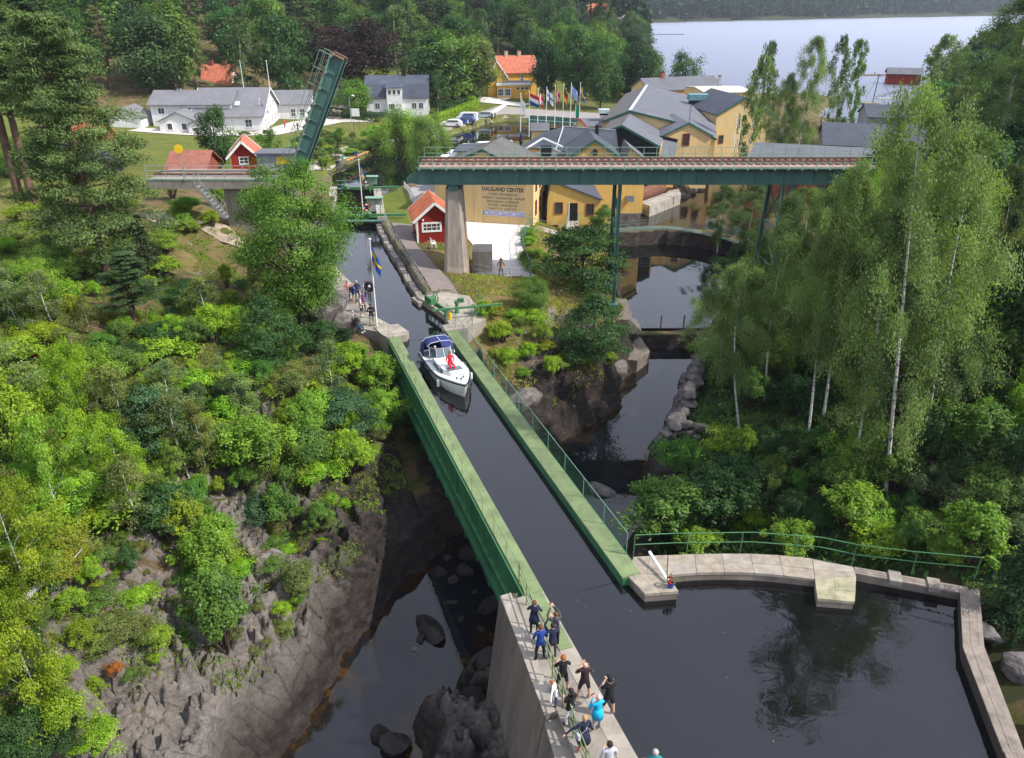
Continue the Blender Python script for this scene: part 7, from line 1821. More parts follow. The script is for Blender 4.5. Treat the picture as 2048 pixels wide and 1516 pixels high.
# ------------------------------------------------------------------ cars
def car(p, ang, label, m, van=False, wagon=True):
    t = empty("parked_car", p, ang, label, "car", "cars parked by the harbour")
    L_, W_ = (4.5, 1.8)
    sec = [(-2.25, .35), (-2.25, .75), (-1.9, .92), (-1.25, .98), (-.6, 1.42), (.3, 1.5), (1.55, 1.44), (2.1, 1.0), (2.25, .8), (2.25, .35)] if not van else [(-2.3, .35), (-2.3, .95), (-1.9, 1.1), (-1.3, 1.85), (-.9, 1.95), (2.2, 1.95), (2.35, 1.4), (2.35, .35)]
    b = MB(); n = len(sec); vs = []
    for s in (-1, 1):
        for x, z in sec: vs.append((x, s*(W_/2 - (.16 if z > 1.1 else 0)), z))
    b.add(vs, [tuple(range(n-1, -1, -1)), tuple(range(n, 2*n))] + [(i, (i+1) % n, n+(i+1) % n, n+i) for i in range(n)]); b.build("body", m, t)
    zt, zb2 = (1.75, 1.15) if van else (1.38, 1.0)
    for s in (-1, 1):
        b = MB(); b.add([(-1.05, s*.90, zb2), (1.75, s*.90, zb2), (1.5, s*.76, zt), (-.55, s*.76, zt)], [(0, 1, 2, 3)]); o = b.build("side_window", GLASS, t); o.location.y = s*.012
    b = MB(); x0, x1 = (-1.85, -1.3) if van else (-1.22, -.62); b.add([(x0-.02, -.75, zb2+.02), (x0-.02, .75, zb2+.02), (x1-.02, .66, zt+.04), (x1-.02, -.66, zt+.04)], [(0, 1, 2, 3)]); b.build("windscreen", GLASS, t)
    for x in (-1.4, 1.4):
        for s in (-1, 1):
            b = MB(); b.lathe([(.32, -.1), (.34, -.06), (.34, .06), (.32, .1)], n=14); w_ = b.build("wheel", BLACK, t, loc=(x, s*.83, .34), rot=(R(90), 0, 0)); b = MB(); b.lathe([(.2, -.105), (.2, .105)], n=10); b.build("rim", STEEL, w_)
    for s in (-1, 1): b = MB(); b.box((-2.24, s*.62, .72), (.08, .34, .13)); b.build("headlight", WHITE, t); b = MB(); b.box((2.24, s*.66, .85), (.06, .2, .2)); b.build("tail_light", RED, t)
car(atz(903, 253, -2.13), R(-8), "white hatchback nearest the round tree at the car park", mat("car_white", (.75, .75, .75), .3, namt=.02, spec=.6))
car(atz(930, 247, -2.13), R(-6), "blue car parked in front of the white van", mat("car_blue", (.01, .06, .30), .3, namt=.05, spec=.6))
car(atz(934, 243, -2.1), R(-6), "white van behind the blue car", mat("car_white", (.75, .75, .75), .3), van=True)
car(atz(968, 236, -2.1), R(-8), "silver estate car at the right end of the car park", mat("car_silver", (.45, .52, .52), .3, namt=.03, spec=.6))
for i, px in enumerate((742, 760)): car(atz(px, 238, -1.9), R(0), ["dark car under the white gambrel house, left", "dark car under the white gambrel house, right"][i], mat("car_dark", (.012, .03, .03), .3, spec=.6))
# harbour footbridge
hb = empty("harbour_bridge", (0, 0, 0), 0, "dark green low bridge at the far end of the harbour", "bridge")
a, c = atz(1060, 241, -1.7), atz(1150, 247, -1.7)
b = MB(); b.beam(a, c, 2.5, .5); b.build("deck", BR_GREEN, hb)
for s in (-1, 1): b = MB(); b.beam(a+Vector((0, s*1.2, .7)), c+Vector((0, s*1.2, .7)), .1, .5); b.build("parapet", BR_GREEN, hb)
for i, (px, py) in enumerate(((1015, 284), (1042, 278), (1000, 288))):
    p = aty(px, py, 125); t = empty("closed_parasol", (p.x, 125, p.z-1), 0, ["folded dark blue parasol left on the harbour terrace", "folded dark blue parasol right on the harbour terrace", "short folded dark parasol at the terrace's left end"][i], "parasol")
    b = MB(); b.lathe([(.05, 0), (.32, .5), (.05, 2.2)], n=8); b.build("canopy", NAVY, t); b = MB(); b.tube([(0, 0, -1), (0, 0, 0)], .05, 6); b.build("pole", STEEL, t)

# ------------------------------------------------------------------ vegetation
def unit(a): return a/np.maximum(np.linalg.norm(a, axis=1, keepdims=True), 1e-9)
def leaf_arrays(P, size, nrm=None, spread=1.0, aspect=.55, var=None, g=None, tang=None):
    n = len(P); g = g or rng
    N_ = unit((nrm if nrm is not None else np.tile([0, 0, 1.0], (n, 1))) + g.normal(0, spread, (n, 3)))
    T = tang + g.normal(0, .35, (n, 3)) if tang is not None else g.normal(0, 1, (n, 3))
    T = unit(T - N_*np.sum(T*N_, 1, keepdims=True)); B = np.cross(N_, T)
    s = (np.asarray(size)*g.uniform(.65, 1.3, n))[:, None]
    V = np.stack([P - T*s*.5, P + B*s*aspect*.5 + N_*s*.06, P + T*s*.5, P - B*s*aspect*.5 + N_*s*.06], 1)
    v = g.uniform(0, 1, n) if var is None else np.clip(var + g.normal(0, .16, n), 0, 1)
    return V, v
def quad_mesh(name, V, var, m, extra=None):
    """leaf quads plus an optional woody MB (second material)"""
    n = len(V); nv = n*4
    ev = np.array(extra.v, float).reshape(-1, 3) if extra and extra.v else np.zeros((0, 3))
    ef = extra.f if extra else []
    me = bpy.data.meshes.new(name)
    co = np.concatenate([V.reshape(-1, 3), ev]); me.vertices.add(len(co)); me.vertices.foreach_set('co', co.ravel().astype(np.float32))
    li = np.concatenate([np.arange(nv), np.array([i+nv for f in ef for i in f], int)]).astype(np.int32)
    st = np.concatenate([np.arange(n)*4, nv + np.cumsum([0]+[len(f) for f in ef])[:-1] if ef else np.zeros(0, int)]).astype(np.int32)
    me.loops.add(len(li)); me.loops.foreach_set('vertex_index', li)
    me.polygons.add(len(st)); me.polygons.foreach_set('loop_start', st)
    me.materials.append(m)
    if ef:
        me.materials.append(extra.wood); me.polygons.foreach_set('material_index', np.concatenate([np.zeros(n, int), np.ones(len(ef), int)]).astype(np.int32))
    me.update()
    a = me.attributes.new('var', 'FLOAT', 'FACE'); a.data.foreach_set('value', np.concatenate([var, np.full(len(ef), .5)]).astype(np.float32))
    return me
def limb(mb, p, q, r0, r1, bend=.15, n=4, rnd=random, k=6):
    p, q = Vector(p), Vector(q); L_ = (q-p).length
    off = Vector((rnd.uniform(-1, 1), rnd.uniform(-1, 1), rnd.uniform(-.2, .8)))*L_*bend
    pts = [p.lerp(q, t) + off*math.sin(math.pi*t) for t in np.linspace(0, 1, n+1)]
    mb.tube(pts, [r0+(r1-r0)*i/n for i in range(n+1)], k, False); return pts

def proto(kind, h, w, seed, nleaf, lsz, base=.25, ncl=60, flat=.8, wood=None, needle=False, clr=(.16, .3), single=False, shape='egg'):
    g = np.random.default_rng(seed); rnd = random.Random(seed); wood = wood or BARK
    tr = MB(); tr.wood = wood; tr.smooth = True
    lean = Vector((rnd.uniform(-.04, .04)*h, rnd.uniform(-.04, .04)*h, 0))
    rt = h*.018 if kind != 'birch' else h*.0072
    if kind == 'shrub': rt = .04
    P = []; NR = []; VA = []; TG = []
    def add(p, nr, va, tg=None): P.append(p); NR.append(nr); VA.append(va); TG.append(tg if tg is not None else np.zeros_like(p))
    if kind in ('broad', 'shrub', 'layer'):
        a, c = w/2, h*(1-base)/2; zc = h*base + c
        per = nleaf//ncl
        if kind != 'shrub':
            tp = [Vector((0, 0, -.4)), Vector((lean.x*.3, lean.y*.3, h*.3)), Vector((lean.x*.7, lean.y*.7, h*.6)), Vector((lean.x, lean.y, h*.85))]
            tr.tube(tp, [rt*1.25, rt, rt*.6, rt*.2], 8, False)
        for i in range(ncl):
            u = unit(g.normal(0, 1, (1, 3)))[0]; rr = g.uniform(.35, 1)**.5
            if kind == 'shrub': u[2] = abs(u[2])*1.1-.25
            zz = u[2]*rr
            lob = (.72 if kind != 'shrub' else .55)+(.5 if kind != 'shrub' else .95)*abs(mnoise.noise(Vector((u[0]*1.3+seed*3.1, u[1]*1.3, u[2]*1.3)))*1.6)
            prof = lob*{'egg': 1-.25*max(0, zz)-.12*max(0, -zz), 'cone': 1-.7*max(-.2, zz), 'column': .9, 'round': 1}[shape]
            ctr = np.array([u[0]*rr*a*prof, u[1]*rr*a*prof, zc + zz*c*.95])
            cr = g.uniform(*clr)*w*(1-.25*max(0, zz)); va = np.clip(.5 + g.normal(0, .24), 0, 1)
            d = unit(g.normal(0, 1, (per, 3))); rad = g.uniform(0, 1, per)**.45*np.where(g.uniform(0, 1, per) < .13, 1.55, 1)
            p = ctr + d*rad[:, None]*cr*np.array([1, 1, flat])
            add(p, d*.8 + np.array([0, 0, .75]) + u*.4, np.full(per, va))
            if kind == 'shrub':
                if i % 4 == 0: limb(tr, (ctr[0]*.1, ctr[1]*.1, -.1), ctr, .03, .008, .1, 3, rnd, 4)
            elif i % 2 == 0:
                t = min(.95, max(.25, (ctr[2]/h)*.72)); s = Vector((lean.x*t, lean.y*t, h*t*.85)); limb(tr, s, ctr, rt*.42*(1-t*.6), rt*.06, .12, 4, rnd, 5)
    elif kind == 'birch':
        cv = Vector((rnd.uniform(-.05, .05)*h, rnd.uniform(-.05, .05)*h, 0))
        tp = [Vector((0, 0, -.4))] + [Vector((lean.x*t + cv.x*math.sin(3*t), lean.y*t+cv.y*math.sin(3*t), h*t)) for t in (.15, .3, .45, .6, .75, .9, .98)]
        tr.tube(tp, [rt*1.3, rt, rt*.9, rt*.75, rt*.6, rt*.42, rt*.22, rt*.08], 8, False)
        tr.cur = 1; nb = ncl; per = nleaf//(nb*5)
        for i in range(nb):
            t = base + (1-base)*(i+.5)/nb; az = i*2.4 + rnd.uniform(-.5, .5)
            s = Vector((lean.x*t+cv.x*math.sin(3*t), lean.y*t+cv.y*math.sin(3*t), h*t))
            ln = w/2*(math.sin(math.pi*min(1, (t-base)/(1-base)*.86+.14))**.7)*rnd.choice((.4, .65, .8, 1, 1.1, 1.3))*rnd.uniform(.8, 1.1)*(1+.3*math.sin(az*1.0+seed))
            tip = s + Vector((math.cos(az)*ln, math.sin(az)*ln, ln*rnd.uniform(.2, .75)))
            pts = limb(tr, s, tip, rt*.28*(1.1-t), rt*.05, .12, 4, rnd, 4)
            va = np.clip(.5+g.normal(0, .26), 0, 1)
            for k in range(5):
                f = rnd.uniform(.35, 1.0); st = s.lerp(tip, f); dl = rnd.uniform(.3, 1.25)*h*.095
                dx = Vector((math.cos(az), math.sin(az), 0))*rnd.uniform(.1, .9)*dl + Vector((rnd.uniform(-1, 1), rnd.uniform(-1, 1), 0))*.25*dl
                q = g.uniform(0, 1, per)
                p = np.array(st)[None] + q[:, None]*np.array([dx.x, dx.y, 0])[None]; p[:, 2] -= dl*q**1.4 - .12*dl
                p += g.normal(0, .10+.010*h, (per, 3))*np.array([1, 1, .7])
                add(p, np.tile([math.cos(az)*.6, math.sin(az)*.6, .45], (per, 1)), np.full(per, va), np.tile([0, 0, -1.0], (per, 1)))
    elif kind == 'pine':
        tp = [Vector((0, 0, -.4)), Vector((lean.x*.2, lean.y*.2, h*.3)), Vector((lean.x*.6, lean.y*.6, h*.65)), Vector((lean.x, lean.y, h*.97))]
        tr.tube(tp, [rt*1.2, rt, rt*.65, rt*.12], 9, False)
        nb = ncl; pads = 4; per = nleaf//(nb*pads)
        for i in range(nb):
            t = base + (1-base)*((i+rnd.random())/nb)**.9; az = i*2.4+rnd.uniform(-.6, .6)
            x = (t-base)/(1-base); ln = w/2*((1-x)**.55*.92+.14)*rnd.uniform(.55, 1.12)
            s = Vector((lean.x*t, lean.y*t, h*t*.97)); up = .28*x + rnd.uniform(-.12, .12)
            tip = s + Vector((math.cos(az)*ln, math.sin(az)*ln, ln*up)); limb(tr, s, tip, rt*.32*(1.05-x), rt*.05, .1, 4, rnd, 5)
            va = np.clip(.5+g.normal(0, .17), 0, 1)
            for k in range(pads):
                f = rnd.uniform(.45, 1.05); c_ = s.lerp(tip, f) + Vector((rnd.uniform(-1, 1), rnd.uniform(-1, 1), 0))*.12*w*(1-.5*x); r_ = w*rnd.uniform(.09, .16)*(1-.35*x)
                d = unit(g.normal(0, 1, (per, 3))); rad = g.uniform(0, 1, per)**.5
                p = np.array(c_)[None] + d*rad[:, None]*r_*np.array([1, 1, .38]); p[:, 2] += .15*r_
                add(p, d*.6+np.array([0, 0, .8]), np.full(per, va), d+np.array([0, 0, .5]))
    elif kind == 'spruce':
        tr.tube([Vector((0, 0, -.3)), Vector((0, 0, h*.5)), Vector((0, 0, h*.99))], [rt, rt*.6, .02], 7, False)
        nb = ncl; per = nleaf//nb
        for i in range(nb):
            t = base+(1-base)*(i/nb); az = i*2.4; ln = w/2*(1-t+.03)/(1-base)*rnd.uniform(.75, 1.1)
            q = g.uniform(.1, 1, per); va = np.clip(.5+g.normal(0, .15), 0, 1)
            p = np.stack([np.cos(az)*ln*q, np.sin(az)*ln*q, h*t - ln*.38*q + .06*ln*np.sin(q*3)], 1) + g.normal(0, .07*ln+.05, (per, 3))*np.array([1, 1, .45])
            add(p, np.tile([math.cos(az)*.4, math.sin(az)*.4, .8], (per, 1)), np.full(per, va), np.tile([math.cos(az), math.sin(az), -.4], (per, 1)))
    P = np.concatenate(P); NR = np.concatenate(NR); VA = np.concatenate(VA); TG = np.concatenate(TG)
    # inner leaves carry on a little darker foliage age is left to real shading
    tg = TG if np.any(TG) else None
    V, v = leaf_arrays(P, lsz, NR, .55, .5 if not needle else .28, VA, g, tg)
    m = NEEDLE if needle else LEAF
    if single: return dict(mesh=quad_mesh("tree", V, v, m, tr), h=h, w=w, single=True)
    return dict(crown=quad_mesh("crown", V, v, m), trunk=tr.mesh("trunk", [wood, TWIG]), h=h, w=w, single=False)

TWIG = mat('twig_bark', (.10, .085, .07), .9)
PR = {}
PR['pine_big'] = [proto('pine', 19, 11.5, 101, 90000, .30, base=.10, ncl=105, needle=True, wood=PBARK)]
PR['pine'] = [proto('pine', 18, 7.5, 110+i, 30000, .34, base=(.42, .30)[i], ncl=52, needle=True, wood=PBARK) for i in range(2)]
PR['maple'] = [proto('broad', 14, 11, 120, 60000, .20, base=.06, ncl=150, flat=.55, clr=(.09, .17))]
PR['birch'] = [proto('birch', 20, w_, 130+i, 42000, .17, base=b_, ncl=n_, wood=BBARK) for i, (w_, b_, n_) in enumerate(((9.5, .2, 46), (8.5, .3, 40), (8, .38, 34), (11, .14, 56)))]
PR['round'] = [proto('broad', 9, 8.6, 140+i, 42000, .21, base=.02, ncl=120, flat=.8, clr=(.11, .2), shape='round') for i in range(2)]
PR['layer'] = [proto('layer', 5, 6.0, 150+i, 15000, .17, base=.02, ncl=70, flat=.22, clr=(.10, .19), shape='cone') for i in range(2)]
PR['broad_far'] = [proto('broad', 14, (10, 11, 9)[i], 160+i, 6500, .55, base=.10, ncl=55, flat=.8, clr=(.13, .22), single=True, shape=('egg', 'round', 'egg')[i]) for i in range(3)]
PR['birch_far'] = [proto('birch', 17, 8, 170+i, 6500, .42, base=.15, ncl=34, wood=BBARK, single=True) for i in range(2)]
PR['pine_far'] = [proto('pine', 18, 6.5, 180+i, 5200, .55, base=(.38, .5, .3)[i], ncl=22, needle=True, wood=PBARK, single=True) for i in range(3)]
PR['spruce_far'] = [proto('spruce', 19, 6.5, 190+i, 4200, .6, base=.06, ncl=70, needle=True, single=True) for i in range(2)]
PR['shrub'] = [proto('shrub', 2.2, (2.6, 2.2, 3.0, 2.0)[i], 200+i, 9500, .105, base=0, ncl=58, flat=.7, clr=(.07, .2), single=True, shape='round') for i in range(4)]
PR['upright'] = [proto('shrub', 3.4, (1.9, 1.6, 2.2)[i], 210+i, 9000, .105, base=0, ncl=84, flat=1.7, clr=(.05, .15), single=True, shape='egg') for i in range(3)]
PR['sapling'] = [proto('birch', 6.5, 2.6, 220+i, 5200, .13, base=.2, ncl=18, wood=BBARK, single=True) for i in range(3)]
PR['fern'] = [proto('layer', 1.4, 2.4, 230, 4600, .12, base=0, ncl=24, flat=.3, clr=(.12, .24), single=True)]
PR['bush_birch'] = [proto('birch', 5, 4.0, 250+i, 15000, .115, base=.06, ncl=34, wood=BBARK, single=True) for i in range(2)]
PR['young_spruce'] = [proto('spruce', 6, 3.2, 240, 6500, .20, base=.02, ncl=90, needle=True, single=True)]

NAMES = dict(pine_big='pine_tree', pine='pine_tree', maple='maple_tree', birch='birch_tree', round='round_tree', layer='layered_tree', broad_far='broadleaf_tree', birch_far='birch_tree', pine_far='pine_tree', spruce_far='spruce_tree', shrub='shrub', upright='bush', sapling='sapling', fern='fern_bush', young_spruce='young_spruce', bush_birch='bush_birch')
CATS = dict(shrub='shrub', upright='bush', sapling='sapling', fern='shrub', young_spruce='young tree', bush_birch='bush')
C = dict(lime=(.22,.345,.022), yellow=(.225,.29,.02), mid=(.105,.20,.032), dark=(.05,.115,.03), deep=(.022,.058,.018), blue=(.06,.135,.055), olive=(.15,.185,.05), birch=(.165,.235,.075), birchd=(.095,.15,.05), pine=(.10,.155,.045), pined=(.055,.098,.036), maple=(.115,.225,.028), bright=(.18,.30,.03), copper=(.035,.014,.016), rust=(.42,.15,.03), spruce=(.028,.058,.034), far=(.045,.085,.035))
def jit(c, a=.12): return tuple(max(.004, x*(1+random.uniform(-a, a))) for x in c)
_cnt = {}
def plant(kind, x, y, z, h, col, label, group=None, wf=1.0, idx=None, rz=None, name=None, tilt=0):
    ps = PR[kind]; k = _cnt.get(kind, 0); _cnt[kind] = k+1
    p = ps[idx if idx is not None else k % len(ps)]; s = h/p['h']; rz = random.random()*6.283 if rz is None else rz
    nm = name or NAMES[kind]; cat = CATS.get(kind, 'tree'); col = (*col, 1)
    if p['single']:
        o = link(nm, p['mesh'], None, (x, y, z), (0, 0, rz), (s*wf, s*wf, s)); o.color = col
    else:
        o = empty(nm, (x, y, z), rz); o.scale = (s*wf, s*wf, s)
        if tilt: o.rotation_euler = (Matrix.Rotation(R(tilt), 3, 'Y') @ Matrix.Rotation(rz, 3, 'Z')).to_euler()
        link("trunk", p['trunk'], o); c = link("crown", p['crown'], o); c.color = col
    return tag(o, label, cat, group)
def at_px(kind, px, py, top, col, label, group=None, wf=1.0, wpx=None, idx=None, h=None, name=None, rz=None, Y=None, tilt=0):
    """stand a plant on the ground seen at (px, py), as tall as the picture row top"""
    g = hit(px, py) if Y is None else None
    if Y is not None: q = aty(px, py, Y); g = Vector((q.x, Y, gz(q.x, Y)))
    if g is None: return None
    hh_ = h or (aty(px, top, g.y).z - g.z)
    if wpx:
        depth = g.y*math.cos(TH)+(H-g.z-hh_/2)*math.sin(TH); p = PR[kind][idx or 0]; wf = (wpx*depth/F)/(p['w']*hh_/p['h'])
    return plant(kind, g.x, g.y, g.z, hh_, col, label, group, wf, idx, rz, name, tilt)

# --- trees one can tell apart
at_px('pine_big', 215, 552, 22, C['pine'], "biggest Scots pine, rising from the left hillside in front of the hotel", wpx=255, idx=0)
at_px('pine', 272, 655, 505, C['pined'], "small pine with a bare reddish trunk just below the biggest pine", wpx=130, idx=1)
at_px('young_spruce', 300, 560, 430, (.045,.06,.028), "dull brownish young conifer under the right side of the biggest pine", wpx=110)
at_px('pine', 40, 398, -70, C['pine'], "tall pine with bare trunk at the left edge on the lawn, left of a pair", wpx=190, idx=0)
at_px('pine', 66, 402, -30, C['pine'], "tall pine with bare trunk at the left edge on the lawn, right of a pair", wpx=170, idx=0)
at_px('pine', 140, 330, -60, C['pined'], "dark pine directly behind the biggest pine", wpx=190, idx=1)
at_px('maple', 605, 655, 292, C['maple'], "large spreading maple hanging over the canal left of the terrace", wpx=245, idx=0)
at_px('round', 812, 352, 208, (.17,.29,.04), "round bushy willow on the lock island, left half of a joined pair", wpx=105, idx=0)
at_px('round', 862, 348, 222, (.15,.24,.05), "paler bushy willow behind the round one on the lock island", wpx=85, idx=1)
at_px('broad_far', 437, 322, 202, C['dark'], "small dark upright tree before the hotel's big roof", wpx=78, idx=0, Y=100)
at_px('broad_far', 542, 322, 250, C['mid'], "little garden tree beside the red cottage", wpx=48, idx=1, Y=105)
at_px('broad_far', 905, 205, 48, C['mid'], "tallest dark green tree, right of the twin crowns behind the gambrel house", wpx=150, idx=1, h=None)
at_px('broad_far', 868, 210, 72, C['dark'], "broad dark tree, left of the twin crowns behind the gambrel house", wpx=120, idx=2)
at_px('broad_far', 955, 205, 62, C['olive'], "yellowish right flank tree of the twin crowns near the ochre house", wpx=90, idx=0)
at_px('broad_far', 716, 205, 30, C['copper'], "big copper beech with dark purple foliage behind the bascule leaf", wpx=165, idx=1, Y=205)
at_px('broad_far', 960, 110, 38, C['copper'], "smaller dark purple tree behind the tallest green crown", wpx=52, idx=2, Y=270)
at_px('birch_far', 800, 190, 12, C['birchd'], "tall weeping birch right of the copper beech", wpx=120, idx=0, Y=215)
at_px('birch_far', 355, 192, 48, C['birch'], "broad weeping birch above the hotel wing", wpx=95, idx=0, Y=185)
at_px('birch_far', 400, 192, 60, C['birch'], "weeping birch left of the red roofed villa", wpx=60, idx=1, Y=188)
at_px('birch_far', 492, 196, 36, C['birchd'], "weeping birch right of the red roofed villa", wpx=85, idx=1, Y=186)
at_px('broad_far', 578, 196, 14, C['dark'], "large dark tree behind the hotel gable, nearest the lane", wpx=115, idx=0, Y=188)
at_px('broad_far', 620, 150, 40, C['mid'], "lighter round tree up the lane left of the copper beech", wpx=70, idx=1, Y=235)
at_px('broad_far', 708, 240, 152, C['maple'], "small round tree at the left end of the gambrel house", wpx=80, idx=1, Y=176)
at_px('birch_far', 876, 236, 140, C['dark'], "drooping small tree right of the gambrel house", wpx=60, idx=0, Y=182)
at_px('broad_far', 1092, 200, 72, C['deep'], "dark tree right of the ochre house, left of three", wpx=70, idx=0, Y=200)
at_px('broad_far', 1150, 225, 60, C['dark'], "tall dark tree behind the harbour flags, middle of three", wpx=85, idx=2, Y=196)
at_px('broad_far', 1200, 225, 72, C['dark'], "dark tree behind the harbour flags, right of three", wpx=75, idx=1, Y=192)
at_px('broad_far', 1268, 205, 80, C['deep'], "dark dense tree left of the mill roof ridge by the lake", wpx=85, idx=1, Y=205)
at_px('broad_far', 1303, 195, 92, C['mid'], "mid green tree right beside the dark dense one by the lake", wpx=50, idx=0, Y=212)
at_px('broad_far', 1368, 185, 96, C['dark'], "round tree standing alone before the lake behind the mill's far wing", wpx=72, idx=1, Y=200)
at_px('birch_far', 1498, 300, 112, C['birch'], "birch right of the mill before the lake, left of the nearest group", wpx=72, idx=0, Y=128)
at_px('birch_far', 1523, 260, 84, C['birchd'], "darker slim birch behind the left birch of the group at the lake", wpx=45, idx=1, Y=150)
at_px('birch', 1592, 330, 76, C['birch'], "tallest pale birch of the group before the lake, above the bridge", wpx=95, idx=0, Y=112)
at_px('birch', 1560, 330, 150, C['birch'], "lower birch left of the tallest pale birch above the bridge", wpx=70, idx=1, Y=114)
at_px('birch_far', 1662, 255, 72, C['birchd'], "slim birch by the lake channel, left of two", wpx=48, idx=0, Y=165)
at_px('birch_far', 1690, 255, 80, C['mid'], "birch by the lake channel, right of two", wpx=52, idx=1, Y=170)
at_px('birch_far', 1850, 250, 70, C['birch'], "loose birch before the boathouse at the lake", wpx=85, idx=0, Y=150)
at_px('birch', 1960, 420, -10, C['birchd'], "huge dark birch at the upper right with a long pale trunk", wpx=230, idx=0, Y=78)
at_px('birch', 2040, 420, 60, C['dark'], "dark tree at the right edge behind the huge birch", wpx=170, idx=3, Y=74)
at_px('broad_far', 1890, 430, 190, C['deep'], "dark leafy tree left of the huge birch's trunk", wpx=140, idx=1, Y=84)
at_px('broad_far', 2010, 600, 230, C['deep'], "dark broad tree at the right edge below the huge birch", wpx=170, idx=1)
at_px('broad_far', 2050, 760, 400, C['deep'], "dark broad tree cut by the right edge in mid height", wpx=190, idx=2)
at_px('broad_far', 1925, 520, 250, C['dark'], "dark tree between the great birch's crown and the right edge", wpx=130, idx=0)
at_px('birch', 1770, 1000, 185, C['birch'], "great birch with a thick white trunk in the middle of the right bank", wpx=300, idx=3, rz=.3, tilt=-8)
at_px('birch', 1850, 900, 260, C['birch'], "broad birch crowding the great birch's right side", wpx=230, idx=0, tilt=-5)
at_px('birch', 1640, 880, 330, C['birch'], "white stemmed birch leaning right, right one of the close pair", wpx=170, idx=1, tilt=-2)
at_px('birch', 1613, 905, 390, C['birch'], "straight white stemmed birch, left one of the close pair", wpx=150, idx=2, tilt=-4)
at_px('birch', 1705, 965, 420, C['birchd'], "brown trunked birch between the close pair and the great birch", wpx=160, idx=2, tilt=-3)
at_px('birch', 1482, 880, 520, C['birch'], "slender birch above the dry stone wall at the river", wpx=140, idx=2, tilt=-7)
at_px('birch', 1530, 800, 400, C['birchd'], "birch before the brick warehouse, right of the slender one", wpx=130, idx=1)
at_px('birch', 1435, 760, 535, C['birch'], "drooping pale birch overhanging the water above the stone wall", wpx=130, idx=3)
at_px('birch', 1440, 480, 372, C['birchd'], "dark birch below the bridge girder before the rapids", wpx=90, idx=1, Y=92)
at_px('birch', 1500, 500, 372, C['birchd'], "dark birch below the girder in front of the brick wall", wpx=110, idx=0, Y=88)
at_px('birch', 1570, 620, 380, C['birch'], "bright birch under the girder's right end", wpx=130, idx=2)
at_px('birch', 1690, 700, 320, C['bright'], "light green birch whose top covers the girder's right end", wpx=120, idx=1)
at_px('birch', 1745, 800, 300, C['birch'], "full birch covering the girder's right end, behind the great birch", wpx=210, idx=0, tilt=-5)
at_px('birch', 1660, 760, 345, C['bright'], "yellow green birch left of the girder's hidden end", wpx=150, idx=3, tilt=-3)
at_px('birch', 1945, 640, 335, C['olive'], "yellowish climber covered birch at the right edge", wpx=90, idx=2)
at_px('layer', 1165, 585, 430, C['dark'], "dark layered elm above the river beside the green trestle, upper of two", wpx=190, idx=0)
at_px('layer', 1185, 720, 582, C['dark'], "dark layered elm hanging over the plinth, lower of two", wpx=165, idx=1)
at_px('layer', 1205, 480, 400, C['mid'], "light green bush against the annex building's right wall", wpx=60, idx=0, Y=86)
at_px('round', 1062, 622, 552, C['mid'], "round green bush in the dry grass below the yard", wpx=75, idx=0, name='shrub')
at_px('layer', 545, 735, 590, C['dark'], "dark layered bush on the hillside below the maple", wpx=150, idx=1)
at_px('layer', 690, 880, 770, C['blue'], "grey green layered bush beside the aqueduct's left girder", wpx=150, idx=0)
at_px('layer', 380, 610, 555, C['dark'], "low dark layered bush right of the small pine", wpx=110, idx=0)
at_px('layer', 310, 900, 770, C['blue'], "broad bluish layered bush in the middle of the left hillside", wpx=170, idx=1)
at_px('round', 60, 620, 520, C['bright'], "light green bush at the left edge below the lawn", wpx=140, idx=1, name='shrub')
at_px('round', 110, 560, 480, C['mid'], "mid green bush between the lawn and the biggest pine", wpx=90, idx=0, name='shrub')
at_px('round', 60, 350, 270, C['mid'], "rounded garden bush behind the left pair of pine trunks", wpx=150, idx=0, name='shrub')

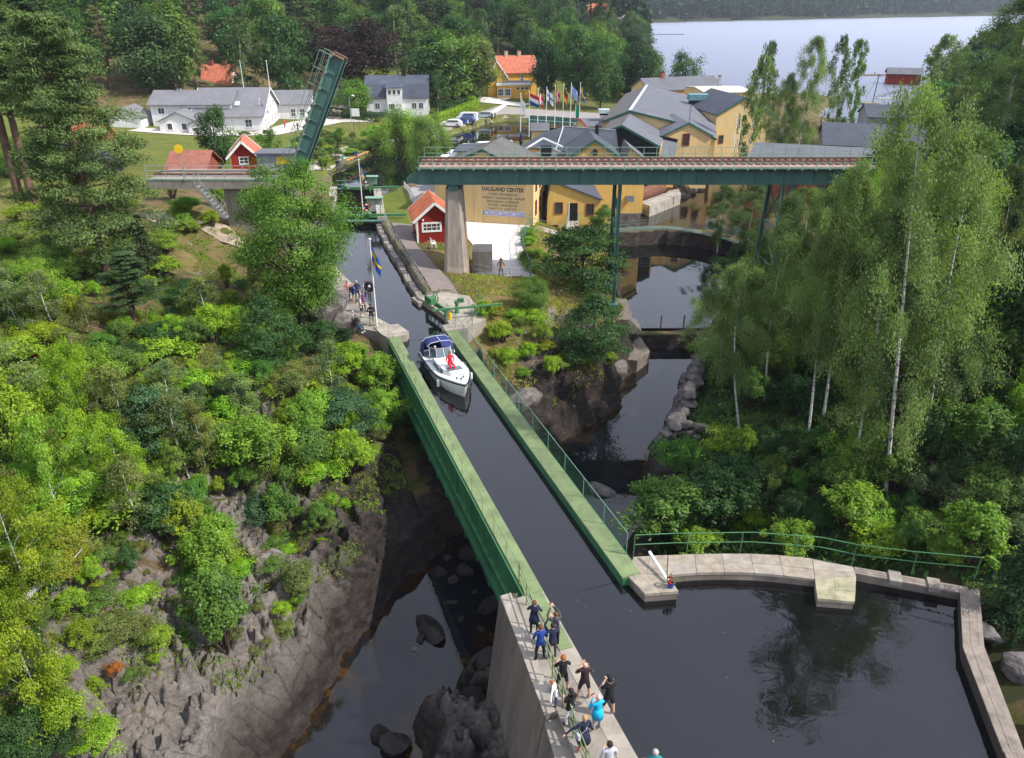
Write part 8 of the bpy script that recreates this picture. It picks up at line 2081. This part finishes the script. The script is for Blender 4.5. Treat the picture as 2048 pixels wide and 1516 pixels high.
# --- shrubs on the left hillside, the bigger ones
SH = [('upright', 430, 690, 600, 'lime', "bright lime sapling bush standing clear below the maple", 75), ('shrub', 330, 700, 640, 'dark', "dark leafy bush below the small pine", 110), ('shrub', 240, 760, 690, 'mid', "mid green bush left below the small pine", 100),
      ('upright', 60, 960, 720, 'lime', "tall bright lime bush at the left edge", 130), ('bush_birch', 170, 900, 700, 'lime', "yellow green bush in the upper left of the hillside", 130), ('bush_birch', 130, 1060, 840, 'bright', "leafy young tree at the left with thin stems", 150),
      ('bush_birch', 250, 990, 830, 'lime', "yellowish lime bush beside the bluish layered bush", 120), ('shrub', 400, 930, 840, 'mid', "green bush right of the bluish layered bush", 120), ('shrub', 440, 930, 860, 'blue', "round blue green bush in the middle of the hillside", 70),
      ('upright', 520, 960, 820, 'bright', "fresh green bush mass right of the round blue green one", 130), ('shrub', 620, 950, 850, 'mid', "dense green bush above the dark rock shelf", 130), ('upright', 700, 960, 850, 'lime', "lime bush at the edge above the gorge", 90),
      ('shrub', 520, 1060, 990, 'blue', "dark bluish bush on the ridge above the cliff", 100), ('upright', 560, 1060, 960, 'mid', "green bush beside the bluish one on the ridge", 80), ('shrub', 330, 1070, 960, 'dark', "dark green bush above the bare rocky patch", 130),
      ('upright', 430, 1160, 1030, 'bright', "bright leafy bush on the cliff, upper of two", 110), ('upright', 455, 1300, 1130, 'mid', "fresh green bush hanging on the grey cliff, lower of two", 130), ('shrub', 262, 1140, 1090, 'dark', "small dark round bush beside the bare rocky patch", 60),
      ('upright', 190, 1170, 1110, 'lime', "little lime bush by the fallen birch trunk", 60), ('bush_birch', 60, 1190, 960, 'yellow', "yellow leaved birch bush at the left edge above the fallen trunk", 170), ('bush_birch', 90, 1420, 1200, 'yellow', "large yellow leaved bush at the lower left corner", 190),
      ('bush_birch', 20, 1380, 1160, 'yellow', "yellow leaved bush at the left edge below the fallen trunk", 130), ('shrub', 150, 1480, 1380, 'lime', "lime bush at the foot of the yellow leaved one at lower left", 110), ('shrub', 60, 1516, 1430, 'dark', "dark bush in the bottom left corner", 110),
      ('upright', 700, 760, 680, 'lime', "lime bush right under the terrace front", 90), ('shrub', 640, 700, 640, 'dark', "dark bush beneath the terrace's bedrock hump", 80), ('upright', 760, 800, 700, 'bright', "light green bush against the aqueduct's left end", 90), ('shrub', 590, 800, 740, 'olive', "olive bush in mid slope left of the aqueduct end", 80),
      ('shrub', 250, 1290, 1230, 'olive', "dull olive mat of low bush on the lower slope", 110), ('shrub', 255, 1128, 1112, 'rust', "small rust orange bush beside the dark round one", 30), ('shrub', 232, 1350, 1325, 'rust', "small rust orange bush above the grey cliff", 34), ('shrub', 70, 720, 690, 'rust', "rust red dying bush high at the left", 40),
      ('fern', 590, 1215, 1190, 'lime', "small lime tuft on the light grey rock rib", 26), ('shrub', 600, 1190, 1120, 'olive', "yellowish bush on the rock rib above the cliff", 80), ('upright', 640, 1060, 1000, 'mid', "green bush between the two rock ledges", 60)]
for kind, px, py, top, c, lb, wp in SH: at_px(kind, px, py, top, jit(C[c], .05), lb, wpx=wp, idx=0 if kind == 'fern' else None)
# every plant of a thicket gets a label of its own: look, then what it stands beside
LM = [(200,300,"biggest Scots pine"),(270,600,"small bare trunked pine"),(590,470,"spreading maple"),(430,650,"bright lime sapling bush below the maple"),(545,660,"dark layered bush below the maple"),(310,840,"bluish layered bush"),(440,895,"round blue green bush"),(690,830,"grey green layered bush"),(520,1025,"dark bluish ridge bush"),
 (455,1220,"fresh green cliff bush"),(262,1115,"dark round bush by the rocky patch"),(90,1205,"fallen birch trunk"),(60,1090,"yellow birch bush"),(90,1330,"yellow corner bush"),(60,840,"tall lime bush at the left edge"),(70,705,"rust red dying bush"),(232,1338,"rust orange cliff bush"),(50,395,"left pair of pines"),(440,360,"bridge abutment"),(720,610,"terrace spectators"),(785,720,"aqueduct's far end"),(880,900,"aqueduct's left girder"),
 (1000,720,"netting fence"),(1062,585,"round bush below the yard"),(1165,510,"upper layered elm"),(1185,650,"lower layered elm"),(1240,690,"stone plinth"),(1180,760,"large pale rock"),(985,608,"green boom"),(1050,490,"yard's wire fence"),(1390,860,"dry stone wall"),(1330,1010,"rounded bush nearest the aqueduct"),(1420,1000,"dark bush behind the quay"),(1480,1120,"curved stone quay"),(1670,1160,"jutting quay block"),(1930,1230,"boardwalk"),(1480,700,"slender birch"),(1615,650,"close birch pair"),(1705,700,"brown trunked birch"),(1775,850,"great birch's trunk"),(1800,450,"great birch's crown"),(1570,520,"bright birch under the girder"),(1550,460,"brick warehouse"),(1990,250,"huge dark birch"),(2020,1120,"dark spruce at the right edge"),(1960,620,"light layered tree at the right edge"),(1580,340,"girder's right end"),
 (350,200,"hotel wing"),(490,220,"hotel hall"),(433,160,"red roofed villa"),(575,110,"large dark tree by the hotel"),(716,120,"copper beech"),(800,100,"tall weeping birch"),(905,130,"tallest dark crown"),(795,200,"gambrel house"),(1030,150,"ochre house"),(825,25,"red hill house"),(1195,40,"pink house"),(1235,65,"lakeside white houses"),(1150,140,"harbour flags"),(1268,140,"dark dense lakeside tree"),(640,220,"bascule leaf"),(700,300,"quay promenade bench"),(1810,140,"boathouse"),(1690,270,"grey shed"),(90,300,"orange roofed barn"),(355,110,"weeping birch above the hotel"),(640,130,"lane"),(1340,68,"breakwater"),(960,75,"smaller copper tree"),(1090,45,"small white house by the pink one"),(1400,100,"lone round lakeside tree"),(100,150,"left pines' crowns"),(250,20,"biggest pine's top"),(500,60,"hill above the villa")]
_used = set()
def autolabel(look, x, y, z, h):
    d = Vector((x, y, z+h*.5-H)); zf = d.y*math.cos(TH)-d.z*math.sin(TH); u = d.y*math.sin(TH)+d.z*math.cos(TH); px, py = 1024+F*d.x/zf, 758-F*u/zf
    size = ('little ', '', 'big ')[int(h*F/zf > 55) + int(h*F/zf > 110)]
    for a, b_, ph in sorted(LM, key=lambda q: (q[0]-px)**2+(q[1]-py)**2)[:9]:
        dx, dy = px-a, py-b_; r = math.hypot(dx, dy)
        if abs(dx) > 1.6*abs(dy): w_ = 'left of' if dx < 0 else 'right of'
        elif abs(dy) > 1.6*abs(dx): w_ = 'behind' if dy < 0 else 'below'
        else: w_ = ('behind and ' if dy < 0 else 'below and ')+('left of' if dx < 0 else 'right of')
        far_ = 'close ' if r < 55 else ('' if r < 140 else 'well ')
        s = size+look+' standing '+far_+w_+' the '+ph
        if s not in _used and len(s.split()) <= 16: _used.add(s); return s
    for n in ('second ', 'third ', 'fourth ', 'fifth ', 'sixth ', 'seventh ', 'eighth '):
        s2 = n+s
        if s2 not in _used: _used.add(s2); return s2
    return s
# fill by area of the picture's ground, each kind its own group
def in_poly(px, py, poly):
    c = False
    for i in range(len(poly)):
        (ax, ay), (bx, by) = poly[i-1], poly[i]
        if (ay > py) != (by > py) and px < (bx-ax)*(py-ay)/(by-ay)+ax: c = not c
    return c
def fill(poly, n, kinds, labels, hr, mind=40, excl=(), seed=1):
    rnd = random.Random(seed); pts = []; tries = 0
    xs = [p[0] for p in poly]; ys = [p[1] for p in poly]
    while len(pts) < n and tries < n*60:
        tries += 1; px, py = rnd.uniform(min(xs), max(xs)), rnd.uniform(min(ys), max(ys))
        if not in_poly(px, py, poly) or any(in_poly(px, py, e) for e in excl): continue
        md = mind*(.55+py/1500)
        if any((px-a)**2+(py-b_)**2 < md*md for a, b_ in pts): continue
        pts.append((px, py)); kind, c = rnd.choice(kinds); g = hit(px, py)
        if g is None: continue
        plant(kind, g.x, g.y, g.z-.05, (hh_ := rnd.uniform(*hr)*(1.7 if kind in ('upright', 'bush_birch') else 3.0 if kind == 'sapling' else 1)), jit(C[c], .15), autolabel(WH[c]+{'shrub': ' leafy shrub', 'upright': ' upright bush', 'sapling': ' thin birch sapling', 'fern': ' low ferny bush', 'bush_birch': ' bushy young birch', 'young_spruce': ' young spruce', 'layer': ' bush'}[kind], g.x, g.y, g.z, hh_), 'plants '+labels, wf=rnd.uniform(.75, 1.6))
LHILL = [(0, 590), (120, 620), (200, 640), (330, 640), (440, 560), (520, 640), (640, 690), (740, 720), (785, 830), (745, 930), (640, 985), (560, 1010), (470, 1030), (430, 1090), (470, 1180), (330, 1080), (210, 1060), (140, 1150), (60, 1180), (0, 1160)]
WH = {}
for c, w_ in (('lime', 'lime green'), ('bright', 'fresh green'), ('mid', 'mid green'), ('dark', 'dark green'), ('yellow', 'yellow green'), ('olive', 'olive green'), ('blue', 'blue green'), ('birch', 'pale green'), ('deep', 'deep green'), ('birchd', 'dull green')):
    WH[c] = w_
def lab(where, short): return where
K1 = [('shrub', 'lime'), ('bush_birch', 'lime'), ('upright', 'lime'), ('shrub', 'bright'), ('bush_birch', 'bright'), ('fern', 'lime'), ('shrub', 'mid'), ('upright', 'lime'), ('upright', 'bright'), ('shrub', 'bright'), ('upright', 'mid'), ('shrub', 'yellow'), ('shrub', 'dark'), ('fern', 'lime'), ('sapling', 'birch'), ('sapling', 'olive'), ('shrub', 'olive'), ('upright', 'yellow')]
fill(LHILL, 210, K1, lab("covering the left hillside", "on the left hillside"), (.6, 1.8), 19, seed=4)
LLOW = [(0, 1180), (110, 1180), (190, 1260), (180, 1330), (200, 1400), (210, 1516), (0, 1516)]
fill(LLOW, 22, [('shrub', 'yellow'), ('upright', 'yellow'), ('shrub', 'lime'), ('shrub', 'mid'), ('shrub', 'dark')], lab("at the lower left corner", "at the lower left corner"), (.7, 1.5), 42, seed=5)
LROCK = [(200, 1080), (330, 1090), (450, 1180), (560, 1020), (700, 990), (680, 1060), (600, 1120), (600, 1230), (500, 1330), (330, 1320), (210, 1400), (180, 1290)]
fill(LROCK, 64, [('fern', 'olive'), ('fern', 'lime'), ('shrub', 'olive'), ('fern', 'mid')], lab("scattered on the bare rock of the left cliff", "on the left cliff"), (.25, .75), 22, seed=6)
LTOP = [(0, 560), (0, 430), (60, 440), (120, 400), (330, 430), (400, 400), (480, 420), (460, 470), (340, 470), (330, 540), (400, 520), (330, 600), (180, 600)]
fill(LTOP, 34, [('shrub', 'lime'), ('shrub', 'bright'), ('shrub', 'mid'), ('upright', 'lime'), ('fern', 'yellow')], lab("around the big pine's foot", "around the big pine"), (.7, 1.7), 26, seed=7)
fill([(340, 380), (480, 372), (560, 420), (480, 470), (360, 470)], 14, [('shrub', 'lime'), ('upright', 'lime'), ('shrub', 'bright')], lab("below the bridge abutment", "below the abutment"), (1.0, 1.9), 22, seed=8)
fill([(480, 560), (640, 640), (720, 700), (640, 720), (500, 650)], 14, [('shrub', 'deep'), ('shrub', 'dark'), ('upright', 'mid')], lab("under the spreading maple", "under the maple"), (.8, 1.8), 26, seed=9)
fill([(770, 740), (800, 760), (890, 880), (880, 930), (800, 900), (760, 830)], 16, [('shrub', 'deep'), ('shrub', 'dark'), ('fern', 'mid'), ('upright', 'dark')], 'under the aqueduct end', (.8, 1.7), 20, seed=21)
SPIT = [(950, 640), (1010, 625), (1060, 640), (1110, 660), (1130, 720), (1110, 760), (1060, 790), (1010, 740), (965, 690)]
fill(SPIT, 22, [('shrub', 'lime'), ('shrub', 'bright'), ('shrub', 'yellow'), ('upright', 'lime'), ('fern', 'lime'), ('shrub', 'mid')], lab("on the spit beside the netting fence", "on the spit"), (.6, 1.3), 17, seed=10)
fill([(1050, 470), (1090, 460), (1110, 520), (1080, 560), (1050, 540)], 8, [('shrub', 'lime'), ('shrub', 'bright'), ('shrub', 'mid')], lab("right of the gravel yard's fence", "right of the yard"), (.8, 1.4), 16, seed=11)
fill([(1120, 690), (1180, 700), (1230, 720), (1200, 745), (1140, 750)], 6, [('shrub', 'mid'), ('layer', 'dark') if False else ('shrub', 'dark'), ('fern', 'lime')], lab("on the rock above the river's left edge", "above the river's left edge"), (.5, 1.0), 20, seed=12)
# right bank understorey
RB1 = [(1300, 1010), (1400, 930), (1470, 900), (1600, 920), (1760, 1000), (1900, 1080), (1960, 1140), (1700, 1085), (1500, 1060), (1340, 1075)]
fill(RB1, 44, [('shrub', 'mid'), ('shrub', 'dark'), ('upright', 'mid'), ('upright', 'dark'), ('shrub', 'bright'), ('fern', 'lime'), ('upright', 'bright')], lab("behind the curved stone quay", "behind the curved quay"), (1.0, 2.2), 36, seed=13)
RB2 = [(1440, 700), (1560, 640), (1700, 700), (1900, 640), (2048, 560), (2048, 1100), (1950, 1080), (1760, 980), (1600, 890), (1500, 880), (1430, 800)]
fill(RB2, 84, [('shrub', 'dark'), ('upright', 'dark'), ('shrub', 'deep'), ('upright', 'mid'), ('shrub', 'mid'), ('upright', 'bright'), ('shrub', 'birchd')], lab("on the dark right bank under the birches", "on the right bank"), (1.5, 3.2), 36, seed=14)
RB3 = [(1960, 1090), (2048, 1080), (2048, 1330), (1985, 1250)]
fill(RB3, 10, [('shrub', 'deep'), ('shrub', 'dark'), ('young_spruce', 'deep'), ('shrub', 'olive')], lab("beside the boardwalk at the right edge", "beside the boardwalk"), (.8, 2.0), 36, seed=15)
for px, py, top, c, lb, wp in ((1330, 1080, 950, 'mid', "rounded green bush on the right bank nearest the aqueduct's near end", 150), (1420, 1060, 930, 'dark', "dark green bush right of the rounded one behind the quay", 150), (1385, 1110, 1050, 'bright', "light green weeds just behind the curved quay's left part", 110), (1580, 1110, 1040, 'bright', "light green sapling bush behind the curved quay's middle", 90), (1700, 1060, 960, 'bright', "bright layered bush below the great birch's foot", 120), (1960, 700, 560, 'bright', "light green layered tree at the right edge", 180), (2020, 1240, 1010, 'deep', "dark spruce at the right edge above the boardwalk", 170)):
    at_px('young_spruce' if c == 'deep' else 'upright', px, py, top, C[c], lb, wpx=wp)
fill([(1440, 560), (1500, 520), (1640, 560), (1700, 640), (1560, 660), (1460, 640)], 22, [('upright', 'mid'), ('upright', 'bright'), ('shrub', 'dark'), ('upright', 'dark')], lab("under the railway bridge's right end", "under the bridge's right end"), (1.5, 3.2), 26, seed=16)
fill([(1700, 320), (1900, 300), (2048, 330), (2048, 560), (1900, 560), (1750, 520)], 26, [('upright', 'dark'), ('upright', 'deep'), ('shrub', 'mid')], lab("behind the great birch on the right slope", "behind the great birch"), (2.5, 4.5), 36, seed=17)
# hedges and harbour slope
def hedge(label, pts, h, w, col, seed):
    g = np.random.default_rng(seed); P = []; NR = []
    for a, c in zip(pts, pts[1:]):
        L_ = math.dist(a[:2], c[:2]); n = int(L_*170); t = g.uniform(0, 1, n); u = g.uniform(-.5, .5, n); v = g.uniform(0, 1, n)
        k = g.integers(0, 3, n); u = np.where(k == 0, np.sign(u)*.5, u); v = np.where(k == 1, 1, v)
        d = np.array([c[0]-a[0], c[1]-a[1]])/L_; x = a[0]+d[0]*L_*t - d[1]*u*w; y = a[1]+d[1]*L_*t + d[0]*u*w
        z = np.array([gz(p, q) for p, q in zip(x, y)]) + v*h
        P.append(np.stack([x, y, z], 1)); NR.append(np.stack([-d[1]*u*2, d[0]*u*2, v], 1))
    P = np.concatenate(P)+g.normal(0, .08, (sum(map(len, P)), 3)); V, v = leaf_arrays(P, .34, np.concatenate(NR), .5, .6, None, g)
    o = link("hedge", quad_mesh("hedge", V, v, LEAF)); o.color = (*col, 1); return tag(o, label, "hedge")
hedge("bright clipped hedge curving round the car park below the gambrel house", [(-17.5, 166.5), (-14, 176), (-8.5, 189), (-10, 193)], 2.2, 2.0, C['lime'], 1)
hedge("dark clipped hedge behind the bright hedge at the car park", [(-17, 186), (-9.5, 193), (-12, 197)], 1.8, 1.6, C['dark'], 2)
hedge("long dark hedge along the lawn before the white garage and gambrel house", [(-48, 178), (-38, 176), (-28, 172)], 1.8, 1.4, C['dark'], 3)
fill([(600, 285), (760, 268), (770, 300), (690, 315), (640, 345), (600, 330)], 34, [('shrub', 'mid'), ('shrub', 'bright'), ('shrub', 'olive'), ('upright', 'mid'), ('fern', 'lime')], lab("on the green slope above the quay promenade", "above the promenade"), (1.2, 2.6), 15, seed=18)
fill([(480, 270), (540, 270), (530, 285), (480, 282)], 4, [('shrub', 'mid')], lab("below the hotel's front wall", "below the hotel"), (1.0, 1.6), 12, seed=19)

# --- the wooded hills behind: individual trees, nearest first
HOUSES = [(-70, 157, 22), (-55, 162, 12), (-73, 192, 9), (-26, 182, 12), (0, 207, 12), (-40, 186, 9), (-10, 170, 26), (10, 180, 24), (-38, 182, 8), (-42, 200, 7), (-46, 213, 6)]
def blocked(x, y):
    if any((x-a)**2+(y-b_)**2 < r*r for a, b_, r in HOUSES): return True
    X, Y = np.array([x]), np.array([y])
    return sdf(LAKE, X, Y)[0] < 3 or sdf(BASIN, X, Y)[0] < 6 or sdf(RIVUP, X, Y)[0] < 4
FARL = {'pine_far': "tall pine", 'spruce_far': "dark spruce", 'broad_far': "rounded broadleaf tree", 'birch_far': "loose birch"}
def wood(xr, yr, n, kinds, hr, where, mind, seed, vis=None):
    rnd = random.Random(seed); pts = []; tr_ = 0
    while len(pts) < n and tr_ < n*50:
        tr_ += 1; x, y = rnd.uniform(*xr), rnd.uniform(*yr)
        if blocked(x, y) or any((x-a)**2+(y-b_)**2 < mind*mind for a, b_ in pts): continue
        z = gz(x, y); h = rnd.uniform(*hr)
        d = Vector((x, y, z+h*.5-H)); zf = d.y*math.cos(TH)-d.z*math.sin(TH); u = F*d.x/zf
        if abs(u) > 1150: continue
        if vis and not vis(u+1024, x, y): continue
        pts.append((x, y)); kind, c = rnd.choice(kinds)
        plant(kind, x, y, z-.2, h, jit(C[c], .2), autolabel({'pined': 'deep green ', 'far': 'dull green ', 'mid': 'fresh green ', 'dark': 'dark green '}.get(c, '')+FARL[kind], x, y, z, h), FARL[kind]+"s "+where, wf=rnd.uniform(.85, 1.2))
CON = [('pine_far', 'pined'), ('pine_far', 'pine'), ('pine_far', 'far'), ('spruce_far', 'spruce'), ('broad_far', 'dark'), ('broad_far', 'mid')]
MIX = [('broad_far', 'dark'), ('broad_far', 'far'), ('broad_far', 'mid'), ('pine_far', 'far'), ('spruce_far', 'spruce'), ('birch_far', 'birchd')]
wood((-125, -68), (165, 205), 22, CON, (15, 21), "behind the hotel", 6, 31)
wood((-170, -55), (200, 262), 62, CON, (14, 20), "above the hotel", 6.5, 32)
wood((-190, -30), (262, 345), 62, CON+MIX, (14, 20), "high behind the hotel", 8, 33)
wood((-62, -34), (205, 262), 14, MIX, (10, 15), "beside the lane", 6.5, 34)
wood((-34, 30), (232, 300), 44, MIX, (11, 17), "behind the ochre house", 6.5, 35, lambda px, x, y: not (980 < px < 1070 and y < 236))
wood((-50, 62), (300, 398), 62, MIX, (11, 17), "below the red hill house", 8, 36, lambda px, x, y: not (790 < px < 850 and y < 400 and y > 330))
wood((-70, 72), (412, 560), 70, MIX, (12, 18), "around the far houses", 9, 37, lambda px, x, y: not (1160 < px < 1260 and y < 424))
wood((24, 46), (205, 255), 12, [('broad_far', 'dark'), ('broad_far', 'mid')], (9, 13), "by the lake's near shore", 6.5, 38, lambda px, x, y: px < 1290)
wood((56, 110), (108, 150), 16, MIX[:3]+[('birch_far', 'birchd')], (9, 14), "behind the warehouse", 7, 39, lambda px, x, y: px > 1880)
wood((105, 175), (150, 225), 20, MIX, (10, 15), "right of the boathouse", 8, 40, lambda px, x, y: px > 1880)
# far shores: forest past counting
def far_forest(name, xr, yr, n, hr, col, seed, keep):
    g = np.random.default_rng(seed); VV = []; va = []
    x = g.uniform(*xr, n*40); y = g.uniform(*yr, n*40); ok = keep(x, y); x, y = x[ok], y[ok]; sh = sdf(LAKE, x, y) < 28; x = np.r_[x[sh][:n//3], x[~sh][:n-n//3]]; y = np.r_[y[sh][:n//3], y[~sh][:n-n//3]]
    for a, b_ in zip(x, y):
        z = gz(a, b_); h = g.uniform(*hr); w_ = h*g.uniform(.24, .45); k = 26; con = g.random() < .6
        t = g.uniform(.05, 1, k); az = g.uniform(0, 6.28, k); r_ = (w_/2)*((1-t) if con else np.sqrt(np.maximum(0, 1-(2*t-1)**2)))*g.uniform(.5, 1, k)
        VV.append(np.stack([a+np.cos(az)*r_, b_+np.sin(az)*r_, z+h*t], 1)); va.append(np.full(k, g.uniform(.1, .9)))
    P = np.concatenate(VV); V, v = leaf_arrays(P, 4.2, None, .8, .7, np.concatenate(va), g)
    o = link(name, quad_mesh(name, V, v, NEEDLE)); o.color = (*col, 1); return tag(o, kind='stuff')
def keep_far(x, y):
    px = 1024 + F*x/(y*math.cos(TH)+20*math.sin(TH)); return (sdf(LAKE, x, y) > 4) & (px > -60) & (px < 2110)
far_forest("far_shore_forest", (60, 1250), (560, 1750), 3600, (14, 22), (.030, .058, .040), 51, lambda x, y: keep_far(x, y) & (sdf(LAKE, x, y) < 190))
far_forest("hill_forest", (-330, 95), (345, 800), 2600, (14, 20), (.034, .066, .036), 52, lambda x, y: keep_far(x, y) & ~((np.abs(x+45) < 22) & (y > 330) & (y < 420)) & ~((x > 25) & (x < 80) & (y < 450)))
far_forest("right_hill_forest", (130, 620), (200, 520), 900, (11, 16), (.04, .075, .035), 53, lambda x, y: keep_far(x, y) & (sdf(LAKE, x, y) < 120))

# --- low growth nobody could count: grass, weeds, heather
def undergrowth(name, col, n, size, where, seed, aspect=.28, up=.5):
    g = np.random.default_rng(seed); x, y = where(g, n); z = np.array([gz(a, b_) for a, b_ in zip(x, y)])
    P = np.stack([x, y, z + size*.22], 1); tg = np.tile([0, 0, 1.0], (len(x), 1)) + g.normal(0, .5, (len(x), 3))
    nr = g.normal(0, 1, (len(x), 3))*np.array([1, 1, .3]) + np.array([0, -.4, .5])
    patch = fbm(x*.6, y*.6, 3, seed)
    V, v = leaf_arrays(P, size, nr, .4, aspect, np.clip(patch*1.2-.1, 0, 1), g, tg)
    o = link(name, quad_mesh(name, V, v, LEAF)); o.color = (*col, 1); return tag(o, kind='stuff')
def left_slope(g, n, rock=False):
    x = g.uniform(-42, -6, n*4); y = g.uniform(17, 64, n*4); d = sdf(LOWER, x, y); s = (x-AO.x)*AU.x+(y-AO.y)*AU.y; nn = (x-AO.x)*AN.x+(y-AO.y)*AN.y
    pt = fbm(x*.35, y*.35, 4, 61)
    ok = ((d > 1.6) & (d <= 4.5) & (pt > .61)) | ((d > 4.5) & (d < 9) & (pt > .54)) | ((d >= 9) & (pt > .40)); ok &= (nn < -2.0) & ~(sdf(tl, x, y) < .4)
    return x[ok][:n], y[ok][:n]
undergrowth("hillside_weeds", C['lime'], 90000, .17, left_slope, 71)
undergrowth("hillside_herbs", C['mid'], 70000, .17, left_slope, 72, .4)
undergrowth("dry_grass_tufts", (.30, .20, .09), 60000, .17, left_slope, 73, .16)
def spit_(g, n):
    x = g.uniform(-9, 12, n*5); y = g.uniform(50, 90, n*5); ok = (sdf(LOWER, x, y) > 1.2) & (sdf(UPPER, x, y) > .8) & (sdf(YARD, x, y) > .3) & (sdf(CANAL, x, y) > 3.3) & (fbm(x*.5, y*.5, 3, 12) > .42)
    s = (x-AO.x)*AU.x+(y-AO.y)*AU.y; nn = (x-AO.x)*AN.x+(y-AO.y)*AN.y; ok &= ~((s < 29.5) & (nn < 5.2)) & (nn > 6.2-.0*s) | ((y > 60) & (x > -4.2) & (sdf(YARD, x, y) > .3) & (sdf(UPPER, x, y) > .8) & (x < 8))
    return x[ok][:n], y[ok][:n]
undergrowth("spit_dry_grass", (.36, .26, .10), 16000, .28, spit_, 74, .16)
undergrowth("spit_weeds", C['lime'], 9000, .30, spit_, 75)
def right_slope(g, n):
    x = g.uniform(8, 40, n*4); y = g.uniform(20, 66, n*4); ok = (sdf(LOWER, x, y) > 2.0) & (sdf(NEARB, x, y) > 1.6) & ~((y < 27.5) & (x < 20)); return x[ok][:n], y[ok][:n]
undergrowth("right_bank_undergrowth", C['dark'], 34000, .42, right_slope, 76, .5)
undergrowth("right_bank_ferns", C['mid'], 14000, .42, right_slope, 77, .4)

g_ = np.random.default_rng(9); a_ = g_.uniform(-9, 1.5, 22); b_ = g_.uniform(.6, 12, 22); Pf = np.array([tuple(A(p, q, ZC+.012)) for p, q in zip(a_, b_)]); Pf = Pf[sdf(NEARB, Pf[:, 0], Pf[:, 1]) < -.2]
V_, v_ = leaf_arrays(Pf, .06, None, .02, .7, None, g_); o = link("floating_leaves", quad_mesh("floating_leaves", V_, v_, LEAF)); o.color = (.3, .25, .12, 1); tag(o, kind='stuff')
# ------------------------------------------------------------------ air
hz_ = MB(); top = max(70.0, float(GZ.max())+30); hz_.box2((-440, -45, float(GZ.min())-1.5), (1430, 2060, top))
hm = bpy.data.materials.new("air"); hm.use_nodes = True; hm.node_tree.nodes.clear()
pv = hm.node_tree.nodes.new('ShaderNodeVolumePrincipled'); pv.inputs['Color'].default_value = (.80, .88, 1, 1); pv.inputs['Density'].default_value = .00013; pv.inputs['Anisotropy'].default_value = .2
ho_ = hm.node_tree.nodes.new('ShaderNodeOutputMaterial'); hm.node_tree.links.new(pv.outputs[0], ho_.inputs['Volume'])
tag(hz_.build("haze", hm), kind='stuff')
